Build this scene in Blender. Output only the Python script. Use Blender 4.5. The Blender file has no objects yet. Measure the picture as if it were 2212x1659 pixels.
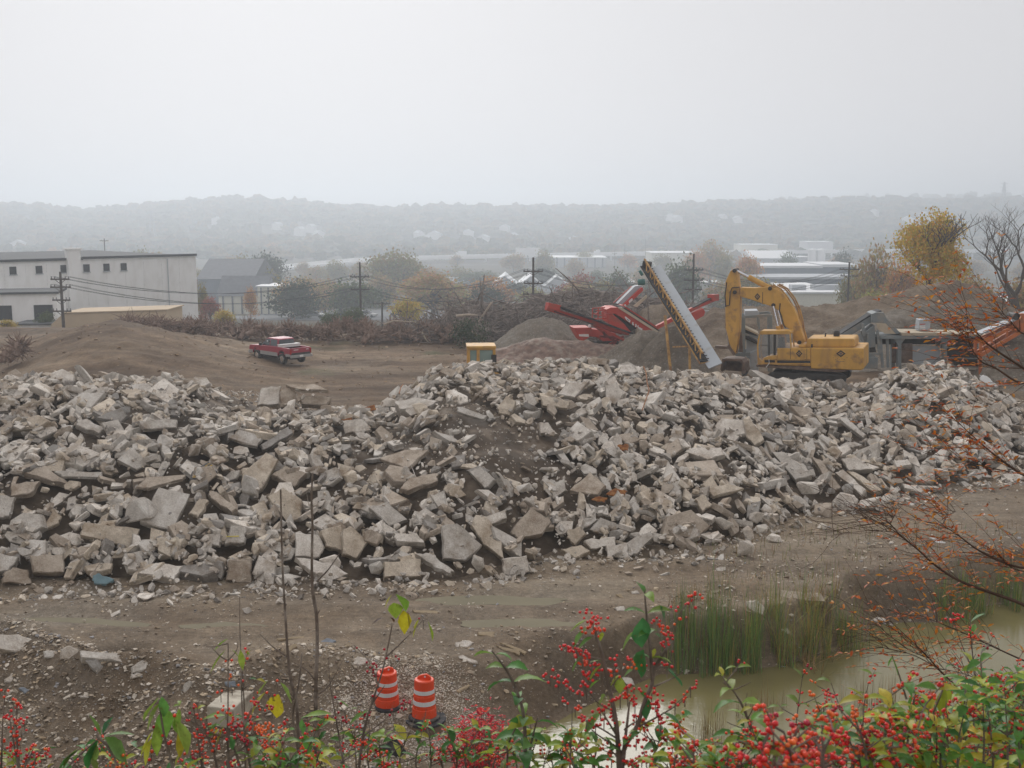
import bpy, bmesh, math, random
import numpy as np
from mathutils import Vector, Matrix, Euler
R = math.radians
SC = bpy.context.scene
COL = SC.collection
# ---------------- camera ----------------
CAMH, FPX, PITCH = 10.7, 1098.0, math.atan((384 - 215) / 1098.0)
cam_data = bpy.data.cameras.new('camera')
cam = bpy.data.objects.new('camera', cam_data)
COL.objects.link(cam)
cam.location = (0, 0, CAMH)
cam.rotation_euler = (math.pi / 2 - PITCH, 0, 0)
cam_data.sensor_width = 36.0
cam_data.lens = 36.0 * FPX / 1024.0
cam_data.clip_start = 0.1
cam_data.clip_end = 9000
cam_data.dof.use_dof = True
cam_data.dof.focus_distance = 26.0
cam_data.dof.aperture_fstop = 12.0
SC.camera = cam
# ---------------- sky ----------------
SUN_EL, SUN_AZ = R(33), R(-12)
world = bpy.data.worlds.new('World')
SC.world = world
world.use_nodes = True
wt = world.node_tree
bg = wt.nodes['Background']
sky = wt.nodes.new('ShaderNodeTexSky')
sky.sky_type = 'NISHITA'
sky.sun_disc = False
sky.sun_elevation = SUN_EL
sky.sun_rotation = SUN_AZ
sky.dust_density = 4.0
hsv = wt.nodes.new('ShaderNodeHueSaturation')
hsv.inputs['Saturation'].default_value = 0.12
mixw = wt.nodes.new('ShaderNodeMixRGB')
mixw.inputs['Fac'].default_value = 0.9
mixw.inputs['Color2'].default_value = (8.95, 8.78, 8.95, 1)   # even cloud cover
wt.links.new(sky.outputs['Color'], hsv.inputs['Color'])
wt.links.new(hsv.outputs['Color'], mixw.inputs['Color1'])
wt.links.new(mixw.outputs['Color'], bg.inputs['Color'])
bg.inputs['Strength'].default_value = 0.074
# ---------------- sun ----------------
sun_data = bpy.data.lights.new('sun', 'SUN')
sun_data.energy = 1.7
sun_data.angle = R(40)
sun_data.color = (1.0, 0.97, 0.93)
sun = bpy.data.objects.new('sun', sun_data)
COL.objects.link(sun)
sd = Vector((math.sin(SUN_AZ) * math.cos(SUN_EL), math.cos(SUN_AZ) * math.cos(SUN_EL), math.sin(SUN_EL)))
sun.rotation_euler = (-sd).to_track_quat('-Z', 'Y').to_euler()
sun.location = (0, -20, 60)
SC.view_settings.view_transform = 'Standard'
SC.view_settings.look = 'None'
SC.view_settings.exposure = 0.07
SC.view_settings.gamma = 1.0
SC.cycles.use_denoising = True
SC.cycles.max_bounces = 6
SC.cycles.diffuse_bounces = 3
SC.cycles.glossy_bounces = 2
SC.cycles.transmission_bounces = 3
SC.cycles.transparent_max_bounces = 8
SC.cycles.volume_bounces = 4

# ---------------- helpers ----------------
rng = random.Random(7)
nr = np.random.RandomState(11)
CP, SP = math.cos(PITCH), math.sin(PITCH)
ZS = 1024.0 / 2212.0


def at(zx, zy, Y):
    """world point on the vertical plane y=Y seen at photo position (zx, zy) (2212 px wide)."""
    u = (zx * ZS - 512) / FPX
    v = (384 - zy * ZS) / FPX
    dy = CP + v * SP
    t = Y / dy
    return Vector((u * t, Y, CAMH + t * (-SP + v * CP)))


def gp(zx, zy, z=0.0):
    """world point on the level z."""
    u = (zx * ZS - 512) / FPX
    v = (384 - zy * ZS) / FPX
    dz = -SP + v * CP
    t = (z - CAMH) / dz
    return Vector((u * t, (CP + v * SP) * t, z))


def column(x, y):
    """photo column of ground point (z near 0)"""
    d = y * CP + 10.7 * SP
    return (512 + FPX * x / np.maximum(d, 0.5)) / ZS


def _hash(ix, iy, s):
    n = (ix * 374761393 + iy * 668265263 + s * 974634777) & 0xFFFFFFFF
    n = ((n ^ (n >> 13)) * 1274126177) & 0xFFFFFFFF
    n = n ^ (n >> 16)
    return (n & 0xFFFFFF) / float(0xFFFFFF)


def vnoise(x, y, s=0):
    x = np.asarray(x, float); y = np.asarray(y, float)
    ix = np.floor(x).astype(np.int64); iy = np.floor(y).astype(np.int64)
    fx = x - ix; fy = y - iy
    fx = fx * fx * (3 - 2 * fx); fy = fy * fy * (3 - 2 * fy)
    a = _hash(ix, iy, s); b = _hash(ix + 1, iy, s); c = _hash(ix, iy + 1, s); d = _hash(ix + 1, iy + 1, s)
    return (a + (b - a) * fx) * (1 - fy) + (c + (d - c) * fx) * fy


def fbm(x, y, o=4, s=0):
    v = 0; amp = 0.5; t = 0
    for k in range(o):
        v = v + amp * (vnoise(x * 2 ** k + 13.7 * k, y * 2 ** k - 7.1 * k, s + k) - 0.5)
        t += amp; amp *= 0.5
    return v / t * 2


def sstep(t):
    t = np.clip(t, 0, 1)
    return t * t * (3 - 2 * t)


def link(o, parent=None):
    COL.objects.link(o)
    if parent is not None:
        o.parent = parent
    return o


def tag(o, label=None, cat=None, group=None, kind=None):
    if label: o['label'] = label
    if cat: o['category'] = cat; o['kind'] = 'thing'
    if group: o['group'] = group
    if kind: o['kind'] = kind
    return o


def empty(name, loc, rz=0.0, scale=1.0):
    o = bpy.data.objects.new(name, None)
    o.empty_display_size = 0.3
    o.location = loc
    o.rotation_euler = (0, 0, rz)
    o.scale = (scale,) * 3
    COL.objects.link(o)
    return o


def copy_tree(o, parent=None):
    c = o.copy()
    COL.objects.link(c)
    c.parent = parent
    for ch in [k for k in o.children]:
        copy_tree(ch, c)
    return c


def mesh_obj(name, verts, faces, mat, parent=None, tints=None, smooth=False):
    me = bpy.data.meshes.new(name)
    me.from_pydata([tuple(v) for v in verts], [], faces)
    if mat is not None:
        me.materials.append(mat)
    if tints is not None and len(tints) == len(faces):
        at_ = me.color_attributes.new('tint', 'FLOAT_COLOR', 'CORNER')
        arr = np.ones((len(me.loops), 4), np.float32)
        cnt = np.array([len(f) for f in faces])
        arr[:, :3] = np.repeat(np.array(tints, np.float32).reshape(len(faces), -1)[:, :3] * np.ones((1, 3), np.float32), cnt, axis=0)
        at_.data.foreach_set('color', arr.ravel())
    if smooth:
        me.polygons.foreach_set('use_smooth', [True] * len(me.polygons))
    me.update()
    o = bpy.data.objects.new(name, me)
    link(o, parent)
    return o


class MB:
    """collects shapes, then links them as ONE mesh object"""
    def __init__(s, origin=(0, 0, 0)):
        s.v = []; s.f = []; s.t = []; s.o = Vector(origin)

    def add(s, vs, fs, tint=1.0):
        n = len(s.v)
        s.v.extend([(p[0] - s.o.x, p[1] - s.o.y, p[2] - s.o.z) for p in vs])
        for f in fs:
            s.f.append(tuple(i + n for i in f))
            s.t.append(tint if isinstance(tint, (tuple, list)) else (tint, tint, tint))

    def box(s, c, size, M=None, tint=1.0):
        hx, hy, hz = size[0] / 2, size[1] / 2, size[2] / 2
        vs = [Vector((x, y, z)) for x in (-hx, hx) for y in (-hy, hy) for z in (-hz, hz)]
        if M is not None:
            vs = [M @ v for v in vs]
        c = Vector(c)
        s.add([v + c for v in vs], [(0, 1, 3, 2), (4, 6, 7, 5), (0, 4, 5, 1), (2, 3, 7, 6), (0, 2, 6, 4), (1, 5, 7, 3)], tint)
        return s

    def beam(s, p0, p1, w, h, up=(0, 0, 1), tint=1.0):
        p0 = Vector(p0); p1 = Vector(p1)
        d = (p1 - p0); L = d.length
        if L < 1e-6: return s
        d.normalize()
        side = d.cross(Vector(up))
        if side.length < 1e-4: side = d.cross(Vector((0, 1, 0)))
        side.normalize(); u = side.cross(d)
        M = Matrix((d, side, u)).transposed()
        return s.box((p0 + p1) / 2, (L, w, h), M, tint)

    def tube(s, pts, rad, n=6, tint=1.0, cap=True):
        pts = [Vector(p) for p in pts]
        if not isinstance(rad, (list, tuple)): rad = [rad] * len(pts)
        vs = []; fs = []
        ref = Vector((0.13, 0.27, 1)).normalized()
        for i, p in enumerate(pts):
            d = (pts[min(i + 1, len(pts) - 1)] - pts[max(i - 1, 0)])
            if d.length < 1e-9: d = Vector((0, 0, 1))
            d.normalize()
            if abs(d.dot(ref)) > 0.97: r2 = Vector((1, 0, 0))
            else: r2 = ref
            a = d.cross(r2).normalized(); b = d.cross(a)
            for k in range(n):
                t = 2 * math.pi * k / n
                vs.append(p + (a * math.cos(t) + b * math.sin(t)) * rad[i])
        for i in range(len(pts) - 1):
            for k in range(n):
                fs.append((i * n + k, i * n + (k + 1) % n, (i + 1) * n + (k + 1) % n, (i + 1) * n + k))
        if cap:
            fs.append(tuple(reversed(range(n)))); fs.append(tuple((len(pts) - 1) * n + k for k in range(n)))
        s.add(vs, fs, tint)
        return s

    def prism(s, poly, y0, y1, tint=1.0, M=None):
        """polygon in xz extruded along y"""
        n = len(poly)
        vs = [Vector((p[0], y0, p[1])) for p in poly] + [Vector((p[0], y1, p[1])) for p in poly]
        if M is not None: vs = [M @ v for v in vs]
        fs = [tuple(range(n)), tuple(reversed(range(n, 2 * n)))]
        for i in range(n):
            j = (i + 1) % n
            fs.append((i, i + n, j + n, j))
        s.add(vs, fs, tint)
        return s

    def lathe(s, c, prof, n=24, tints=None, axis=(0, 0, 1)):
        c = Vector(c); q = Vector((0, 0, 1)).rotation_difference(Vector(axis))
        vs = []; fs = []
        for (r, z) in prof:
            for k in range(n):
                t = 2 * math.pi * k / n
                vs.append(c + q @ Vector((r * math.cos(t), r * math.sin(t), z)))
        for i in range(len(prof) - 1):
            for k in range(n):
                fs.append((i * n + k, i * n + (k + 1) % n, (i + 1) * n + (k + 1) % n, (i + 1) * n + k))
        s.add(vs, fs)
        return s

    def build(s, name, mat, parent=None, bevel=0.0, smooth=False, tint=True):
        o = mesh_obj(name, s.v, s.f, mat, parent, s.t if tint else None, smooth)
        if bevel:
            m = o.modifiers.new('bevel', 'BEVEL'); m.width = bevel; m.segments = 2; m.limit_method = 'ANGLE'
            m.angle_limit = R(35)
        return o


# ---------------- materials ----------------
def nnode(nt, t, **kw):
    n = nt.nodes.new(t)
    for k, v in kw.items():
        try: setattr(n, k, v)
        except Exception: pass
    return n


def ramp(nt, fac, stops):
    r = nt.nodes.new('ShaderNodeValToRGB')
    el = r.color_ramp.elements
    while len(el) < len(stops): el.new(0.5)
    for e, (p, c) in zip(el, stops):
        e.position = p; e.color = (c[0], c[1], c[2], 1) if isinstance(c, (tuple, list)) else (c, c, c, 1)
    nt.links.new(fac, r.inputs['Fac'])
    return r.outputs['Color']


def mixc(nt, fac, a, b, mode='MIX'):
    m = nt.nodes.new('ShaderNodeMixRGB'); m.blend_type = mode
    for inp, val in ((m.inputs['Fac'], fac), (m.inputs['Color1'], a), (m.inputs['Color2'], b)):
        if isinstance(val, (int, float)): inp.default_value = val if inp.name == 'Fac' else (val, val, val, 1)
        elif isinstance(val, tuple): inp.default_value = (val[0], val[1], val[2], 1)
        else: nt.links.new(val, inp)
    return m.outputs['Color']


def noise(nt, vec, scale, detail=4, rough=0.55, out='Fac', dist=0.0):
    n = nt.nodes.new('ShaderNodeTexNoise')
    n.inputs['Scale'].default_value = scale; n.inputs['Detail'].default_value = detail
    n.inputs['Roughness'].default_value = rough; n.inputs['Distortion'].default_value = dist
    nt.links.new(vec, n.inputs['Vector'])
    return n.outputs[out]


def voro(nt, vec, scale, out='Distance', feature='F1'):
    n = nt.nodes.new('ShaderNodeTexVoronoi'); n.feature = feature
    n.inputs['Scale'].default_value = scale
    nt.links.new(vec, n.inputs['Vector'])
    return n.outputs[out]


def mapping(nt, vec, scale=(1, 1, 1), rot=(0, 0, 0)):
    n = nt.nodes.new('ShaderNodeMapping')
    n.inputs['Scale'].default_value = scale; n.inputs['Rotation'].default_value = rot
    nt.links.new(vec, n.inputs['Vector'])
    return n.outputs['Vector']


def base_mat(name, rough=0.85, metal=0.0, spec=0.3):
    m = bpy.data.materials.new(name); m.use_nodes = True
    nt = m.node_tree; b = nt.nodes['Principled BSDF']
    b.inputs['Roughness'].default_value = rough; b.inputs['Metallic'].default_value = metal
    b.inputs['Specular IOR Level'].default_value = spec
    return m, nt, b


def bump(nt, b, h, strength=0.4, dist=0.02):
    n = nt.nodes.new('ShaderNodeBump'); n.inputs['Strength'].default_value = strength
    n.inputs['Distance'].default_value = dist
    nt.links.new(h, n.inputs['Height']); nt.links.new(n.outputs['Normal'], b.inputs['Normal'])


def M(name, col, rough=0.8, metal=0.0, var=0.25, scale=3.0, dirt=None, damt=0.5, dscale=1.2, bmp=0.15, bscale=25,
      tint=False, rnd=0.0, spec=0.3, glob=False, streak=0):
    """painted / raw surface with uneven tone, dirt patches and fine bump"""
    m, nt, b = base_mat(name, rough, metal, spec)
    if glob:
        vec = nt.nodes.new('ShaderNodeNewGeometry').outputs['Position']
    else:
        vec = nt.nodes.new('ShaderNodeTexCoord').outputs['Object']
    c = ramp(nt, noise(nt, vec, scale, 5), [(0.3, tuple(x * (1 - var) for x in col)), (0.7, tuple(min(1, x * (1 + var)) for x in col))])
    if streak:
        sv = mapping(nt, vec, (streak, streak, 0.25))
        c = mixc(nt, ramp(nt, noise(nt, sv, 1.5, 4), [(0.45, 0.0), (0.75, 0.6)]), c, dirt or (0.15, 0.12, 0.1))
    if dirt:
        d = ramp(nt, noise(nt, vec, dscale, 7, 0.65), [(0.62 - damt * 0.35, 0.0), (0.72 - damt * 0.2, 1.0)])
        c = mixc(nt, d, c, dirt)
    if tint:
        a = nt.nodes.new('ShaderNodeVertexColor'); a.layer_name = 'tint'
        c = mixc(nt, 1.0, c, a.outputs['Color'], 'MULTIPLY')
    if rnd:
        oi = nt.nodes.new('ShaderNodeObjectInfo')
        c = mixc(nt, 1.0, c, ramp(nt, oi.outputs['Random'], [(0, 1 - rnd), (1, 1 + rnd)]), 'MULTIPLY')
    nt.links.new(c, b.inputs['Base Color'])
    if bmp:
        bump(nt, b, noise(nt, vec, bscale, 5, 0.6), bmp, 0.03)
    return m
# ---------------- terrain ----------------
def interp(xs, pts):
    p = sorted(pts)
    return np.interp(xs, [q[0] for q in p], [q[1] for q in p])


EDGE = [(-300, 1300), (0, 1375), (150, 1415), (330, 1445), (430, 1475), (520, 1465), (600, 1430), (760, 1415), (900, 1425), (1000, 1405),
        (1150, 1365), (1280, 1345), (1400, 1325), (1560, 1290), (1750, 1290), (1850, 1270), (2000, 1240), (2212, 1200), (2500, 1180)]
EW = [gp(a, b, 0.0) for a, b in EDGE]
EWX = [(p.x, p.y) for p in EW]
WATER_Z = -1.32
POND = [gp(a, b, WATER_Z) for a, b in [(1150, 1640), (1185, 1580), (1240, 1545), (1330, 1500), (1430, 1458), (1560, 1455), (1690, 1440),
        (1820, 1405), (1880, 1385), (1885, 1350), (1960, 1345), (2050, 1345), (2130, 1310), (2212, 1300), (2400, 1270)]]
POND = [(p.x, p.y) for p in POND] + [(22, 27), (20, 18.5), (8, 17.6), (2.2, 18.2)]
VALLEY = [(0, 0), (100, 0), (106, -0.3), (116, -1.6), (150, -5), (200, -9), (300, -16), (500, -23), (800, -27), (1100, -27), (1250, -20), (1500, -4)]
RIDGE = [(-600, 22), (0, 16), (100, 12), (190, 5), (300, 12), (400, 18), (450, 20), (560, 25), (650, 20), (720, 14), (850, 10), (950, 13), (1100, 10), (1300, 12), (1500, 17), (1700, 20), (2300, 22)]
BERM = [(-500, 0.0), (-150, 0.1), (0, 0.25), (60, .8), (110, 1.6), (190, 2.45), (270, 2.6), (350, 2.1), (430, 1.4), (520, 0.6), (620, 0.1), (720, 0)]


PIT = gp((0 + 985 * .2736) * .9736, (1250 + 900 * .2736) * .9736, -.45)


def poly_sdf(x, y, poly):
    """positive inside"""
    inside = np.zeros(np.shape(x), bool)
    dist = np.full(np.shape(x), 1e9)
    n = len(poly)
    for i in range(n):
        x0, y0 = poly[i]; x1, y1 = poly[(i + 1) % n]
        dx, dy = x1 - x0, y1 - y0
        t = np.clip(((x - x0) * dx + (y - y0) * dy) / (dx * dx + dy * dy + 1e-9), 0, 1)
        dist = np.minimum(dist, np.hypot(x - x0 - t * dx, y - y0 - t * dy))
        c = ((y0 > y) != (y1 > y)) & (x < dx * (y - y0) / (dy + 1e-12) + x0)
        inside ^= c
    return np.where(inside, dist, -dist)


def ground_h(x, y):
    x = np.asarray(x, float); y = np.asarray(y, float)
    col = column(x, np.maximum(y, 5))
    ye = interp(x, EWX) + 0.5 * fbm(x * 0.5, y * 0.3, 3, 5)
    # camera embankment
    emb = np.where(y < 1.0, 9.1 - 0.0 * y, 9.1 - 0.62 * (y - 1.0)) + 0.15 * fbm(x * .6, y * .6, 3, 2)
    low = -1.12 + 0.10 * fbm(x * 0.7, y * 0.7, 4, 9)
    wid = 3.2 + 1.3 * sstep((x - 2) / 8)
    t = sstep((y - (ye - wid)) / wid)
    up = 0.07 * fbm(x * 0.25, y * 0.4, 4, 21) + 0.028 * fbm(x * 1.2, y * 2.4, 4, 31)
    up = up + 0.05 * sstep((62 - y) / 8) * np.sin(y * 3.3 + 1.8 * fbm(x * .12, y * .1, 2, 44)) * sstep((vnoise(x * .12 + 3, y * .2, 8) - .45) * 4) * (y < 110)
    up = up + 0.32 * np.exp(-((y - ye - 0.2) / 0.8) ** 2) * sstep((-x - 2.5) / 3)      # raised lip on the left bank
    z = low * (1 - t) + up * t
    z = z + 0.16 * fbm(x * 1.1, y * 1.1, 4, 61) * (4 * t * (1 - t))
    # hollow under the lip slab
    z = z - 1.2 * np.exp(-(((x - PIT.x) / .45) ** 2 + ((y - PIT.y - .25) / .4) ** 2))
    # pond
    sd = poly_sdf(x, y, POND) if y.min() < 40 else np.full(np.shape(x), -9.0)
    z = np.where(sd > -1.1, z + (WATER_Z - 0.01 - z) * sstep((sd + 1.1) / 1.1), z)
    z = np.where(sd > 0, z - 0.5 * sstep(sd / 1.5), z)
    # left bank of soil
    bz = interp(col, BERM)
    prof = np.where(y < 79, sstep((y - 58) / 21), sstep((104 - y) / 25))
    z = z + bz * prof * (1 + .10 * fbm(x * .5, y * .4, 4, 77)) + (bz > .5) * .12 * fbm(x * 1.5, y * .5, 4, 71) * prof
    z = z + (0.10 * fbm(x * .9, y * .9, 5, 73) + .16 * np.maximum(0, fbm(x * .45, y * .6, 4, 74))) * sstep((y - 56) / 5) * sstep((112 - y) / 10)
    # small spoil bumps on the open yard
    z = z + 0.55 * np.maximum(0, fbm(x * .16, y * .22, 4, 91) - .1) * sstep((y - 66) / 10) * sstep((112 - y) / 10)
    # pad under the digger
    pad = sstep((y - 54) / 4) * sstep((72 - y) / 6) * sstep((x - 9) / 4)
    z = z + 1.25 * pad
    # valley and hills
    v = interp(y, VALLEY)
    rz = interp(col, RIDGE) + 3 * fbm(x * .004, y * .004, 3, 3)
    rise = sstep((y - 1120) / 600.0)
    hill = -27 * (1 - rise) + rz * rise
    hill = np.where(y > 1720, rz + sstep((y - 1720) / 700) * interp(col, [(0, -5), (900, 0), (1500, 10), (1900, 20), (2300, 28)]), hill)
    z = np.where(y > 1100, hill, z + v) + np.where(y > 120, 0.8 * fbm(x * .02, y * .02, 3, 4), 0)
    # embankment blends over everything near the camera
    k = sstep((emb - z + 0.4) / 0.8)
    z = z * (1 - k) + emb * k
    z = np.where(y < 1.0, np.where(y < -1, 9.1 + 0.05 * (-1 - y), 9.1), z)
    return z


def gz(x, y):
    return float(ground_h(np.array([x]), np.array([y]))[0])


rows = np.concatenate([np.arange(-14, 17, .4), np.arange(17, 47, .12), np.arange(47, 112, .33), np.geomspace(112, 2900, 120)])
cs = np.linspace(-1, 1, 640)
cols_a = cs * (0.42 + 0.58 * cs ** 2) * 0.95
Yg, Ag = np.meshgrid(rows, cols_a, indexing='ij')
Xg = Ag * (np.maximum(Yg, 0) + 26)
Zg = ground_h(Xg, Yg)
nrw, ncl = Yg.shape
gme = bpy.data.meshes.new('ground')
gme.vertices.add(nrw * ncl)
gme.vertices.foreach_set('co', np.stack([Xg, Yg, Zg], -1).astype(np.float32).ravel())
ii = (np.arange(nrw - 1)[:, None] * ncl + np.arange(ncl - 1)[None, :]).ravel()
quads = np.stack([ii, ii + 1, ii + ncl + 1, ii + ncl], -1)
gme.loops.add(quads.size)
gme.loops.foreach_set('vertex_index', quads.ravel().astype(np.int32))
gme.polygons.add(len(quads))
gme.polygons.foreach_set('loop_start', (np.arange(len(quads)) * 4).astype(np.int32))
gme.polygons.foreach_set('loop_total', np.full(len(quads), 4, np.int32))
gme.update(calc_edges=True)
gme.validate()
gme.polygons.foreach_set('use_smooth', [True] * len(gme.polygons))


def ground_material():
    m, nt, b = base_mat('ground_dirt', 0.9, 0, 0.2)
    pos = nt.nodes.new('ShaderNodeNewGeometry').outputs['Position']
    st = mapping(nt, pos, (0.55, 1.0, 0.6), (0, 0, R(6)))
    big = noise(nt, st, 0.22, 6, 0.62)
    c = ramp(nt, big, [(0.28, (0.12, 0.082, 0.052)), (0.44, (0.205, 0.15, 0.10)), (0.56, (0.275, 0.213, 0.15)), (0.72, (0.345, 0.285, 0.21))])
    # grey gravelly areas
    g = ramp(nt, noise(nt, pos, 0.13, 5, 0.6), [(0.48, 0.0), (0.66, 0.6)])
    c = mixc(nt, g, c, ramp(nt, noise(nt, pos, 6, 4), [(0.3, (0.15, 0.13, 0.105)), (0.7, (0.30, 0.265, 0.22))]))
    # track streaks
    tr = noise(nt, mapping(nt, pos, (0.14, 0.9, 0), (0, 0, R(7))), 1.1, 6, 0.65, dist=.6)
    c = mixc(nt, ramp(nt, tr, [(0.40, 0.28), (0.52, 0.0)]), c, (0.105, 0.078, 0.056))
    c = mixc(nt, ramp(nt, tr, [(0.58, 0.0), (0.72, 0.22)]), c, (0.36, 0.31, 0.245))
    # fine mottling
    c = mixc(nt, 0.5, c, ramp(nt, noise(nt, pos, 9, 6, 0.75), [(0.25, 0.18), (0.5, 0.5), (0.75, 0.9)]), 'OVERLAY')
    c = mixc(nt, 0.45, c, ramp(nt, noise(nt, pos, 1.6, 7, 0.75), [(0.3, 0.2), (0.5, 0.5), (0.7, 0.8)]), 'OVERLAY')
    # stone chips
    for sc, th, cc in ((7.0, 0.10, (0.46, 0.43, 0.38)), (13.0, 0.12, (0.42, 0.39, 0.35)), (24.0, 0.17, (0.22, 0.2, 0.18))):
        dn = nt.nodes.new('ShaderNodeTexVoronoi'); dn.inputs['Scale'].default_value = sc
        sv = mapping(nt, pos, (0.8, 1.3, 1)); nt.links.new(sv, dn.inputs['Vector'])
        f = ramp(nt, dn.outputs['Distance'], [(th, 1.0), (th + 0.06, 0.0)])
        k = ramp(nt, noise(nt, pos, 0.5, 3), [(0.4, 0.15), (0.6, 1.0)])
        rc = nt.nodes.new('ShaderNodeSeparateColor'); nt.links.new(dn.outputs['Color'], rc.inputs[0])
        pick = ramp(nt, rc.outputs[0], [(0.55, 0.0), (0.6, 1.0)])
        c = mixc(nt, mixc(nt, 1.0, mixc(nt, 1.0, f, k, 'MULTIPLY'), pick, 'MULTIPLY'), c, cc)
    # far valley: scrub, lawns, lots
    sy = nt.nodes.new('ShaderNodeSeparateXYZ'); nt.links.new(pos, sy.inputs[0])
    far = nt.nodes.new('ShaderNodeMapRange'); far.inputs[1].default_value = 112; far.inputs[2].default_value = 135
    nt.links.new(sy.outputs['Y'], far.inputs[0])
    vc = ramp(nt, noise(nt, mapping(nt, pos, (0.6, 1, 1)), 0.016, 5, 0.6), [(0.35, (0.05, 0.055, 0.03)), (0.5, (0.10, 0.085, 0.045)), (0.62, (0.13, 0.13, 0.13)), (0.75, (0.20, 0.2, 0.2))])
    c = mixc(nt, far.outputs[0], c, vc)
    yd = nt.nodes.new('ShaderNodeMapRange'); yd.inputs[1].default_value = 52; yd.inputs[2].default_value = 62; nt.links.new(sy.outputs['Y'], yd.inputs[0])
    yc = ramp(nt, noise(nt, mapping(nt, pos, (.5, 1, .5)), .16, 7, .65), [(.36, (.5, .42, .35)), (.52, (.78, .70, .62)), (.64, (1.15, 1.08, 1.0))])
    c = mixc(nt, yd.outputs[0], c, mixc(nt, 1.0, c, yc, 'MULTIPLY'))
    gw = mixc(nt, 1.0, yd.outputs[0], ramp(nt, noise(nt, pos, .11, 4, .6), [(.60, 0), (.68, .5)]), 'MULTIPLY')
    c = mixc(nt, gw, c, (.10, .12, .05))
    # green weeds on bank faces near (embankment under the camera)
    nearf = nt.nodes.new('ShaderNodeMapRange'); nearf.inputs[1].default_value = 21.5; nearf.inputs[2].default_value = 17.5
    nt.links.new(sy.outputs['Y'], nearf.inputs[0])
    c = mixc(nt, mixc(nt, 1.0, nearf.outputs[0], ramp(nt, noise(nt, pos, 1.5, 4), [(0.4, 0.2), (0.6, 0.9)]), 'MULTIPLY'), c, (0.06, 0.075, 0.03))
    nt.links.new(c, b.inputs['Base Color'])
    h = mixc(nt, 0.5, noise(nt, pos, 5, 8, 0.7), noise(nt, pos, 30, 4, 0.7))
    bump(nt, b, h, 0.9, 0.10)
    return m


MAT_GROUND = ground_material()
gme.materials.append(MAT_GROUND)
ground = link(bpy.data.objects.new('ground', gme))
tag(ground, kind='structure')


# ---------------- pond and puddles ----------------
def water_mat(name, col, rough=0.1):
    m, nt, b = base_mat(name, rough, 0, 0.5)
    pos = nt.nodes.new('ShaderNodeNewGeometry').outputs['Position']
    c = ramp(nt, noise(nt, pos, 0.6, 3), [(0.3, tuple(x * .9 for x in col)), (0.7, tuple(x * 1.1 for x in col))])
    nt.links.new(c, b.inputs['Base Color'])
    bump(nt, b, noise(nt, mapping(nt, pos, (1, 2.5, 1)), 5, 3), 0.15, 0.02)
    return m


MAT_WATER = water_mat('muddy_water', (0.20, 0.172, 0.075))
MAT_PUD = water_mat('puddle_water', (0.2, 0.175, 0.115), 0.7)
MAT_PUD.node_tree.nodes['Principled BSDF'].inputs['Specular IOR Level'].default_value = 0.1


def sheet(name, poly, z, mat):
    bm = bmesh.new()
    vs = [bm.verts.new((p[0], p[1], z)) for p in poly]
    f = bm.faces.new(vs)
    bmesh.ops.triangulate(bm, faces=[f])
    me = bpy.data.meshes.new(name); bm.to_mesh(me); bm.free()
    me.materials.append(mat)
    o = link(bpy.data.objects.new(name, me)); tag(o, kind='structure')
    return o


# the sheet runs a little under the bank all round
cx_ = sum(p[0] for p in POND) / len(POND); cy_ = sum(p[1] for p in POND) / len(POND)
big = []
for px_, py_ in POND:
    d = math.hypot(px_ - cx_, py_ - cy_)
    big.append((px_ + (px_ - cx_) / d * .5, py_ + (py_ - cy_) / d * .5))
pond = sheet('pond_water', big, WATER_Z, MAT_WATER)


def puddle(zx, zy, w, h, seed):
    c = gp(zx, zy, 0.0)
    pts = []
    for k in range(28):
        t = 2 * math.pi * k / 28
        r = 1 + .35 * float(fbm(np.array([2 * math.cos(t) + seed]), np.array([2 * math.sin(t)]), 3, seed)[0])
        pts.append((c.x + w * r * math.cos(t), c.y + h * r * math.sin(t)))
    zz = ground_h(np.array([p[0] for p in pts]), np.array([p[1] for p in pts]))
    return sheet('puddle_water', pts, float(np.median(zz)) + 0.012, MAT_PUD)


for a in [(60, 1362, 3.0, .8, 1), (1120, 1345, 1.5, .42, 3), (1060, 1298, 2.4, .4, 4), (480, 1358, 1.0, .25, 5)]:
    puddle(*a)

# ---------------- haze ----------------
hb = MB(); hb.box((0, 1450, 19), (6200, 3100, 104))
MAT_HAZE = bpy.data.materials.new('haze_air'); MAT_HAZE.use_nodes = True
hn = MAT_HAZE.node_tree
hn.nodes.remove(hn.nodes['Principled BSDF'])
pv = hn.nodes.new('ShaderNodeVolumePrincipled')
pv.inputs['Color'].default_value = (0.865, 0.93, 1.0, 1)
pv.inputs['Density'].default_value = 0.00090
pv.inputs['Anisotropy'].default_value = 0.6
hn.links.new(pv.outputs['Volume'], hn.nodes['Material Output'].inputs['Volume'])
haze = hb.build('haze', MAT_HAZE, tint=False)
tag(haze, kind='stuff')
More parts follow.
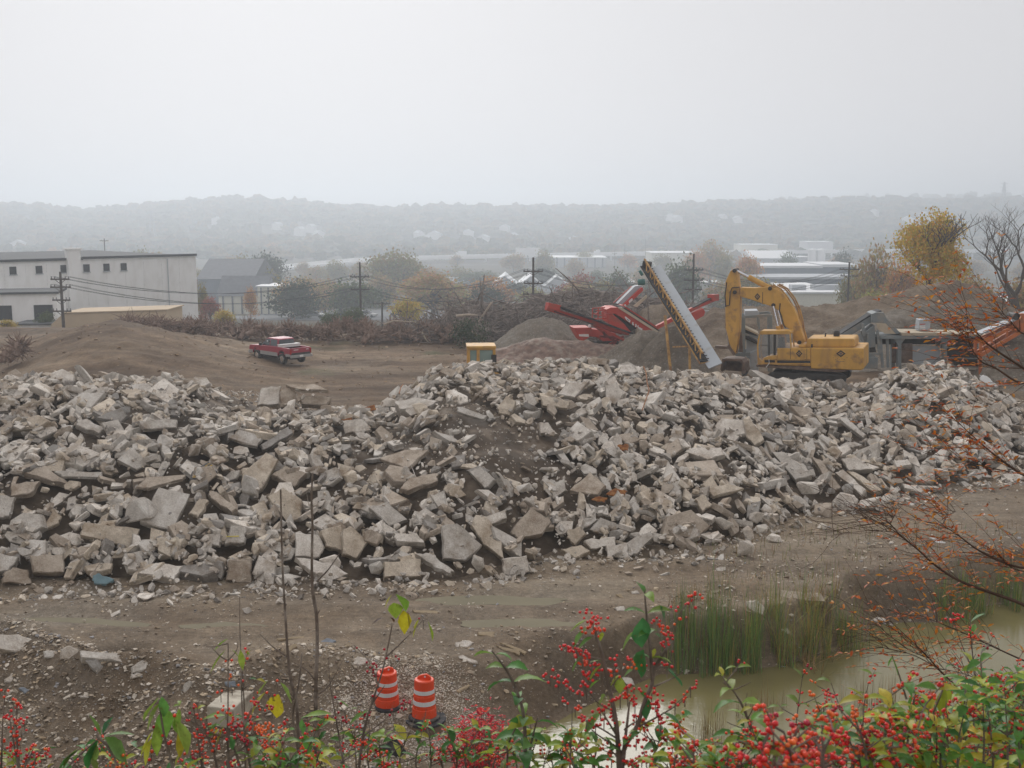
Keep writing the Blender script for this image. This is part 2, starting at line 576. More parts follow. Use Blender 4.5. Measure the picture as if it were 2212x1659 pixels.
# ---------------- background valley ----------------
M_WHITEWALL = M('white_painted_block', (0.9, 0.89, 0.87), var=.03, scale=.3, dirt=(.70, .68, .64), damt=-.2, streak=.6, bmp=.05)
M_ROOFGREY = M('grey_shingle', (0.16, 0.165, 0.18), var=.15, scale=1)
M_ROOFDARK = M('dark_roof_edge', (0.07, 0.075, 0.08), var=.2)
M_WINDOW = M('dark_window', (0.03, 0.035, 0.04), rough=.2, var=.2, spec=.5)
M_TAN = M('tan_wall', (0.56, 0.44, 0.30), var=.08, scale=.5)
M_ROOFWHITE = M('white_metal_roof', (0.78, 0.79, 0.8), var=.05, rough=.5)
M_GREYWALL = M('grey_metal_wall', (0.48, 0.5, 0.52), var=.12, scale=.3)
M_BLUEWALL = M('blue_grey_wall', (0.2, 0.23, 0.27), var=.15, scale=.2)
M_CREAM = M('cream_wall', (0.72, 0.70, 0.60), var=.08)
M_BRICK = M('brown_brick', (0.26, 0.17, 0.13), var=.2)
M_WOODPOLE = M('weathered_pole_wood', (0.085, 0.07, 0.06), var=.3, scale=4)
M_STEEL = M('galvanised_steel', (0.33, 0.34, 0.35), rough=.5, metal=.5)
M_BARK = M('grey_brown_bark', (0.095, 0.078, 0.065), var=.35, scale=6, bmp=.5)
M_ASPHALT = M('lot_asphalt', (0.09, 0.095, 0.105), var=.25, scale=.15, glob=True)
M_CONCDECK = M('pale_concrete', (0.82, 0.82, 0.81), var=.08, scale=.1, glob=True)


def zpm(Y):
    return FPX / Y / ZS


def gy(zx, Y):
    p = at(zx, 500, Y)
    return Vector((p.x, Y, gz(p.x, Y)))


# white warehouse on the left
wa = at(-190, 600, 133); wb = at(425, 600, 160)
wh = empty('warehouse', (wb.x, wb.y, -5.4))
tag(wh, 'long white block warehouse with dark roof edge and row of tiny windows', 'warehouse')
ax = Vector((wb.x - wa.x, wb.y - wa.y, 0)); LW = ax.length; ang = math.atan2(ax.y, ax.x)
wh.rotation_euler = (0, 0, ang)
TOPW = 4.8 + 5.4
m = MB(); m.box((-LW / 2, 17, TOPW / 2 - 1), (LW, 34, TOPW + 2)); m.build('wall', M_WHITEWALL, wh)
m = MB()
for k in range(9):
    x0 = -LW + k * LW / 9; m.box((x0 + LW / 18, -.12 - .002 * k, TOPW + .12 + (.1 if k > 4 else 0)), (LW / 9 + .01, .35, .32))
m.box((-LW / 2, 17.2, TOPW + .05), (LW, 33.6, .15))
m.build('roof_edge', M_ROOFDARK, wh)
m = MB(); m.box((-LW + (165 + 190) / 615 * LW - 2.2, -.35, TOPW / 2 + .6), (1.7, .9, TOPW + 1.6)); m.box((-LW + (165 + 190) / 615 * LW - 2.2, -.35, TOPW + 1.45), (2.2, 1.2, .2))
m.build('chimney', M_WHITEWALL, wh)
m = MB()
for k in range(1, 14): m.box((-LW * k / 14, -.012, TOPW / 2 - .2), (.05, .02, TOPW - .6))
m.build('wall_joint', M('faint_joint', (.78, .77, .75)), wh)
for k in (.12,):
    m = MB(); m.tube([(-LW * k, -.14, 0), (-LW * k, -.14, TOPW - .2)], .07, 6); m.build('downpipe', M_GREYWALL, wh)
for zx in (-30, 32, 88, 141, 190, 233, 270):
    f = (zx + 190) / 615.0
    f = f * 133 / (133 + (160 - 133) * (1 - f)) if False else f
    # distance along the wall whose photo column is zx
    lo, hi = 0.0, 1.0
    for _ in range(30):
        md = (lo + hi) / 2
        p = wa.lerp(wb, md)
        if float(column(np.array(p.x), np.array(p.y))) < zx: lo = md
        else: hi = md
    xl = -LW * (1 - md)
    w = MB(); w.box((xl, -.03, TOPW - 1.15), (.85, .1, 1.0)); wo = w.build('window', M_WINDOW, wh)
    w = MB(); w.box((xl, -.06, TOPW - 1.72), (1.05, .16, .12)); w.build('sill', M_GREYWALL, wo)

# annex
an = at(-120, 640, 128); an2 = at(122, 640, 131)
ann = empty('office_annex', (an2.x, an2.y, -5.2)); ann.rotation_euler = (0, 0, math.atan2(an2.y - an.y, an2.x - an.x))
tag(ann, 'low white annex with two dark wide windows in front of the warehouse', 'building')
LA = (an2 - an).length
ta = at(100, 634, 131).z + 5.2
m = MB(); m.box((-LA / 2, 3.5, ta / 2 - 1), (LA, 7, ta + 2)); m.build('wall', M_WHITEWALL, ann)
m = MB(); m.box((-LA / 2, 3.4, ta + .12), (LA + .5, 7.4, .25)); m.build('roof', M_ROOFDARK, ann)
for a, b in ((-45, 31), (72, 113)):
    xa = -(an2 - at(a, 640, 130.5)).length; xb = -(an2 - at(b, 640, 131)).length
    w = MB(); w.box(((xa + xb) / 2, -.03, ta - 2.2), (xb - xa, .12, 1.75)); w.build('window', M_WINDOW, ann)
lo_ = empty('lean_to', at(98, 700, 124)); lo_.location.z = -4.5
tag(lo_, 'small white lean-to with dark roof below the office annex', 'shed')
tl = at(98, 702, 124).z + 4.5
m = MB(); m.box((0, 2, tl / 2 - .5), (7.2, 4, tl + 1)); m.build('wall', M_WHITEWALL, lo_)
m = MB(); m.box((0, 1.9, tl + .1), (7.6, 4.4, .18)); m.build('roof', M_ROOFDARK, lo_)
tn = empty('tan_shed', at(238, 700, 122)); tn.location.z = -4
tag(tn, 'low tan windowless shed in front of the white warehouse wall', 'shed')
tt = at(238, 676, 122).z + 4; wt_ = 122 / zpm(122)
m = MB(); m.prism([(-6.6, -1), (6.3, -1), (6.3, tt + .25), (-5.2, tt - .1), (-6.6, tt - 1.3)], 0, 6); m.build('wall', M_TAN, tn)
m = MB(); m.beam((-5.3, 3, tt + .0), (6.5, 3, tt + .36), 6.3, .12); m.build('roof', M_TAN, tn)


def hall(name, zx0, zx1, ytop, Y, base, label, cat, wallm, roofm, roof='flat', depth=20, rise=2.0, bays=0, baym=None, gables=1, group=None, rh=.35):
    p0 = at(zx0, ytop, Y); p1 = at(zx1, ytop, Y)
    W = p1.x - p0.x
    h = p0.z - base
    e = empty(name, ((p0.x + p1.x) / 2, Y, base)); tag(e, label, cat, group)
    if roof == 'flat':
        m = MB(); m.box((0, depth / 2, h / 2 - .5), (W, depth, h + 1)); m.build('wall', wallm, e)
        m = MB(); m.box((0, depth / 2, h + rh / 2), (W + .8, depth + .8, rh)); m.build('roof', roofm, e)
    elif roof == 'gable':
        m = MB(); mr = MB(); w = W / gables
        for k in range(gables):
            x0 = -W / 2 + k * w
            m.prism([(x0, -1), (x0 + w, -1), (x0 + w, h - rise), (x0 + w / 2, h), (x0, h - rise)], .3, depth)
            for s in (-1, 1):
                xa = x0 + w / 2; xb = x0 + w / 2 + s * w / 2
                mr.prism([(xa, h + .03), (xb, h - rise + .03), (xb, h - rise + .33), (xa, h + .36)], 0, depth + .3)
        m.build('wall', wallm, e); mr.build('roof', roofm, e)
    elif roof == 'side':
        m = MB(); m.box((0, depth / 2, (h - rise) / 2 - .5), (W, depth, h - rise + 1)); m.build('wall', wallm, e)
        m = MB()
        vs = [(-W / 2 - .4, -.5, h - rise), (W / 2 + .4, -.5, h - rise), (W / 2 + .4, depth / 2, h), (-W / 2 - .4, depth / 2, h), (-W / 2 - .4, depth + .5, h - rise), (W / 2 + .4, depth + .5, h - rise)]
        m.add([Vector(v) for v in vs], [(0, 1, 2, 3), (3, 2, 5, 4), (0, 3, 4), (1, 5, 2), (0, 4, 5, 1)]); m.build('roof', roofm, e)
    if bays:
        for k in range(bays):
            x = -W / 2 + (k + .5) * W / bays
            b = MB(); b.box((x, -.1, (h - (rise if roof != 'flat' else 0)) / 2), (W / bays * .18, .3, (h - (rise if roof != 'flat' else 0)) * .96)); b.build('pilaster', baym or M_ROOFGREY, e)
    return e


hall('church_hall', 425, 545, 563, 330, -17, 'large hall with wide grey shingle roof behind the white warehouse', 'hall', M_BLUEWALL, M_ROOFGREY, 'side', 30, 5.5)
hall('church_wing', 470, 572, 598, 300, -16.3, 'cream wing with grey roof and dark pilasters below the large hall', 'building', M_CREAM, M_ROOFGREY, 'side', 12, 5.2, 5)
hall('church_block', 556, 618, 620, 296, -16.3, 'flat cream block with dark vertical strips beside the grey roof', 'building', M_CREAM, M_ROOFWHITE, 'flat', 12, 0, 4)
hall('gabled_warehouse', 1062, 1232, 597, 470, -23, 'warehouse with three white gabled roofs beyond the brush pile', 'warehouse', M_GREYWALL, M_ROOFWHITE, 'gable', 34, 4.5, gables=3)
hall('long_shed', 935, 1058, 600, 520, -23.5, 'long low grey shed beside the three white gables', 'shed', M_BLUEWALL, M_GREYWALL, 'side', 16, 2.5)
hall('distant_plant', 1195, 1310, 557, 800, -27, 'hazy grey flat factory under the highway', 'factory', M_GREYWALL, M_ROOFWHITE, 'flat', 40, 0, 7, M_BLUEWALL)
hall('distant_depot', 1408, 1502, 547, 780, -27, 'pale blank depot right of the leaning conveyor head', 'depot', M_CREAM, M_ROOFWHITE, 'flat', 40)
hall('white_roof_shed', 1625, 1715, 543, 640, -26, 'shed with broad pale gabled roof near the white tanks', 'shed', M_GREYWALL, M_ROOFWHITE, 'side', 34, 4.0)
hall('annexed_shed', 1700, 1748, 556, 636, -26, 'narrow pale flat shed joined to the pale gabled roof', 'shed', M_GREYWALL, M_ROOFWHITE, 'flat', 14)
hall('long_warehouse', 1640, 1775, 579, 430, -21, 'long blue-grey warehouse with white roof line behind the digger boom', 'warehouse', M_BLUEWALL, M_ROOFWHITE, 'flat', 26, 0, 0, None, 1, None, .9)
hall('long_warehouse', 1775, 1850, 577, 440, -21, 'shorter blue-grey warehouse with white roof next to the long one', 'warehouse', M_BLUEWALL, M_ROOFWHITE, 'flat', 26, 0, 0, None, 1, None, 1.1)
hall('dark_shed', 1640, 1860, 603, 360, -19, 'dark low shed with pale eave below the long warehouse', 'shed', M_BLUEWALL, M_GREYWALL, 'flat', 20, 0, 0, None, 1, None, .7)
lw = hall('low_white_building', 1690, 1825, 634, 240, -12.5, 'low building with broad white roof and rooftop boxes behind the soil mound', 'building', M_CREAM, M_ROOFWHITE, 'flat', 34)
for zx, w in ((1727, 3.2), (1790, 6.5)):
    p = at(zx, 634, 246); b = MB(); b.box((p.x - lw.location.x, 8, p.z + 12.5 + .9), (w, 3, 1.9)); b.build('rooftop_unit', M_GREYWALL, lw)
hall('right_shed', 2190, 2330, 655, 230, -11, 'pale shed half hidden behind the bare tree', 'shed', M_ROOFWHITE, M_ROOFWHITE, 'flat', 16)
hall('hill_depot', 1600, 1680, 529, 950, -27, 'very faint pale flat building far across the valley, right of the boom', 'building', M_CREAM, M_ROOFWHITE, 'flat', 30)
hall('hill_depot', 1745, 1800, 523, 1000, -27, 'very faint white flat building on the far valley floor above the tanks', 'building', M_ROOFWHITE, M_ROOFWHITE, 'flat', 30)
for i, zx in enumerate((1755, 1774)):
    p = at(zx, 538, 615); h = p.z + 26
    t = empty('storage_tank', (p.x, 615, -26)); tag(t, ('left' if i == 0 else 'right') + ' one of the two tall white tanks', 'tank', 'white storage tanks')
    m = MB(); m.lathe((0, 0, 0), [(2.4, -1), (2.4, h - .6)], 20); m.build('shell', M_ROOFWHITE, t, smooth=True)
    m = MB(); m.lathe((0, 0, 0), [(2.45, h - .6), (2.2, h - .1), (.1, h + .3)], 20); m.build('top', M_ROOFWHITE, t)

# highway viaduct
hw = empty('highway_bridge', (0, 880, -27)); tag(hw, 'pale highway viaduct crossing the valley', 'bridge')
P = [at(560, 583, 700), at(640, 574, 745), at(760, 563, 815), at(890, 557.5, 870), at(1100, 552.5, 905), at(1450, 547, 930), at(1800, 543, 955), at(2230, 541, 975), at(2500, 541, 980)]
m = MB((0, 880, -27)); mp = MB((0, 880, -27)); mr = MB((0, 880, -27))
for a, b in zip(P[:-1], P[1:]):
    m.beam(a + Vector((0, 6, -.9)), b + Vector((0, 6, -.9)), 13, 1.6)
    for s in (0, 12.4):
        mr.beam(a + Vector((0, s - .2, .3)), b + Vector((0, s - .2, .3)), .35, 2.2)
    n = max(1, int((b - a).length / 32))
    for k in range(n):
        q = a.lerp(b, (k + .5) / n)
        for dy in (2, 10): mp = MB((0, 880, -27)); mp.beam(q + Vector((0, dy, -1.8)), (q.x, q.y + dy, -29), 1.2, 1.2); mp.build('pier', M_CONCDECK, hw)
m.build('deck', M_CONCDECK, hw); mr.build('parapet', M_CONCDECK, hw)
tr = [(995, 'white box lorry on the highway viaduct'), (1290, 'white van on the highway viaduct right of the first lorry')]
for i, (zx, lb) in enumerate(tr):
    q = at(zx, 550, 905 + i * 15); q.z = P[4].z + .9 if i == 0 else P[4].z * .45 + P[5].z * .55 + .9
    t = empty('highway_lorry' if i == 0 else 'highway_van', (q.x, q.y + 6, q.z - .95)); tag(t, lb, 'lorry' if i == 0 else 'van')
    m = MB(); m.box((1.2, 0, 2.2), (7 if i == 0 else 3.6, 2.4, 2.8)); m.build('cargo_box', M_ROOFWHITE, t)
    m = MB(); m.box((-3.4 if i == 0 else -1.5, 0, 1.6), (1.8, 2.2, 2)); m.build('cab', M_ROOFWHITE, t)
    for wx in (-3, 3): 
        for sy in (-1, 1):
            m = MB(); m.lathe((wx * (1 if i == 0 else .5), sy * 1.1, .5), [(.05, -.1), (.5, -.1), (.5, .1), (.05, .1)], 10, axis=(0, 1, 0)); m.build('wheel', M_ROOFDARK, t)
# billboard
p = at(1140, 550, 860); bb = empty('billboard', (p.x, 860, -27)); tag(bb, 'pale blank billboard standing above the highway', 'billboard')
h0 = at(1140, 552, 860).z + 27; h1 = at(1140, 535, 860).z + 27
m = MB(); m.box((0, 0, (h0 + h1) / 2), (19, .6, h1 - h0)); m.build('panel', M_CONCDECK, bb)
m = MB(); m.tube([(0, .5, 0), (0, .5, h0 + 1)], .6); m.build('post', M_STEEL, bb)
# lots and roads on the valley floor
def drape(name, zx0, zx1, Y0, Y1, mat, off=.12):
    n = 16; vs = []; fs = []
    for j in range(n + 1):
        Y = Y0 + (Y1 - Y0) * j / n
        for i in range(n + 1):
            x = at(zx0 + (zx1 - zx0) * i / n, 600, (Y0 + Y1) / 2).x
            vs.append((x, Y, gz(x, Y) + off))
    for j in range(n):
        for i in range(n):
            a = j * (n + 1) + i; fs.append((a, a + 1, a + n + 2, a + n + 1))
    o = mesh_obj(name, vs, fs, mat); tag(o, kind='structure'); return o
drape('parking_lot', 520, 1180, 236, 320, M_ASPHALT)
drape('service_road', 1350, 2000, 560, 600, M_CONCDECK, .4)
CARC = [('white', (.6, .6, .6)), ('silver', (.4, .41, .43)), ('dark blue', (.05, .07, .13)), ('black', (.03, .03, .03))]
for i, (zx, Y, ci) in enumerate([(640, 262, 0), (676, 256, 1), (740, 268, 2), (790, 258, 0), (862, 264, 3), (905, 270, 1), (1000, 262, 2), (1090, 275, 0)]):
    q = gy(zx, Y)
    c = empty('parked_car', (q.x, q.y, q.z + .14), rng.uniform(-.3, .3))
    tag(c, '%s parked car far off in the lot, %s' % (CARC[ci][0], ['first from the left', 'second from the left', 'third from the left', 'fourth from the left', 'fifth from the left', 'sixth from the left', 'seventh from the left', 'rightmost'][i]), 'car', 'cars parked in the lot')
    mm = M('car_paint', CARC[ci][1], rough=.35, var=.05, spec=.5)
    b = MB(); b.prism([(-2.2, .35), (2.2, .35), (2.2, .8), (1.3, .95), (-2.2, .95)], -.85, .85); b.build('body', mm, c)
    b = MB(); b.prism([(-1.7, .95), (.9, .95), (.3, 1.45), (-1.2, 1.45)], -.75, .75); b.build('cabin', M_WINDOW, c)
    for wx in (-1.4, 1.4):
        for sy in (-1, 1):
            b = MB(); b.lathe((wx, sy * .8, .33), [(.05, -.1), (.33, -.1), (.33, .1), (.05, .1)], 10, axis=(0, 1, 0)); b.build('wheel', M_ROOFDARK, c)

# houses on the far slope
HS = [(600, 512), (648, 517), (672, 513), (690, 520), (905, 520), (922, 524), (938, 519), (1012, 516), (1018, 525), (1045, 524), (1090, 510), (1108, 522), (1447, 497), (1462, 500), (1560, 500), (1592, 503), (1885, 497), (1960, 505), (1995, 500), (40, 535), (470, 505), (1240, 528)]
HXY = []
for i, (zx, zy) in enumerate(HS):
    Y = 1230 + (528 - zy) * 9
    p = at(zx, zy, Y); g = gz(p.x, Y); HXY.append((p.x, Y))
    e = empty('hillside_house', (p.x, Y, max(g, p.z - 6)), rng.uniform(-.8, .8))
    above = 'behind the white warehouse' if zx < 430 else 'above the church roof' if zx < 620 else 'above the red pickup' if zx < 760 else 'above the middle tree row' if zx < 960 else 'above the billboard side' if zx < 1200 else 'above the leaning conveyor' if zx < 1500 else 'above the digger boom' if zx < 1700 else 'left of the yellow tree'
    tag(e, 'small pale gabled house among hillside trees ' + above, 'house', 'pale houses on the far slope')
    w, d, h = rng.uniform(9, 14), 9, rng.uniform(6, 8)
    b = MB(); b.prism([(-w / 2, -4), (w / 2, -4), (w / 2, h), (0, h + 3), (-w / 2, h)], -d / 2, d / 2); b.build('wall', M_ROOFWHITE, e)
    b = MB()
    for s in (-1, 1): b.prism([(0, h + 3.05), (s * (w / 2 + .5), h - .1), (s * (w / 2 + .5), h + .3), (0, h + 3.45)], -d / 2 - .4, d / 2 + .4)
    b.build('roof', M_GREYWALL, e)

# pylons on the far hill
for zx, zt, zb, Y, lb in ((2170, 393, 440, 1500, 'tall faint steel pylon on the far ridge behind the bare tree'), (2120, 425, 448, 1650, 'shorter faint steel pylon left of the tall one'), (327, 455, 500, 1250, 'faint pylon on the slope above the white warehouse')):
    p = at(zx, zt, Y); b0 = at(zx, zb, Y); H_ = p.z - b0.z + 14
    e = empty('pylon', (p.x, Y, b0.z - 14)); tag(e, lb, 'pylon')
    m = MB()
    for sx in (-1, 1):
        for sy in (-1, 1): m.beam((sx * 4, sy * 4, 0), (sx * .5, sy * .5, H_), .7, .7)
    for k in range(7):
        t0 = k / 7; t1 = (k + 1) / 7; a0 = 4 - 3.5 * t0; a1 = 4 - 3.5 * t1
        m.beam((-a0, -a0, H_ * t0), (a1, -a1, H_ * t1), .4, .4); m.beam((a0, -a0, H_ * t0), (-a1, -a1, H_ * t1), .4, .4)
    m.build('lattice', M_STEEL, e)
    m = MB()
    for k in (.72, .84, .95): m.beam((-5, 0, H_ * k), (5, 0, H_ * k), .6, .6)
    m.build('crossarm', M_STEEL, e)


# ---------------- utility poles ----------------
def pole(zx, ztop, Y, arms, lab, hbelow=1.5, group='utility poles along the rail lot'):
    t = at(zx, ztop, Y); g = gz(t.x, Y)
    e = empty('utility_pole', (t.x, Y, g)); tag(e, lab, 'utility pole', group)
    H_ = t.z - g
    m = MB(); m.tube([(0, 0, -hbelow), (0, 0, H_)], [.19, .12], 8); m.build('pole', M_WOODPOLE, e)
    out = []
    for za, w in arms:
        z = at(zx, za, Y).z - g
        a = MB(); a.box((0, -.16, z), (w, .12, .16)); a.beam((-w * .3, -.16, z), (0, -.14, z - .5), .05, .05); a.beam((w * .3, -.16, z), (0, -.14, z - .5), .05, .05)
        ao = a.build('crossarm', M_WOODPOLE, e)
        i_ = MB()
        for k in (-.46, -.28, .28, .46): i_.tube([(w * k, -.16, z + .08), (w * k, -.16, z + .3)], [.05, .035], 6)
        i_.build('insulator', M_ROOFDARK, ao)
        out.append(Vector((t.x, Y, g + z + .3)))
    return out


pl = [pole(130, 587, 118, [(603, 2.0), (620, 2.2), (648, 1.9), (672, 2.0)], 'dark utility pole with four crossarms before the white warehouse'),
      pole(777, 566, 150, [(598, 2.6), (625, 2.6)], 'utility pole with two crossarms behind the root stumps, above the pickup tailgate'),
      pole(1152, 556, 128, [(586, 2.3), (612, 2.2), (635, 2.4), (648, 2.3)], 'utility pole standing behind the brush pile left of the red tree'),
      pole(1499, 548, 150, [(583, 2.6), (605, 2.6), (625, 2.4)], 'utility pole behind the leaning conveyor, left of the digger stick'),
      pole(1835, 566, 165, [(582, 3.0), (596, 2.6)], 'utility pole behind the soil mound right of the digger boom'),
      pole(825, 652, 165, [(656, 2.6)], 'short utility pole right of the tall one above the pickup'),
      pole(982, 662, 160, [(666, 3.4)], 'short utility pole with one wide crossarm left of the brush pile'),
      pole(1127, 653, 150, [(658, 3.0)], 'short utility pole left of the gabled warehouse pole'),
      pole(1935, 580, 260, [(588, 3)], 'faint utility pole inside the orange tree'),
      pole(2222, 590, 150, [(600, 3)], 'utility pole behind the bare tree at the frame edge'),
      pole(225, 515, 330, [(520, 2.6)], 'faint pole rising behind the white warehouse roof'),
      pole(1350, 520, 760, [(530, 3)], 'thin far pole below the highway, above the brush pile'),
      pole(1395, 515, 760, [(530, 3)], 'thin far pole left of the conveyor head'),
      pole(1328, 540, 700, [(548, 3)], 'thin far pole right of the grey factory')]
wires = MB()
def wire(a, b, sag, k):
    pts = []
    for i in range(13):
        t = i / 12; q = a.lerp(b, t); q = Vector(q); q.z -= sag * 4 * t * (1 - t); pts.append(q)
    wires.tube(pts, .02, 4, cap=False)
off = (-1, -.6, .6, 1)
for i, j in ((0, 1), (1, 2), (2, 3), (3, 4)):
    for lv in (0, 1):
        A, B = pl[i][min(lv, len(pl[i]) - 1)], pl[j][min(lv, len(pl[j]) - 1)]
        for o_ in off:
            wire(A + Vector((o_, -.16, 0)), B + Vector((o_, -.16, 0)), 2.2, 0)
wo = wires.build('power_lines', M_ROOFDARK, tint=False); tag(wo, 'thin sagging power lines strung between the utility poles', 'power lines')


# ---------------- trees ----------------
def leaf_mat(name, c1, c2, trans=.25):
    m, nt, b = base_mat(name, .75, 0, .2)
    vec = nt.nodes.new('ShaderNodeTexCoord').outputs['Object']
    c = ramp(nt, noise(nt, vec, .35, 4), [(.35, c1), (.65, c2)])
    a = nt.nodes.new('ShaderNodeVertexColor'); a.layer_name = 'tint'
    c = mixc(nt, 1.0, c, a.outputs['Color'], 'MULTIPLY')
    c = mixc(nt, 1.0, c, (1.6, 1.5, 1.3), 'MULTIPLY')
    nt.links.new(c, b.inputs['Base Color'])
    tr = nt.nodes.new('ShaderNodeBsdfTranslucent'); nt.links.new(c, tr.inputs['Color'])
    mx = nt.nodes.new('ShaderNodeMixShader'); mx.inputs[0].default_value = .35
    nt.links.new(b.outputs[0], mx.inputs[1]); nt.links.new(tr.outputs[0], mx.inputs[2])
    nt.links.new(mx.outputs[0], nt.nodes['Material Output'].inputs['Surface'])
    return m


def tree_mesh(seed, H=10, W=8, trunk_h=2.5, depth=4, leaf=.35, nl=14, spread=.75, trad=.25, twigs=False, lean=0, kids=(3, 4), flat=1.0):
    """returns (trunk MB, crown MB): forking limbs, leaves round the tips"""
    r = random.Random(seed); T = MB(); C = MB(); tips = []
    def grow(p, d, L, rad, k):
        n = 3; pts = [p]
        for i in range(n):
            d = (d + Vector((r.uniform(-.16, .16), r.uniform(-.16, .16), r.uniform(-.05, .12)))).normalized()
            p = p + d * (L / n); pts.append(p)
            if k <= 1: tips.append(p)
        T.tube(pts, [rad * (1 - .35 * i / n) for i in range(n + 1)], 5 if k < 3 else 7, cap=False)
        if k == 0: return
        m_ = r.randint(*kids)
        a0 = r.uniform(0, 6.28)
        for i in range(m_):
            a = a0 + 6.283 * i / m_ + r.uniform(-.4, .4)
            s_ = Vector((math.cos(a), math.sin(a), 0))
            nd = (d * (1 - spread * .6) + s_ * spread * r.uniform(.6, 1.15) + Vector((0, 0, .18 * flat))).normalized()
            st = pts[-1] if i < 2 else pts[-2]
            grow(st, nd, L * r.uniform(.62, .82), rad * .58, k - 1)
    grow(Vector((0, 0, -.4)), Vector((lean, 0, 1)).normalized(), trunk_h, trad, depth)
    # fit to the wanted size
    zs = [t.z for t in tips]; xs = [abs(t.x) for t in tips]
    ks = H / max(zs); kw = W / 2 / max(xs)
    f = lambda v: (v[0] * kw, v[1] * kw, v[2] * ks)
    T.v = [f(v) for v in T.v]; tips = [Vector(f(t)) for t in tips]
    if nl:
        for t in tips:
            br = r.uniform(.75, 1.2)
            for _ in range(nl):
                c = t + Vector((r.gauss(0, 1), r.gauss(0, 1), r.gauss(0, .8))) * (leaf * 1.5)
                q = Euler((r.uniform(0, 6.28), r.uniform(0, 6.28), r.uniform(0, 6.28))).to_matrix()
                s = leaf * r.uniform(.6, 1.2)
                C.add([c + q @ Vector(v) for v in ((-s * .5, 0, 0), (0, -s * .3, 0), (s * .5, 0, s * .1), (0, s * .3, 0))], [(0, 1, 2, 3)],
                      tuple(br * r.uniform(.8, 1.2) for _ in range(3)))
    return T, C


KINDC = {'olive': ((.11, .105, .035), (.2, .17, .05)), 'green': ((.045, .065, .03), (.08, .105, .04)), 'orange': ((.26, .13, .045), (.34, .19, .06)),
         'tan': ((.2, .155, .075), (.28, .2, .1)), 'red': ((.17, .05, .035), (.24, .08, .05)), 'yellow': ((.30, .24, .05), (.36, .30, .09)), 'gold': ((.30, .215, .04), (.42, .32, .06)),
         'dark': ((.03, .045, .03), (.05, .065, .04)), 'yellowgreen': ((.16, .17, .04), (.24, .23, .07))}
LEAFM = {k: leaf_mat(k + '_autumn_leaves', *v) for k, v in KINDC.items()}


def full_crown(seed, H, W, leaf, nclump, nleaf, lowest=.12):
    """rounded, uneven crown reaching low, clumps of leaf faces with gaps"""
    r = random.Random(seed); C = MB()
    lobes = [(r.uniform(-.55, .55), r.uniform(-.55, .55), r.uniform(.3, .78), r.uniform(.28, .5)) for _ in range(8)] + [(0, 0, .8, .42), (0, 0, .45, .6)]
    for _ in range(nclump):
        lx, ly, lz, lr = r.choice(lobes)
        d = Vector((r.gauss(0, 1), r.gauss(0, 1), r.gauss(0, 1))).normalized() * (lr * r.uniform(.55, 1.0) ** .5)
        c = Vector(((lx + d.x) * W / 2, (ly + d.y) * W / 2, (lz + d.z * .52) * H))
        if c.z < lowest * H or c.z > H * 1.02: continue
        br = r.uniform(.75, 1.2)
        for _ in range(nleaf):
            q = Euler((r.uniform(0, 6.28), r.uniform(0, 6.28), r.uniform(0, 6.28))).to_matrix()
            s = leaf * r.uniform(.6, 1.2)
            p = c + Vector((r.gauss(0, 1), r.gauss(0, 1), r.gauss(0, .8))) * leaf * 1.5
            C.add([p + q @ Vector(v) for v in ((-s * .5, 0, 0), (0, -s * .35, 0), (s * .5, 0, s * .1), (0, s * .35, 0))], [(0, 1, 2, 3)], tuple(br * r.uniform(.8, 1.2) for _ in range(3)))
    return C


PROTO = []
for s in range(5):
    T, _C = tree_mesh(100 + s, 8.8, 7.5, 2.0, 4, .42, 0, .8 + .05 * s, .28)
    PROTO.append((T, full_crown(300 + s, 10, 10.5, .62, 260, 12)))
MESHC = {}


def put_tree(zx, ztop, zbot, zw, kind, Y, label, group='trees in the valley', proto=None, bare=False):
    i = rng.randrange(5) if proto is None else proto
    for kk in (('T', i), ('C', i, kind)):
        if kk not in MESHC:
            mb = PROTO[i][0 if kk[0] == 'T' else 1]
            o = mb.build('trunk' if kk[0] == 'T' else 'crown', M_BARK if kk[0] == 'T' else LEAFM[kind])
            MESHC[kk] = o.data; bpy.data.objects.remove(o)
    t = at(zx, ztop, Y); g = gz(t.x, Y)
    zb = at(zx, zbot, Y).z
    base = min(g, zb) if True else g
    base = g if abs(g - zb) < 6 else zb if zb < g else g
    Hh = t.z - base
    e = empty('autumn_tree' if kind not in ('green', 'dark') else 'green_tree', (t.x, Y, base), rng.uniform(0, 6.28))
    s = Hh / 10.6; w = zw / zpm(Y) / 9.5
    e.scale = (w, w, s)
    tag(e, label, 'tree', group)
    link(bpy.data.objects.new('trunk', MESHC[('T', i)]), e)
    link(bpy.data.objects.new('crown', MESHC[('C', i, kind)]), e)
    return e


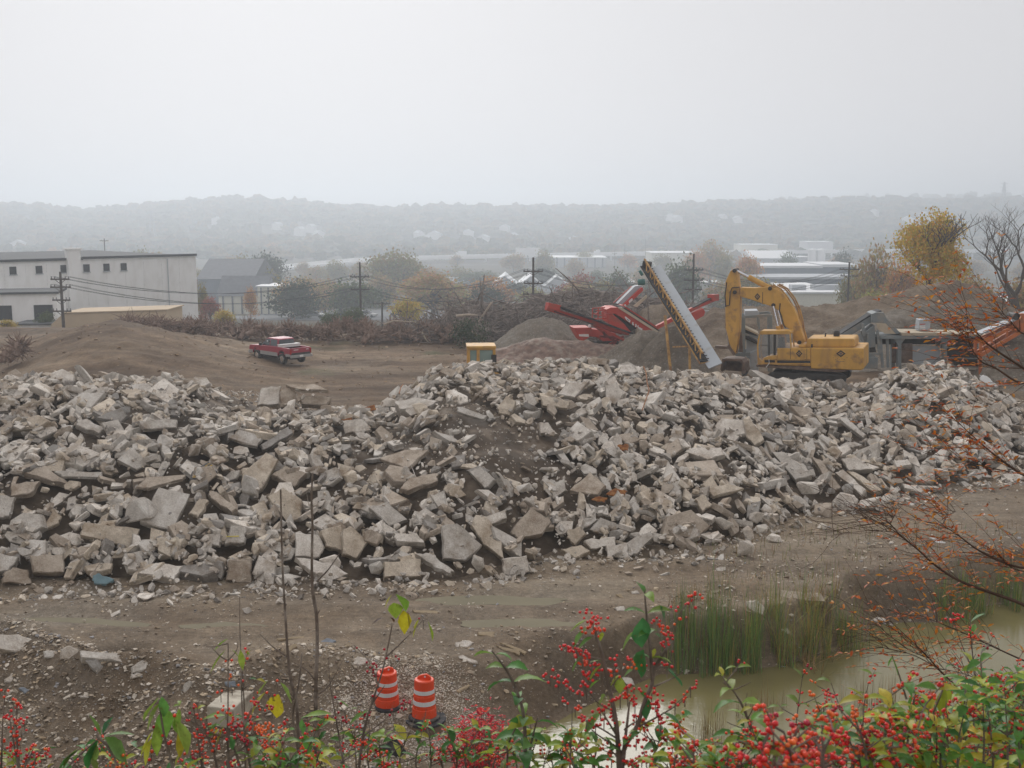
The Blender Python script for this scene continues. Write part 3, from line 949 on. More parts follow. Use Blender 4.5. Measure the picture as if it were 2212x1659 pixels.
KW = {'olive': 'olive green', 'green': 'green', 'orange': 'orange brown', 'tan': 'tan', 'red': 'rust red', 'yellow': 'yellow', 'gold': 'golden', 'dark': 'dark green', 'yellowgreen': 'yellow green'}
TR = [(520, 552, 655, 70, 'olive', 400, 'over the grey church roof'), (575, 545, 655, 85, 'dark', 400, 'right of the church roof'), (540, 600, 660, 70, 'orange', 330, 'behind the church pilasters'),
      (845, 540, 655, 120, 'olive', 400, 'tallest in the middle of the valley'), (885, 548, 650, 70, 'olive', 410, 'right beside the tallest olive tree'), (935, 588, 690, 120, 'orange', 345, 'right of the tall olive tree'), (965, 610, 695, 90, 'yellowgreen', 300, 'in front of the orange tree'),
      (720, 612, 690, 110, 'orange', 360, 'left of the tall pole'), (660, 600, 690, 90, 'tan', 370, 'right of the cream church block'), (640, 640, 690, 60, 'dark', 330, 'beside the cream church block'), (800, 615, 690, 90, 'green', 340, 'below the tall olive tree'),
      (880, 644, 712, 70, 'yellow', 158, 'bright beside the stump row'), (768, 664, 712, 62, 'green', 145, 'low behind the stump row at the tall pole'), (720, 672, 712, 55, 'green', 150, 'low above the pickup'), (1040, 640, 680, 90, 'yellowgreen', 280, 'behind the left end of the brush pile'),
      (1262, 588, 650, 84, 'red', 300, 'round one behind the brush pile'), (1225, 612, 650, 60, 'red', 290, 'low one left of the round red tree'), (1338, 583, 650, 84, 'green', 310, 'right of the round red tree'), (1175, 540, 585, 46, 'olive', 640, 'left of the far grey factory'),
      (1108, 606, 650, 56, 'dark', 400, 'in front of the three white gables'), (1150, 620, 655, 70, 'yellowgreen', 300, 'under the gabled warehouse'), (1030, 585, 640, 100, 'green', 520, 'left of the three white gables'), (985, 575, 640, 80, 'olive', 560, 'behind the long low shed'),
      (1480, 560, 680, 88, 'green', 300, 'right behind the conveyor head'), (1535, 518, 625, 74, 'tan', 560, 'tall faint one right of the conveyor'), (1562, 545, 625, 50, 'olive', 500, 'narrow one left of the boom top'), (1505, 540, 625, 56, 'orange', 540, 'left of the tall faint tan tree'),
      (1618, 550, 650, 62, 'orange', 380, 'over the digger boom'), (1560, 610, 670, 80, 'tan', 300, 'behind the digger stick'), (1820, 540, 610, 60, 'dark', 500, 'right of the white tanks'), (1705, 545, 590, 60, 'green', 560, 'in front of the pale gabled roof'),
      (1905, 530, 650, 90, 'tan', 190, 'pale one left of the golden tree'), (1950, 560, 650, 90, 'orange', 180, 'beside the golden tree foot'), (1845, 585, 660, 60, 'olive', 220, 'beside the pole right of the boom'), (1900, 625, 660, 90, 'yellowgreen', 170, 'low on the mound skyline'),
      (2090, 590, 660, 110, 'tan', 130, 'scrubby one under the bare tree'), (2200, 600, 700, 110, 'tan', 125, 'scrubby one at the right frame edge'), (2010, 600, 640, 70, 'tan', 140, 'low one below the golden crown'),
      (452, 640, 715, 42, 'red', 190, 'against the right end of the warehouse'), (482, 668, 722, 48, 'yellow', 140, 'small bright one at the warehouse corner'), (540, 620, 690, 30, 'orange', 230, 'thin one before the church pilasters'), (433, 610, 700, 24, 'olive', 200, 'narrow one at the warehouse corner'),
      (300, 540, 580, 60, 'olive', 420, 'peeping over the warehouse roof'), (345, 546, 580, 46, 'tan', 420, 'smaller one peeping over the warehouse roof'), (100, 672, 715, 46, 'green', 126, 'small one at the office annex'), (10, 690, 740, 40, 'yellow', 110, 'small one at the left frame edge')]
for zx, zt, zb, zw, kd, Y, wh_ in TR:
    put_tree(zx, zt, zb, zw, kd, Y, KW[kd] + ' tree ' + wh_)
# further rows that fill the valley floor
fill_places = []
for k in range(170):
    Y = rng.choice([260, 300, 350, 420, 500, 560, 650, 720, 800, 1000, 1050, 1090]) * rng.uniform(.97, 1.03)
    zx = rng.uniform(-60, 2270)
    if zx < 430 and Y < 380: continue
    x = at(zx, 600, Y).x
    g = gz(x, Y)
    zg = 464 + (CAMH - g) * zpm(Y)
    hh = rng.uniform(6.5, 12)
    if 1640 < zx < 1870 and Y < 450: continue
    if 1070 < zx < 1230 and Y < 480: continue
    if 430 < zx < 620 and Y < 330: continue
    kd = rng.choice(['olive', 'green', 'orange', 'tan', 'olive', 'dark', 'green', 'tan'])
    put_tree(zx, zg - hh * zpm(Y), zg, hh * zpm(Y) * rng.uniform(1.0, 1.5), kd, Y, KW[kd] + ' tree in the hazy tree rows of the valley floor', 'trees in the hazy valley rows')

# golden tree and bare tree on the right
def own_tree(name, zx, ztop, Y, zbase, zw, seed, label, leafm, crown=None, **kw):
    t = at(zx, ztop, Y); g = at(zx, zbase, Y).z
    T, C = tree_mesh(seed, t.z - g, zw / zpm(Y), **kw)
    e = empty(name, (t.x, Y, g)); tag(e, label, 'tree')
    T.build('trunk', M_BARK, e)
    if crown: C = full_crown(seed + 1, (t.z - g), zw / zpm(Y), *crown)
    if C.v: C.build('crown', leafm, e)
    return e


own_tree('golden_tree', 2014, 456, 112, 640, 178, 41, 'tall golden yellow tree standing on the mound skyline', LEAFM['gold'], crown=(.3, 620, 15, .2), trunk_h=1.6, depth=5, leaf=.26, nl=0, spread=.6, trad=.2, kids=(3, 3), flat=1.3)
own_tree('bare_tree', 2225, 432, 96, 700, 310, 55, 'large bare grey tree at the right behind the mound', LEAFM['tan'], trunk_h=1.9, depth=7, leaf=.12, nl=0, spread=.55, trad=.17, kids=(2, 3))

# ---------------- wooded hills ----------------
M_WOODS = leaf_mat('distant_woods_leaves', (.05, .055, .035), (.12, .10, .05))
fb = MB()
bmi = bmesh.new(); bmesh.ops.create_icosphere(bmi, subdivisions=2, radius=1)
IV = np.array([v.co[:] for v in bmi.verts]); IF = [tuple(v.index for v in f.verts) for f in bmi.faces]; bmi.free()
nrr = np.random.RandomState(5)
def wood(Y, x, h, w):
    if any(abs(x - a) < 9 + w / 2 and -6 < b_ - Y < 75 for a, b_ in HXY): return
    g = gz(x, Y)
    a, b, c_ = nrr.uniform(0, 9, 3)
    d = 1 + .28 * np.sin(IV[:, 0] * 4 + a) * np.cos(IV[:, 1] * 4 + b) + .22 * np.sin(IV[:, 2] * 6 + c_) + nrr.uniform(-.14, .14, len(IV))
    v = IV * d[:, None] * np.array([w / 2, w / 2, h * .55]) + np.array([x, Y, g + h * .45])
    col = {0: (1.3, .95, .6), 1: (.8, 1, .8), 2: (1, 1, 1), 3: (1.5, 1.2, .7), 4: (.7, .8, .8)}[nrr.randint(5)]
    fb.add([tuple(q) for q in v], IF, col)
for k in range(2600):
    Y = nrr.uniform(1110, 1730) if k < 2300 else nrr.uniform(1900, 2500)
    x = nrr.uniform(-.52, .52) * Y
    wood(Y, x, nrr.uniform(9, 15), nrr.uniform(12, 24))
for k in range(500):
    Y = nrr.uniform(930, 1120); x = nrr.uniform(-.52, .52) * Y
    wood(Y, x, nrr.uniform(5, 11), nrr.uniform(8, 16))
for k in range(420):
    Y = nrr.uniform(1690, 1735); x = nrr.uniform(-.52, .52) * Y
    wood(Y, x, nrr.uniform(11, 17), nrr.uniform(16, 34))
fo = fb.build('hillside_woods', M_WOODS); tag(fo, kind='stuff'); fo['label'] = 'faint hazy woods covering the far hills'
# ---------------- soil and gravel heaps ----------------
def proj(x, y, z):
    x = np.asarray(x, float); y = np.asarray(y, float); z = np.asarray(z, float) - CAMH
    d = y * CP - z * SP; u = y * SP + z * CP
    return (512 + FPX * x / d) / ZS, (384 - FPX * u / d) / ZS


def crop(x0, y0, sc):
    return lambda x, y: ((x0 + x * sc) * 0.973592, (y0 + y * sc) * 0.973592)


c3 = crop(1180, 540, 460 / 2212); c4 = crop(1540, 560, 460 / 2212); c5 = crop(1850, 400, 422 / 1522)
c6 = crop(0, 780, 760 / 2212); c7 = crop(760, 760, 760 / 2212); c8 = crop(1500, 760, 772 / 2212)
cs1 = crop(1260, 640, 220 / 2212); cr1 = crop(1900, 640, 372 / 2212)
b1 = crop(0, 1250, 600 / 2193); b2 = crop(550, 1250, 600 / 2193); b3 = crop(1100, 1250, 600 / 2193); b4 = crop(1672, 1250, 600 / 2193)

def heap_mat(name, c1, c2, c3_, chip):
    m, nt, b = base_mat(name, .95, 0, .15)
    pos = nt.nodes.new('ShaderNodeNewGeometry').outputs['Position']
    c = ramp(nt, noise(nt, mapping(nt, pos, (1, 1, .5)), .32, 8, .68), [(.32, c1), (.5, c2), (.66, c3_)])
    c = mixc(nt, .65, c, ramp(nt, noise(nt, pos, 3.2, 8, .8), [(.25, .18), (.5, .5), (.75, .85)]), 'OVERLAY')
    v = nt.nodes.new('ShaderNodeTexVoronoi'); v.inputs['Scale'].default_value = 5.5; nt.links.new(pos, v.inputs['Vector'])
    sp = nt.nodes.new('ShaderNodeSeparateColor'); nt.links.new(v.outputs['Color'], sp.inputs[0])
    f = mixc(nt, 1.0, ramp(nt, v.outputs['Distance'], [(.22, 1), (.34, 0)]), ramp(nt, sp.outputs[0], [(.55, 0), (.62, .8)]), 'MULTIPLY')
    c = mixc(nt, f, c, chip)
    nt.links.new(c, b.inputs['Base Color'])
    bump(nt, b, mixc(nt, .5, noise(nt, pos, 2.2, 9, .75), noise(nt, pos, 9, 5, .7)), 1.0, .35)
    return m


M_SOIL = heap_mat('brown_soil', (.13, .09, .058), (.215, .16, .11), (.30, .24, .18), (.3, .25, .2))
M_SOILDARK = M('dark_soil', (0.095, 0.068, 0.046), var=.35, scale=.9, dirt=(.19, .148, .108), damt=.35, dscale=.9, bmp=.9, bscale=5, glob=True)
M_GRAVEL = heap_mat('crushed_gravel', (.155, .122, .09), (.225, .188, .148), (.29, .26, .22), (.33, .31, .27))


def heap(name, crest, Y, front, back, mat, label, cat, seed=1, rough=.12, nx=150, ny=70, pw=1.15):
    """mound whose skyline runs through the given points at distance Y"""
    zxs = [c[0] for c in crest]; x0, x1 = min(zxs), max(zxs)
    X0 = at(x0, 600, Y).x; X1 = at(x1, 600, Y).x
    cz = [(at(a, b, Y).x, at(a, b, Y).z) for a, b in crest]
    org = Vector(((X0 + X1) / 2, Y, 0)); org.z = gz(org.x, org.y)
    xs = np.linspace(X0, X1, nx); ys = np.linspace(Y - front, Y + back, ny)
    YY, XX = np.meshgrid(ys, xs, indexing='ij')
    H = interp(XX * Y / YY, cz)
    G = ground_h(XX, YY)
    GC = ground_h(XX * Y / YY, np.full_like(XX, Y))
    t = np.where(YY < Y, (YY - (Y - front)) / front, (Y + back - YY) / back)
    t = np.clip(t, 0, 1) ** pw
    t = 1 - (1 - t) ** 1.25
    Z = G - .25 + np.maximum(H - GC + .25, 0) * t + rough * fbm(XX * .6, YY * .6, 5, seed) * np.minimum(1, t * 3) * 2
    Z = Z + .06 * fbm(XX * 3, YY * 3, 3, seed + 5) * np.minimum(1, t * 3)
    Z[:, 0] = Z[:, -1] = (G - .6)[:, 0]; Z[:, -1] = (G - .6)[:, -1]; Z[0] = G[0] - .6; Z[-1] = G[-1] - .6
    vs = np.stack([XX - org.x, YY - org.y, Z - org.z], -1).reshape(-1, 3)
    fs = []
    for j in range(ny - 1):
        for i in range(nx - 1):
            a = j * nx + i; fs.append((a, a + 1, a + nx + 1, a + nx))
    o = mesh_obj(name, vs, fs, mat, smooth=True)
    o.location = org
    tag(o, label, cat)
    return o


heap('soil_mound', [(1385, 790), (1430, 740), (1480, 706), (1540, 672), (1600, 664), (1690, 660), (1745, 665), (1790, 660), (1850, 652), (1900, 640), (1960, 625), (2010, 612), (2050, 608), (2090, 618), (2130, 628), (2170, 650), (2212, 678), (2280, 720), (2400, 780)],
     88, 17, 20, M_SOIL, 'huge long brown soil mound filling the right side behind the digger', 'soil mound', 3, .2, 260, 110)
heap('gravel_mound', [(1700, 760), (1790, 712), (1860, 690), (1930, 668), (1985, 657), (2050, 652), (2110, 662), (2160, 690), (2230, 725), (2330, 780)], 80, 10, 12, M_GRAVEL,
     'grey gravel mound with ridged top in front of the brown soil mound', 'gravel heap', 7, .22, 200, 80)
heap('gravel_heap', [(1030, 775), (1060, 748), (1100, 715), (1140, 690), (1172, 683), (1215, 694), (1250, 716), (1285, 745), (1310, 775)], 84, 6, 7, M_GRAVEL,
     'conical brown gravel heap between the yellow loader roof and the red screener', 'gravel heap', 12, .08)
heap('brick_spoil', [(1030, 770), (1090, 748), (1140, 733), (1175, 727), (1215, 733), (1260, 741), (1330, 745), (1390, 752), (1440, 775)], 76, 5, 5,
     M('reddish_spoil', (0.19, 0.12, 0.09), var=.4, scale=2.5, dirt=(.3, .24, .19), damt=.4, dscale=2, bmp=.8, bscale=6, glob=True),
     'low heap of reddish spoil in front of the conical gravel heap', 'spoil heap', 22, .12)
heap('gravel_heap', [c3(640, 1240), c3(760, 1190), c3(900, 1090), c3(1040, 990), c3(1160, 922), c3(1250, 918), c3(1330, 945), c3(1400, 1000), c3(1520, 1120), c3(1640, 1260)], 70, 6, 7, M_GRAVEL,
     'grey gravel heap in front of the red screener', 'gravel heap', 31, .07)
heap('gravel_heap', [c3(1060, 1260), c3(1200, 1120), c3(1330, 990), c3(1450, 880), c3(1530, 860), c3(1640, 930), c3(1800, 1080), c3(1950, 1260)], 68, 5, 7, M_GRAVEL,
     'grey gravel heap under the leaning conveyor between its yellow legs', 'gravel heap', 33, .06)
heap('soil_heap', [c3(1080, 820), c3(1180, 700), c3(1300, 655), c3(1400, 640), c3(1500, 690), c3(1640, 800)], 95, 6, 7, M_SOIL,
     'brown soil heap seen behind the leaning conveyor', 'soil heap', 35, .07)
heap('gravel_heap', [cr1(1480, 1250), cr1(1600, 1080), cr1(1720, 820), cr1(1850, 620), cr1(2000, 520), cr1(2200, 470), cr1(2420, 520), cr1(2700, 800)], 64, 6, 7, M_GRAVEL,
     'pale gravel heap under the orange conveyor at the right edge', 'gravel heap', 37, .07)

# ---------------- rubble heap ----------------
CREST = [(-350, 800), (-100, 806), (0, 815), (60, 803), (150, 801), (300, 800), (400, 802), (450, 822), (500, 846), (560, 862), (700, 864), (760, 866), (830, 856), (880, 832), (920, 804), (960, 790), (1010, 784),
         (1060, 778), (1180, 774), (1280, 776), (1400, 790), (1500, 796), (1600, 806), (1700, 816), (1800, 822), (1860, 818), (1900, 800), (1950, 784), (2010, 782), (2070, 790), (2130, 822), (2212, 855), (2350, 900), (2500, 960)]
TOE = [(-350, 1270), (0, 1268), (200, 1262), (400, 1266), (700, 1258), (1000, 1255), (1100, 1236), (1200, 1200), (1400, 1196), (1540, 1186), (1640, 1150), (1700, 1125), (1760, 1105), (1900, 1090), (1950, 1078), (2100, 1044), (2212, 1034), (2500, 1010)]
CY = [(-350, 42), (0, 43), (400, 44), (600, 43), (760, 43), (900, 46), (1200, 48), (1400, 50), (1800, 53), (2212, 57), (2500, 60)]
TOEY = [(a, gp(a, b).y) for a, b in TOE]
CRZ = [(a, at(a, b, float(interp(np.array(a), CY))).z) for a, b in CREST]


def pile_h(x, y):
    col = column(x, y)
    ty = interp(col, TOEY); cy = interp(col, CY); cz = interp(col, CRZ)
    t = (y - ty) / (cy - ty)
    g = ground_h(x, y)
    f = np.where(t < 1, np.sin(np.clip(t, 0, 1) * math.pi / 2) ** .92, sstep(1 - (y - cy) / 9.0))
    n = .38 * fbm(x * .35, y * .35, 3, 51) * np.clip(t * 3, 0, 1) * np.where(t < 1, 1 - .6 * np.clip(t, 0, 1) ** 4, 1)
    # the platform behind stays at digger level
    h = np.maximum(cz - .35, 0) * f + n * (f > 0)
    hz = np.where(t < 1, np.maximum(h, g), np.maximum(h, g))
    return np.where((t > 0) & (f > 0), hz, g), t


def soil_patch(zx, zy):
    """0..1: bare soil between the slabs"""
    v = np.zeros_like(zx)
    for cx, cy, w, h, a in ((1090, 965, 120, 75, 1), (1000, 900, 70, 40, .9), (1180, 1020, 60, 40, .7), (880, 985, 110, 42, .6), (790, 960, 70, 40, .5), (520, 866, 90, 26, 1.0), (650, 880, 60, 16, .8), (1130, 1060, 70, 30, .6),
                            (1040, 1010, 60, 40, .6), (330, 1000, 60, 20, .4), (1700, 900, 60, 30, .3)):
        v = np.maximum(v, a * np.clip(1.6 - 1.25 * np.hypot((zx - cx) / w, (zy - cy) / h), 0, 1))
    return v


xs = np.arange(-34, 42, .22); ys = np.arange(28, 70, .22)
YY, XX = np.meshgrid(ys, xs, indexing='ij')
HH, TT = pile_h(XX, YY)
_zx, _zy = proj(XX, YY, HH)
core = HH - .38 + .28 * np.clip(soil_patch(_zx, _zy) * 2, 0, 1) + .12 * fbm(XX * 1.5, YY * 1.5, 4, 3)
core = np.where((TT > 0.02), core, ground_h(XX, YY) - .5)
nx = len(xs); fs = []
mask = (HH - ground_h(XX, YY) > .12)
from_idx = {}
keep = mask.copy()
keep[:-1] |= mask[1:]; keep[1:] |= mask[:-1]; keep[:, :-1] |= mask[:, 1:]; keep[:, 1:] |= mask[:, :-1]
core = np.where(mask, core, ground_h(XX, YY) - .3)
idx = -np.ones(keep.shape, int); idx[keep] = np.arange(keep.sum())
vs = np.stack([XX[keep], YY[keep], core[keep]], -1)
for j in range(len(ys) - 1):
    for i in range(nx - 1):
        q = (idx[j, i], idx[j, i + 1], idx[j + 1, i + 1], idx[j + 1, i])
        if min(q) >= 0: fs.append(q)
rc = mesh_obj('rubble_soil', vs, fs, M_SOILDARK, smooth=True)
tag(rc, 'dark soil and fines filling the core of the concrete rubble heap', 'soil', kind='stuff')


def concrete_mat():
    m, nt, b = base_mat('broken_concrete', .92, 0, .2)
    pos = nt.nodes.new('ShaderNodeNewGeometry').outputs['Position']
    c = ramp(nt, noise(nt, pos, 1.6, 5, .6), [(.3, (.39, .348, .302)), (.5, (.54, .497, .448)), (.7, (.68, .645, .60))])
    ag = nt.nodes.new('ShaderNodeTexVoronoi'); ag.inputs['Scale'].default_value = 28; nt.links.new(pos, ag.inputs['Vector'])
    sp = nt.nodes.new('ShaderNodeSeparateColor'); nt.links.new(ag.outputs['Color'], sp.inputs[0])
    c = mixc(nt, .3, c, ramp(nt, sp.outputs[0], [(0, .28), (.6, .5), (1, .72)]), 'OVERLAY')
    c = mixc(nt, ramp(nt, noise(nt, pos, .9, 6, .7), [(.52, 0), (.68, .75)]), c, (.24, .175, .12))
    c = mixc(nt, ramp(nt, noise(nt, pos, 4.5, 5, .7), [(.58, 0), (.70, .4)]), c, (.19, .165, .14))
    c = mixc(nt, ramp(nt, noise(nt, pos, 2.3, 4, .6), [(.6, 0), (.72, .6)]), c, (.66, .63, .56))
    a = nt.nodes.new('ShaderNodeVertexColor'); a.layer_name = 'tint'
    c = mixc(nt, 1.0, c, a.outputs['Color'], 'MULTIPLY')
    nt.links.new(c, b.inputs['Base Color'])
    h = mixc(nt, .5, noise(nt, pos, 14, 7, .7), ag.outputs['Distance'])
    bump(nt, b, h, .55, .035)
    return m


M_CONC = concrete_mat()
rr = random.Random(77)


def slab_geo(poly, th, jag=0.0, r=rr, rough=.03, sub=1, side=.76):
    """poly: points around the face in local xy (z=0 is the upper face). returns verts, faces, tints"""
    pts = []
    n0 = len(poly)
    for i in range(n0):
        a = Vector(poly[i]); b = Vector(poly[(i + 1) % n0])
        for k in range(sub):
            p = a.lerp(b, k / sub)
            if k: p = p + Vector((r.uniform(-1, 1), r.uniform(-1, 1))) * jag
            pts.append(p)
    c = sum(pts, Vector((0, 0))) / len(pts)
    n = len(pts); vs = []; tin = []
    rings = [(-.03, 0), (0, -th * .1), (jag * .3, -th * .55), (0, -th * .95), (-.05, -th)]
    for ri, (off, z) in enumerate(rings):
        for p in pts:
            d = (p - c); L = max(d.length, .01)
            q = c + d * (1 + off / L)
            j = rough * (1.2 if ri in (2, 3) else .4)
            vs.append((q.x + r.uniform(-j, j), q.y + r.uniform(-j, j), z + r.uniform(-j, j) * (.3 if ri == 0 else .8)))
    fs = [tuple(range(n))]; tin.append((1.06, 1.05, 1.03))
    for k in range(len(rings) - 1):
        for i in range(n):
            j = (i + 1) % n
            fs.append((k * n + j, k * n + i, (k + 1) * n + i, (k + 1) * n + j)); s = side * r.uniform(.88, 1.12); tin.append((s, s * .985, s * .96))  # broken sides browner, plus shade painted into the tint below the paler upper face
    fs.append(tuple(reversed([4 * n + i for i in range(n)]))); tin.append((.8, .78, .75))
    return vs, fs, tin


def lump_geo(seed, n=16):
    r = random.Random(seed); bm = bmesh.new()
    for _ in range(n):
        v = Vector((r.gauss(0, 1), r.gauss(0, 1), r.gauss(0, 1))).normalized()
        v = Vector([math.copysign(abs(q) ** .75, q) for q in v]) * r.uniform(.75, 1.05)
        bm.verts.new(v * .5)
    res = bmesh.ops.convex_hull(bm, input=bm.verts)
    for v in [g for g in res['geom_interior'] if isinstance(g, bmesh.types.BMVert)] + [g for g in res['geom_unused'] if isinstance(g, bmesh.types.BMVert)]:
        try: bm.verts.remove(v)
        except Exception: pass
    bmesh.ops.bevel(bm, geom=list(bm.edges), offset=.035, segments=1, affect='EDGES')
    bm.verts.index_update()
    vs = [tuple(v.co) for v in bm.verts]; fs = [tuple(v.index for v in f.verts) for f in bm.faces]; bm.free()
    return vs, fs, [(s, s * .99, s * .97) for s in (r.uniform(.86, 1.08) for _ in fs)]


LUMPS = [lump_geo(k, rng.randint(9, 14)) for k in range(36)]


def rpoly(r, w, d, n=None):
    n = n or r.choice((4, 4, 5, 5, 6))
    a0 = r.uniform(0, 6.28)
    pts = []
    for k in range(n):
        a = a0 + 6.283 * (k + r.uniform(-.22, .22)) / n
        q = r.uniform(.8, 1.1)
        pts.append((math.cos(a) * w / 2 * q, math.sin(a) * d / 2 * q))
    return pts


SLABS = []
for k in range(36):
    r_ = random.Random(500 + k)
    SLABS.append(slab_geo(rpoly(r_, 1, r_.uniform(.5, .9), r_.choice((4, 4, 4, 5, 5, 6))), r_.uniform(.13, .30), .03, r_, .018, 1))

# height map used to rest each piece on what already lies there
GR = .08
hx0, hy0 = -33.0, 29.0
hxs = np.arange(hx0, 42, GR); hys = np.arange(hy0, 68, GR)
gYY, gXX = np.meshgrid(hys, hxs, indexing='ij')
HM, HT = pile_h(gXX, gYY)
HG = ground_h(gXX, gYY)
PZX, PZY = proj(gXX, gYY, HM)
ONPILE = (HM - HG > .05)
SP_ = soil_patch(PZX, PZY)
HM = HM.copy()
BUSY = np.zeros(HM.shape, bool)


def hm_patch(x, y, r):
    i = int((x - hx0) / GR); j = int((y - hy0) / GR); k = max(1, int(r / GR))
    return slice(max(0, j - k), max(1, j + k + 1)), slice(max(0, i - k), max(1, i + k + 1))


def raise_hm(x, y, r, z):
    sj, si = hm_patch(x, y, r)
    d = np.hypot(gXX[sj, si] - x, gYY[sj, si] - y)
    HM[sj, si] = np.where(d < r, np.maximum(HM[sj, si], z - .35 * np.maximum(0, d - r * .5)), HM[sj, si])


def local(x, y, r):
    sj, si = hm_patch(x, y, r)
    h = HM[sj, si]
    if h.size < 4: return gz(x, y), Vector((0, 0, 1))
    a = np.c_[(gXX[sj, si] - x).ravel(), (gYY[sj, si] - y).ravel(), np.ones(h.size)]
    k, *_ = np.linalg.lstsq(a, h.ravel(), rcond=None)
    return float(k[2]), Vector((-k[0], -k[1], 1)).normalized()


def where_words(zx, zy, t):
    """place phrase from landmarks of the photo"""
    if t < .13:
        v = 'at the foot'
    elif t > .84:
        v = 'on the crest'
    elif t > .55:
        v = 'on the upper slope'
    else:
        v = 'on the lower slope'
    L = [(110, 'at its far left end'), (250, 'below the soil bank peak'), (420, 'below the white warehouse corner'), (560, 'left of the yellow-striped asphalt' if 1 else ''), (700, 'below the red pickup'), (860, 'between pickup and loader roof'), (1010, 'under the yellow loader roof'),
         (1160, 'by the bare soil scar'), (1300, 'below the gravel heap'), (1430, 'below the red screener'), (1560, 'below the leaning conveyor'), (1680, 'below the digger bucket'), (1860, 'below the digger body'), (2010, 'behind the pond reeds'), (2120, 'under the orange twigs'), (9999, 'at its far right end')]
    for lim, w in L:
        if zx < lim: break
    return v + ' ' + w


PIECES = []       # every individually built piece: (size on photo, builder)


def place_mat(n, yaw):
    q = Vector((0, 0, 1)).rotation_difference(n).to_matrix()
    return q @ Matrix.Rotation(yaw, 3, 'Z')


def thing_piece(kind, geo, Mx, loc, scale, tint, label, name, group='broken concrete pieces of the rubble heap'):
    vs, fs, tn = geo
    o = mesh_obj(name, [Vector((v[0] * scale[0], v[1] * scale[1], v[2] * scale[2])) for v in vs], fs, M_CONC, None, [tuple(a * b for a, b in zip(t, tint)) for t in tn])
    o.matrix_world = Matrix.Translation(loc) @ Mx.to_4x4()
    tag(o, label, 'concrete slab' if kind == 'slab' else 'concrete chunk', group)
    return o


def surf_hit(zx, zy):
    """where the view ray of a photo point meets the heap"""
    a = at(zx, zy, 20.0); cpos = Vector((0, 0, CAMH)); d = (a - cpos) / 20.0
    Y = 24.0
    ysr = np.arange(24, 66, .1)
    px_ = cpos.x + d.x * ysr; pz_ = CAMH + d.z * ysr
    h, t = pile_h(px_, ysr)
    ok = pz_ < h + .25
    k = np.argmax(ok)
    cyc = float(interp(np.array(zx), CY))
    if not ok.any() or ysr[k] > cyc + .5:
        k = int((cyc - 24) / .1)
    return Vector((px_[k], ysr[k], pz_[k])), float(t[k])


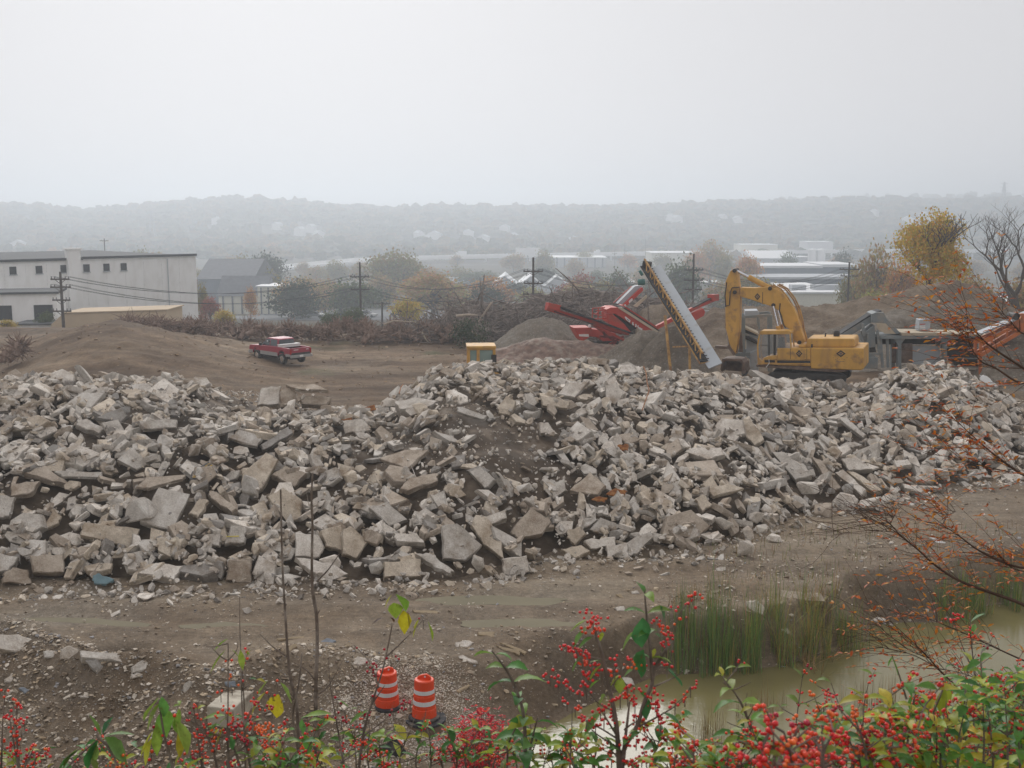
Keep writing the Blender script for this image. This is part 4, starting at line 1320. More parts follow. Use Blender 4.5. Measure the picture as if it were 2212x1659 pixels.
TONES = [('pale grey', (1.22, 1.21, 1.2)), ('grey', (1.0, 1.0, 1.0)), ('brownish grey', (.84, .77, .70)), ('buff', (1.08, 1.01, .91)), ('dark grey', (.62, .62, .63))]
HERO = [  # crop, face corners, thickness, uprightness(0 flat..1 facing us), tone, label
    (c6, [(1025, 880), (1225, 925), (1110, 1165), (905, 1100)], .2, .45, 1, 'big square grey slab lying tilted on the lower left slope'),
    (c6, [(1720, 655), (1795, 700), (1690, 890), (1620, 905), (1560, 870), (1565, 800)], .22, .5, 3, 'tall buff slab with broken lower end right of the yellow-striped asphalt'),
    (c6, [(1490, 1130), (1590, 1135), (1580, 1240), (1450, 1250)], .2, .55, 1, 'square grey block with a thin yellow chalk line'),
    (c6, [(1480, 1345), (1620, 1345), (1625, 1500), (1460, 1475)], .2, .85, 2, 'rough square slab standing on edge at the heap foot behind the saplings'),
    (c6, [(545, 1105), (905, 1150), (850, 1280), (520, 1190)], .24, .6, 3, 'long slab with crumbling yellowish side below the big square slab'),
    (c6, [(1000, 1370), (1180, 1390), (1130, 1480), (885, 1440)], .3, .35, 0, 'pale wide block overhanging a dark gap at the heap foot'),
    (c6, [(1905, 1335), (2130, 1365), (2250, 1440), (2120, 1500), (2000, 1420)], .26, .5, 0, 'pale slab sliding out over the heap foot behind the two saplings'),
    (c6, [(190, 1320), (410, 1310), (415, 1430), (215, 1430)], .35, .6, 2, 'thick square block at the lower left of the heap'),
    (c6, [(1475, 560), (1540, 510), (1700, 545), (1660, 620)], .14, .45, 1, 'flat smooth grey slab above the tall buff slab'),
    (c6, [(1905, 1170), (2060, 1190), (2095, 1260), (2060, 1330), (1905, 1325)], .16, .7, 0, 'pale rounded slab face just left of the thicker sapling'),
    (c6, [(1690, 235), (1815, 225), (1800, 340), (1660, 350)], .3, .8, 0, 'pale slab standing upright alone on the heap crest below the pickup'),
    (c6, [(1845, 220), (2030, 215), (2120, 255), (1930, 250)], .16, .2, 2, 'flat brown slab on the crest right of the upright pale slab'),
    (c6, [(1730, 940), (1830, 880), (1950, 960), (1940, 1090), (1860, 1110)], .2, .65, 3, 'leaning buff slab below the tall buff slab'),
    (c6, [(1755, 800), (1840, 740), (1980, 790), (1900, 880)], .35, .55, 2, 'rough brown block right of the tall buff slab'),
    (c6, [(1935, 300), (2020, 288), (2140, 300), (2110, 350), (1950, 345)], .3, .5, 2, 'buff slab wedged under the flat brown crest slab'),
    (c6, [(1815, 250), (1880, 235), (1940, 300), (1920, 365), (1810, 360)], .3, .8, 2, 'rounded brown block propping the flat brown crest slab'),
    (c6, [(500, 445), (560, 440), (680, 500), (640, 535), (490, 480)], .22, .3, 1, 'long grey slab dipping right on the upper left slope'),
    (c6, [(620, 430), (780, 370), (830, 420), (780, 460)], .2, .5, 4, 'dark grey slab on the upper left slope'),
    (c6, [(890, 455), (1140, 445), (1140, 495), (930, 505)], .2, .5, 1, 'long level slab on the upper left slope'),
    (c6, [(1680, 610), (1860, 490), (1890, 530), (1700, 640)], .16, .4, 4, 'long dark slab edge rising right beside the smooth grey slab'),
    (c6, [(75, 860), (260, 840), (200, 920), (70, 940)], .2, .4, 2, 'brown slab near the left frame edge at mid height'),
    (c6, [(0, 930), (100, 940), (60, 1070), (-30, 1080)], .2, .6, 1, 'grey slab cut by the left frame edge at mid height'),
    (c6, [(-60, 1290), (120, 1330), (60, 1420), (-60, 1440)], .25, .5, 1, 'large grey slab cut by the left frame edge low down'),
    (c6, [(20, 1440), (80, 1395), (180, 1410), (205, 1500), (20, 1495)], .3, .8, 2, 'brown square-faced block at the lower left corner of the heap'),
    (c6, [(160, 790), (290, 740), (460, 870), (300, 830)], .25, .3, 2, 'wedge-shaped slab pointing right on the left slope'),
    (c6, [(1220, 1050), (1290, 950), (1350, 970), (1280, 1075)], .18, .5, 3, 'small buff slab right of the big square slab'),
    (c6, [(285, 1150), (340, 1015), (400, 1070), (370, 1120)], .2, .6, 3, 'narrow leaning slab on the lower left slope'),
    (c6, [(350, 780), (670, 785), (660, 820), (400, 815)], .12, .3, 1, 'long thin level slab right of the wedge-shaped slab'),
    (c6, [(880, 880), (940, 820), (1200, 800), (1180, 830), (960, 890)], .14, .3, 2, 'long thin brown slab above the big square slab'),
    (c6, [(1350, 905), (1400, 910), (1530, 1020), (1500, 1045), (1360, 950)], .3, .35, 2, 'long square beam dipping right above the chalked block'),
    (c6, [(2070, 1160), (2200, 1120), (2240, 1300), (2100, 1260)], .35, .7, 3, 'rough buff block just right of the thicker sapling'),
    (c7, [(335, 390), (480, 360), (625, 385), (560, 420), (370, 440)], .65, .15, 1, 'massive thick block jutting out near the crest left of the soil scar'),
    (c7, [(0, 510), (130, 495), (185, 570), (20, 590)], .12, .7, 0, 'pale smooth slab face left of the soil scar'),
    (c7, [(1275, 345), (1380, 365), (1470, 385), (1450, 430), (1290, 410)], .16, .6, 3, 'buff slab on the upper slope below the screener'),
    (c7, [(1385, 340), (1440, 270), (1595, 250), (1500, 360)], .25, .5, 0, 'pale slab rising right on the upper slope below the gravel heap'),
    (c7, [(1000, 420), (1060, 345), (1120, 380), (1080, 480), (1010, 460)], .3, .6, 3, 'buff kite-shaped block above the soil scar'),
    (c7, [(860, 1115), (930, 1130), (1030, 1290), (1040, 1400), (910, 1310), (830, 1180)], .28, .6, 3, 'large leaning buff slab with long right edge low in the middle'),
    (c7, [(640, 1190), (740, 1170), (900, 1310), (790, 1410), (650, 1400)], .3, .7, 1, 'large angular grey slab beside the leaning buff one'),
    (c7, [(265, 1420), (510, 1400), (505, 1515), (270, 1520)], .4, .45, 3, 'big square block at the foot behind the drooping leaf stem'),
    (c7, [(470, 1370), (560, 1365), (720, 1480), (700, 1500), (600, 1460)], .2, .35, 1, 'long pointed slab over a dark gap at the foot'),
    (c7, [(1080, 1230), (1220, 1065), (1345, 1160), (1290, 1240), (1140, 1270)], .28, .6, 2, 'large triangular pinkish grey slab low in the middle'),
    (c7, [(1455, 1210), (1540, 1190), (1570, 1240), (1500, 1310), (1450, 1260)], .2, .7, 3, 'cream diamond-shaped slab with dark scrap beside it'),
    (c7, [(1030, 1400), (1190, 1375), (1210, 1480), (1110, 1520), (1040, 1500)], .8, .9, 0, 'thick pale block with a round hole at the heap foot'),
    (c7, [(170, 1070), (290, 1030), (420, 1150), (300, 1190)], .2, .5, 1, 'grey slab dipping right on the lower middle slope'),
    (c7, [(325, 1235), (480, 1235), (530, 1300), (350, 1290)], .3, .35, 0, 'pale long block on the lower middle slope'),
    (c7, [(1560, 1280), (1760, 1255), (1765, 1310), (1600, 1335)], .25, .7, 0, 'pale long bar lying at the heap foot right of centre'),
    (c7, [(1700, 1310), (1840, 1300), (1850, 1390), (1710, 1390)], .4, .8, 0, 'square pale block at the heap foot below the conveyor'),
    (c7, [(1790, 1310), (1990, 1220), (2005, 1260), (1900, 1370), (1850, 1380)], .25, .6, 1, 'slab rising right at the foot beside the square pale block'),
    (c7, [(1410, 1340), (1540, 1310), (1600, 1350), (1500, 1400)], .25, .5, 3, 'buff pointed slab flat at the heap foot'),
    (c7, [(820, 840), (890, 800), (990, 890), (920, 945)], .3, .6, 1, 'streaked grey block in the soil scar'),
    (c7, [(240, 755), (400, 700), (560, 700), (410, 825)], .16, .25, 2, 'soil-covered slab left of the scar'),
    (c7, [(370, 950), (430, 880), (610, 850), (615, 900), (420, 965)], .2, .25, 2, 'second soil-covered slab below the first'),
    (c7, [(740, 420), (790, 425), (940, 480), (900, 500), (745, 450)], .14, .5, 1, 'narrow plank-like slab above the soil scar'),
    (c7, [(1695, 280), (1760, 260), (1830, 330), (1760, 410), (1700, 380)], .4, .6, 0, 'ribbed pale block on the upper slope below the screener'),
    (c7, [(1465, 960), (1600, 840), (1700, 930), (1650, 990)], .16, .3, 2, 'soil-strewn slab beside the rusty plates'),
    (c7, [(1580, 110), (1640, 95), (1720, 110), (1700, 150), (1590, 150)], .5, .7, 2, 'thick brown block on the crest below the gravel heap'),
    (c7, [(1270, 520), (1330, 520), (1395, 600), (1280, 590)], .25, .6, 0, 'pale block at the right rim of the soil scar'),
    (c7, [(0, 1210), (60, 1190), (165, 1290), (90, 1400), (0, 1370)], .35, .7, 3, 'cracked buff block right of the saplings near the foot'),
    (c7, [(920, 1130), (1060, 1080), (1060, 1140), (960, 1180)], .3, .5, 0, 'pale cushion-shaped block above the leaning buff slab'),
    (c8, [(610, 700), (690, 700), (860, 850), (760, 880)], .25, .4, 1, 'broad grey slab sliding down right below the digger'),
    (c8, [(465, 175), (510, 180), (665, 250), (650, 290), (600, 270)], .35, .4, 1, 'long square beam lying on the crest below the digger cab'),
    (c8, [(1040, 490), (1080, 480), (1210, 590), (1190, 610)], .25, .4, 1, 'narrow bar sloping right on the right upper slope'),
    (c8, [(860, 730), (920, 750), (1050, 930), (1000, 950)], .25, .4, 2, 'long bar leaning down right above the toe boulders'),
    (c8, [(1010, 830), (1060, 810), (1210, 940), (1180, 980)], .4, .4, 0, 'pale long block leaning down right above the toe boulders'),
    (c8, [(1080, 820), (1140, 830), (1310, 940), (1260, 960)], .25, .4, 3, 'buff long slab right of the pale leaning block'),
    (c8, [(55, 700), (100, 675), (290, 675), (310, 720), (200, 750)], .25, .3, 0, 'level pale slab on the right middle slope'),
    (c8, [(180, 940), (330, 900), (430, 930), (240, 985)], .14, .4, 3, 'flat pinkish slab low on the right slope'),
    (c8, [(1050, 740), (1140, 730), (1250, 810), (1100, 820)], .3, .5, 0, 'pale lens-shaped block on the right lower slope'),
    (c8, [(120, 1000), (170, 965), (230, 1030), (170, 1080)], .4, .7, 3, 'cream block near the foot below the leaning conveyor'),
    (c8, [(390, 500), (480, 500), (560, 620), (500, 660), (400, 560)], .2, .5, 3, 'buff crumbling slab on the right middle slope'),
    (c8, [(1430, 900), (1590, 920), (1560, 960), (1450, 930)], .3, .3, 0, 'pale long block at the far right foot'),
    (c8, [(1385, 760), (1470, 745), (1500, 780), (1400, 800)], .25, .4, 0, 'small pale block right of the lens-shaped one'),
]
BOULD = [(c8, 440, 1315, 112, 115, 'rounded pale boulder standing alone in front of the heap foot'), (c8, 620, 1245, 120, 60, 'pale wedge boulder alone right of the heap foot'), (c8, 940, 1065, 130, 110, 'rounded brown boulder in front of the toe boulders'),
         (c8, 1080, 1010, 190, 130, 'largest rounded boulder at the toe below the digger counterweight'), (c8, 1245, 1025, 150, 125, 'pale lumpy boulder right of the largest toe boulder'), (c8, 1365, 995, 120, 85, 'dark-faced boulder at the right end of the toe boulders'),
         (c8, 510, 1110, 105, 105, 'pyramid-shaped boulder at the foot below the digger bucket'), (c8, 300, 1145, 130, 110, 'cracked grey boulder at the foot left of the pyramid one'), (c8, 130, 1135, 120, 80, 'flat-topped boulder at the foot below the conveyor foot'),
         (c8, 700, 1085, 100, 60, 'low boulder right of the pyramid one'), (c8, 460, 1215, 90, 95, 'boulder stacked behind the lone pale one'), (c8, 545, 1185, 95, 65, 'boulder beside the lone wedge boulder'), (c8, 840, 930, 140, 110, 'heavy grey block above the toe boulders'),
         (c8, 1690, 845, 130, 70, 'pale boulder at the foot under the orange twigs'), (c8, 935, 1175, 70, 45, 'small boulder lying alone on the track'), (c6, 940, 1588, 150, 52, 'flat pale slab-like stone alone on the mud below the heap'),
         (c8, 1465, 995, 85, 26, 'flat stone alone at the right of the toe boulders'), (c6, 480, 1130, 95, 90, 'rounded pale stone left of the long crumbling slab'), (c6, 1250, 640, 110, 90, 'rounded stone on the middle left slope')]


def hero_slab(cr, corners, th, up, tone, label):
    P2 = [cr(*c) for c in corners]
    cx = sum(p[0] for p in P2) / len(P2); cy = sum(p[1] for p in P2) / len(P2)
    hit, t = surf_hit(cx, cy)
    ray = (hit - Vector((0, 0, CAMH))).normalized()
    n = (Vector((0, 0, 1)) * (1 - up * .75) + Vector((-ray.x, -ray.y, 0)) * (.25 + up * .75) + Vector((rr.uniform(-.18, .18), 0, 0))).normalized()
    W = []
    for (a, b) in P2:
        q = at(a, b, 20) - Vector((0, 0, CAMH)); s = (hit - Vector((0, 0, CAMH))).dot(n) / q.dot(n)
        W.append(Vector((0, 0, CAMH)) + q * s)
    ux = (W[1] - W[0]); ux = (ux - n * ux.dot(n)).normalized(); uy = n.cross(ux)
    c = sum(W, Vector()) / len(W)
    poly = [((w - c).dot(ux), (w - c).dot(uy)) for w in W]
    area = sum(poly[i][0] * poly[(i + 1) % len(poly)][1] - poly[(i + 1) % len(poly)][0] * poly[i][1] for i in range(len(poly)))
    if area < 0: poly.reverse()
    Mx = Matrix((ux, uy, n)).transposed()
    rad = max((w - c).length for w in W)
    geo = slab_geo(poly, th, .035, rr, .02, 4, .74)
    vs = geo[0]
    o = thing_piece('slab', geo, Mx, c + n * .06, (1, 1, 1), TONES[tone][1], label, 'concrete_slab' if th < .3 else 'concrete_block')
    raise_hm(c.x, c.y, rad * .75, c.z - .05)
    return o, W, n, c


HEROES = [hero_slab(*h) for h in HERO]


def no_chunk_at(x, y): 
    sj, si = hm_patch(x, y, .01)
    return bool(BUSY[sj, si].any())


for o, W, n, c in HEROES:
    for w in W + [c]:
        for f_ in (.2, .5, .8):
            q_ = c.lerp(w, f_); sj, si = hm_patch(q_.x, q_.y - .1, .22); BUSY[sj, si] = True
for cr, x, y, w, h, lb in BOULD:
    zx, zy = cr(x, y); sc = cr(1, 0)[0] - cr(0, 0)[0]
    hit, t = surf_hit(zx, zy)
    if t < .02:
        hit = gp(zx, zy + h * sc * .35, 0.0)
    k = 1.0 / zpm(hit.y)
    W_, H_ = w * sc * k, h * sc * k
    n_ = LUMPS[rr.randrange(36)]
    o = thing_piece('chunk', n_, Matrix.Rotation(rr.uniform(0, 6.28), 3, 'Z'), Vector((hit.x, hit.y + W_ * .2, hit.z + (H_ * .3 if t < .02 else 0))), (W_ * 1.15, W_ * 1.0, H_ * 1.2), TONES[0][1] if 'brown' not in lb else TONES[2][1], lb, 'concrete_boulder')
    raise_hm(hit.x, hit.y + W_ * .2, W_ * .45, hit.z + H_ * .3)
    sj, si = hm_patch(hit.x, hit.y, W_ * .5); BUSY[sj, si] = True

# asphalt piece with yellow lane stripes, hole, chalk line, rusty plates
M_ASPH = M('old_asphalt', (.15, .148, .145), var=.25, scale=8, bmp=.5, bscale=40)
M_YEL = M('worn_yellow_line', (.52, .33, .07), var=.25, scale=10, dirt=(.2, .19, .17), damt=.35, dscale=9)
o, W, n, c = hero_slab(c6, [(1350, 715), (1398, 775), (1330, 830), (1220, 835), (1240, 780)], .12, .55, 4, 'slab of dark asphalt with two parallel yellow lane stripes')
o.name = 'asphalt_slab'; o.data.materials[0] = M_ASPH; o['category'] = 'asphalt slab'; o['group'] = 'broken asphalt'


def on_face(W, n, c, cr, pts, name, mat, parent, off=.085):
    vs = []
    for p in pts:
        q = at(*cr(*p), 20) - Vector((0, 0, CAMH)); s = (c - Vector((0, 0, CAMH))).dot(n) / q.dot(n)
        vs.append(Vector((0, 0, CAMH)) + q * s + n * off)
    inv = parent.matrix_world.inverted()
    b = MB(); b.add([inv @ v for v in vs] + [inv @ (v + n * .006) for v in vs], [tuple(range(len(vs), 2 * len(vs)))] + [(i, (i + 1) % len(vs), len(vs) + (i + 1) % len(vs), len(vs) + i) for i in range(len(vs))])
    return b.build(name, mat, parent)


for s_ in ([(1242, 822), (1258, 824), (1360, 730), (1345, 730)], [(1268, 826), (1286, 824), (1375, 742), (1364, 738)]):
    on_face(W, n, c, c6, s_, 'lane_stripe', M_YEL, o)
h3 = HEROES[2]; on_face(h3[1], h3[2], h3[3], c6, [(1462, 1200), (1545, 1197), (1545, 1203), (1462, 1206)], 'chalk_line', M('yellow_chalk', (.62, .52, .12)), h3[0])
hb_ = HEROES[42]; hc = []
for k in range(10): hc.append((1112 + 13 * math.cos(k * .628), 1452 + 13 * math.sin(k * .628)))
on_face(hb_[1], hb_[2], hb_[3], c7, hc, 'hole', M('deep_hole', (.02, .018, .015)), hb_[0])
M_RUST = M('rusted_steel', (.27, .10, .035), var=.4, scale=6, dirt=(.4, .2, .07), damt=.4, dscale=7, rough=.8)
for cr, cs_, lb in ((c7, [(1705, 985), (1760, 945), (1835, 965), (1800, 1005)], 'orange rusty steel plate right of the soil scar'), (c7, [(1610, 1020), (1640, 1000), (1705, 1005), (1690, 1035)], 'smaller rusty plate left of the bigger one'), (c7, [(125, 435), (205, 405), (215, 440), (150, 452)], 'rust-red metal scrap left of the massive jutting block'),
                    (c7, [(0, 500), (60, 488), (62, 500), (10, 510)], 'rust-red sliver above the pale smooth slab'), (c7, [(1780, 665), (1845, 660), (1840, 700), (1790, 695)], 'amber rusty plate on the right middle slope')):
    o, W, n, c = hero_slab(cr, cs_, .05, .6, 1, lb); o.name = 'rusty_plate'; o.data.materials[0] = M_RUST; o['category'] = 'metal plate'; o['group'] = 'rusty metal plates in the rubble'
M_BLUEP = M('faded_blue_paint', (.18, .27, .30), var=.2)
o, W, n, c = hero_slab(c6, [(600, 1455), (640, 1438), (735, 1475), (690, 1505), (615, 1500)], .1, .6, 1, 'slab with faded blue-green painted face at the lower left foot'); o.name = 'painted_slab'; o.data.materials[0] = M_BLUEP
rb = MB()
for cr, pts in ((c7, [(1960, 300), (1975, 360), (1950, 430), (1930, 490)]), (c7, [(1940, 200), (1955, 240), (1962, 300)]), (c7, [(370, 380), (380, 340), (395, 320)])):
    w = []
    for p in pts: hit, t = surf_hit(*cr(*p)); w.append(hit + Vector((0, -.2, .35)))
    rb.tube(w, .022, 5)
rbo = rb.build('rebar', M_RUST, tint=False); tag(rbo, 'thin bent rusty reinforcing bars sticking out of the right upper slope', 'rebar')

# the larger random pieces, each a thing of its own, then the countless small ones as one mass
N_THINGS = 300 - len(HERO) - len(BOULD) - 1
cand = []
ws = np.where(ONPILE & (HT > .01) & (HT < 1.12), 1.0, 0.0) * (1 - .985 * np.clip(SP_ * 1.3, 0, 1))
ws = ws / np.maximum(gYY, 1) ** 1.7
flat = ws.ravel() / ws.sum()
def sample(n):
    k = nr.choice(flat.size, size=n, p=flat)
    j, i = np.unravel_index(k, ws.shape)
    return gXX[j, i] + nr.uniform(-GR, GR, n), gYY[j, i] + nr.uniform(-GR, GR, n), HT[j, i]


stuff = MB()
def drop(x, y, t, s, thing=False):
    global N_THINGS
    right = x > 8
    lumpy = rr.random() < (.12 if s > .5 else .3)
    z, nn = local(x, y, s * .5)
    if lumpy:
        geo = LUMPS[rr.randrange(36)]; sc = (s, s * rr.uniform(.6, .95), s * rr.uniform(.45, .8))
        tilt = .5
    else:
        geo = SLABS[rr.randrange(36)]; q_ = 1.22 if s > .25 else 1.0; sc = (s * q_ * (1.35 if right and rr.random() < .4 else 1.05), s * q_ * rr.uniform(.6, 1.0), s * q_ * rr.uniform(.8, 1.15))
        tilt = .40 if s > .6 else .55
    n = (nn + Vector((rr.gauss(0, tilt), rr.gauss(0, tilt) - .12, 0))).normalized()
    if n.z < .1: n.z = .3; n.normalize()
    Mx = place_mat(n, rr.uniform(0, 6.28))
    tone = rr.choices(range(5), (24, 34, 18, 16, 8))[0]
    tt = tuple(c_ * rr.uniform(.9, 1.1) for c_ in [1])[0]
    tint = tuple(q * tt for q in TONES[tone][1])
    lift = s * (.16 if lumpy else .13)
    loc = Vector((x, y, z + lift))
    raise_hm(x, y, s * .40, z + s * .13)
    if thing:
        zx, zy = proj(x, y, loc.z)
        size = 'large' if s > 1.1 else 'mid-sized' if s > .85 else 'smaller'
        lab = '%s %s %s %s' % (size, TONES[tone][0], 'rounded chunk' if lumpy else 'flat slab' if sc[2] < s else 'angular slab', where_words(float(zx), float(zy), t))
        thing_piece('chunk' if lumpy else 'slab', geo, Mx, loc, sc, tint, lab, 'concrete_chunk' if lumpy else 'concrete_slab')
    else:
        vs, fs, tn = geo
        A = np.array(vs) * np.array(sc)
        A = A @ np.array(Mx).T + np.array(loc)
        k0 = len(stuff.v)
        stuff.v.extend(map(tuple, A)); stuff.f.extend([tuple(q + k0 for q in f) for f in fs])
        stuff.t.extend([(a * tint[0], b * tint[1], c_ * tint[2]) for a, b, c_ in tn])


# base layer of mid-sized pieces
X_, Y_, T_ = sample(3300)
for k_, (x, y, t) in enumerate(zip(X_, Y_, T_)):
    if not no_chunk_at(x, y): drop(x, y, t, rr.uniform(.32, .6) if k_ % 5 < 2 else rr.uniform(.55, .82))
# large things
X_, Y_, T_ = sample(2600)
placed = []
for x, y, t in zip(X_, Y_, T_):
    if N_THINGS <= 0: break
    s = rr.choice((.88, .94, 1.0, 1.08, 1.2, 1.35, 1.5)) * (1.0 if t < .8 else .85)
    if no_chunk_at(x, y): continue
    if any((x - a) ** 2 + (y - b) ** 2 < ((s + c_) * .45) ** 2 for a, b, c_ in placed): continue
    placed.append((x, y, s)); drop(x, y, t, s, True); N_THINGS -= 1
# fill
for n_, lo, hi in ((1900, .3, .55), (4200, .16, .32), (5200, .06, .16)):
    X_, Y_, T_ = sample(n_)
    for x, y, t in zip(X_, Y_, T_):
        if (lo > .12 or rr.random() < .7) and no_chunk_at(x, y): continue
        drop(x, y, t, rr.uniform(lo, hi))
# stray bits on the soil patches and along the toe
for k in range(1500):
    col = rr.uniform(-100, 2300); ty = float(interp(np.array(col), TOEY))
    y = ty - abs(rr.gauss(0, .8)); x = at(col, 900, y).x
    if not (hx0 < x < 41): continue
    drop(x, y, 0, rr.choice((.06, .08, .12, .18, .3)))
js, is_ = np.where(SP_ > .4)
for k in range(2200):
    q = rr.randrange(len(js)); drop(float(gXX[js[q], is_[q]]), float(gYY[js[q], is_[q]]), .5, rr.choice((.04, .05, .07, .1, .16, .25)))
so = stuff.build('rubble_fragments', M_CONC); tag(so, 'countless small broken concrete fragments between the slabs', 'rubble', kind='stuff')
print('rubble faces', len(so.data.polygons))
# ---------------- machines ----------------
M_YELLOW = M('worn_yellow_paint', (.64, .355, .075), rough=.5, var=.1, scale=1.2, dirt=(.34, .19, .08), damt=.26, dscale=1.3, bmp=.06, spec=.3, streak=1.5)
M_YELLOW2 = M('faded_yellow_paint', (.52, .30, .09), rough=.7, var=.2, scale=2, dirt=(.25, .13, .06), damt=.5, dscale=2.5)
M_GREYPAINT = M('grey_green_machine_paint', (.20, .225, .23), rough=.6, var=.12, scale=1, dirt=(.30, .27, .23), damt=.3, dscale=.9)
M_LIGHTGREY = M('light_grey_sheet', (.40, .43, .46), rough=.5, var=.08, scale=.6, dirt=(.33, .33, .32), damt=.2)
M_RED = M('red_machine_paint', (.50, .055, .035), rough=.5, var=.12, scale=1, dirt=(.32, .08, .05), damt=.3, dscale=1)
M_REDDK = M('dark_red_steel', (.26, .045, .035), rough=.6, var=.3, scale=3)
M_ORANGE = M('orange_machine_paint', (.48, .13, .03), rough=.6, var=.2, scale=1.5, dirt=(.25, .1, .05), damt=.35)
M_BELT = M('black_rubber_belt', (.03, .03, .032), rough=.8, var=.3, scale=5, dirt=(.1, .09, .08), damt=.35)
M_DARK = M('dark_greasy_steel', (.045, .04, .036), rough=.6, var=.3, scale=4)
M_RUSTB = M('brown_worn_steel', (.16, .105, .075), rough=.6, var=.3, scale=3, dirt=(.25, .2, .17), damt=.35)
M_CHROME = M('polished_rod', (.75, .75, .78), rough=.2, metal=.9, var=.05, bmp=0)
M_GREEN = M('green_motor_paint', (.08, .2, .18), rough=.5)
M_BEIGE = M('dusty_beige_plate', (.50, .42, .31), var=.12, scale=2)
M_WHITE = M('white_paint', (.75, .74, .72), var=.05, rough=.5)
M_MAROON = M('maroon_paint', (.36, .035, .065), rough=.32, var=.05, spec=.5, bmp=0)
M_SILVER = M('silver_grey_paint', (.36, .35, .34), rough=.45, var=.08)
M_TYRE = M('dusty_tyre', (.04, .038, .035), rough=.9, var=.3, dirt=(.14, .12, .1), damt=.35, dscale=5)


def glass_mat(name, col, alpha):
    m, nt, b = base_mat(name, .08, 0, .6)
    b.inputs['Base Color'].default_value = (*col, 1); b.inputs['Alpha'].default_value = alpha
    return m


M_GLASS = glass_mat('dusty_cab_glass', (.30, .31, .31), .42)
M_TINTED = glass_mat('tinted_window', (.04, .05, .055), .93)


class Plane:
    """vertical plane a machine's side lies in: photo points map onto it, off = metres into the machine"""
    def __init__(s, cr, ref, Y, yaw):
        s.cr = cr; s.p = at(*cr(*ref), Y); s.n = Vector((-math.sin(yaw), math.cos(yaw), 0)); s.u = Vector((math.cos(yaw), math.sin(yaw), 0)); s.yaw = yaw

    def __call__(s, x, y, off=0.0):
        q = at(*s.cr(x, y), 20) - Vector((0, 0, CAMH))
        t = (s.p - Vector((0, 0, CAMH))).dot(s.n) / q.dot(s.n)
        return Vector((0, 0, CAMH)) + q * t + s.n * off

    def ext(s, mb, pts, o0, o1, tint=1.0):
        A = [s(x, y, o0) for x, y in pts]; B = [v + s.n * (o1 - o0) for v in A]
        n = len(A)
        area = sum(pts[i][0] * pts[(i + 1) % n][1] - pts[(i + 1) % n][0] * pts[i][1] for i in range(n))
        if area < 0: A.reverse(); B.reverse()
        mb.add(A + B, [tuple(reversed(range(n))), tuple(range(n, 2 * n))] + [(i, (i + 1) % n, (i + 1) % n + n, i + n) for i in range(n)], tint)
        return mb


def part(name, mat, root, fn, bevel=0.0, smooth=False):
    """build a part in world space, then hang it on its root"""
    mb = MB(); fn(mb)
    ref = root
    while ref.parent: ref = ref.parent
    inv = (Matrix.Translation(ref.location) @ ref.rotation_euler.to_matrix().to_4x4()).inverted()
    mb.v = [tuple(inv @ Vector(v)) for v in mb.v]
    return mb.build(name, mat, root, bevel, smooth)


# ----- big yellow digger -----
EX = Plane(c4, (1240, 1300), 59.0, R(-23))
p0 = EX(1240, 1400, 1.5)
ex = empty('excavator', (p0.x, p0.y, gz(p0.x, p0.y)), 0)
tag(ex, 'large yellow tracked excavator with arched boom and bucket resting on the rubble', 'excavator')
E = lambda pts, a, b: (lambda mb: EX.ext(mb, pts, a, b))
part('counterweight', M_YELLOW, ex, E([(1245, 1020), (1808, 1022), (1808, 1245), (1780, 1258), (1245, 1240)], 0, 2.9), .05)
body = part('body', M_YELLOW, ex, E([(885, 1022), (1243, 1022), (1243, 1215), (885, 1205)], .02, 2.88), .03)
part('door_seam', M_DARK, body, lambda mb: [EX.ext(mb, [(x, 1026), (x + 4, 1026), (x + 4, 1140), (x, 1140)], .008, .03) for x in (1026, 1200)])
part('engine_hood', M_YELLOW, ex, E([(1192, 938), (1205, 926), (1690, 926), (1702, 940), (1706, 1018), (1185, 1018)], .35, 2.5), .05)
part('step_box', M_YELLOW, ex, E([(1110, 995), (1185, 992), (1185, 1018), (1110, 1018)], .2, 1.2), .02)
part('fender', M_YELLOW, ex, E([(748, 1122), (790, 1106), (884, 1094), (884, 1200), (676, 1196), (676, 1150), (735, 1150)], .02, 1.1), .03)
part('deck', M_RUSTB, ex, E([(655, 1200), (1245, 1218), (1650, 1262), (1560, 1285), (1180, 1262), (660, 1222)], .1, 2.8), .02)
part('side_stripe', M_DARK, body, E([(888, 1152), (1240, 1154), (1240, 1182), (888, 1180)], .004, .05))
part('side_stripe', M_DARK, ex, E([(752, 1148), (862, 1150), (862, 1176), (752, 1174)], .004, .05))
part('trim_line', M_YELLOW2, body, E([(752, 1136), (1243, 1140), (1243, 1146), (752, 1142)], -.01, .05))
part('trim_line', M_YELLOW2, body, E([(676, 1190), (1243, 1194), (1243, 1200), (676, 1196)], -.02, .05))
# cab
cab = part('cab', M_YELLOW, ex, lambda mb: [EX.ext(mb, q, a, b) for q, a, b in (
    ([(700, 850), (712, 838), (1020, 838), (1030, 850), (1028, 872), (700, 876)], 0, 1.05),
    ([(690, 872), (704, 872), (684, 1000), (690, 1120), (712, 1150), (676, 1160), (668, 1000)], 0, .08), ([(690, 872), (704, 872), (684, 1000), (690, 1120), (712, 1150), (676, 1160), (668, 1000)], .97, 1.05),
    ([(1018, 872), (1030, 872), (1042, 1022), (1028, 1022)], 0, .08), ([(1018, 872), (1030, 872), (1042, 1022), (1028, 1022)], .97, 1.05),
    ([(676, 1150), (750, 1150), (750, 1190), (676, 1192)], 0, 1.05))], .015)
part('glass', M_GLASS, cab, E([(706, 878), (1016, 876), (1030, 1022), (884, 1022), (884, 1094), (790, 1104), (745, 1122), (712, 1146), (694, 1112), (688, 1000)], .03, .045))
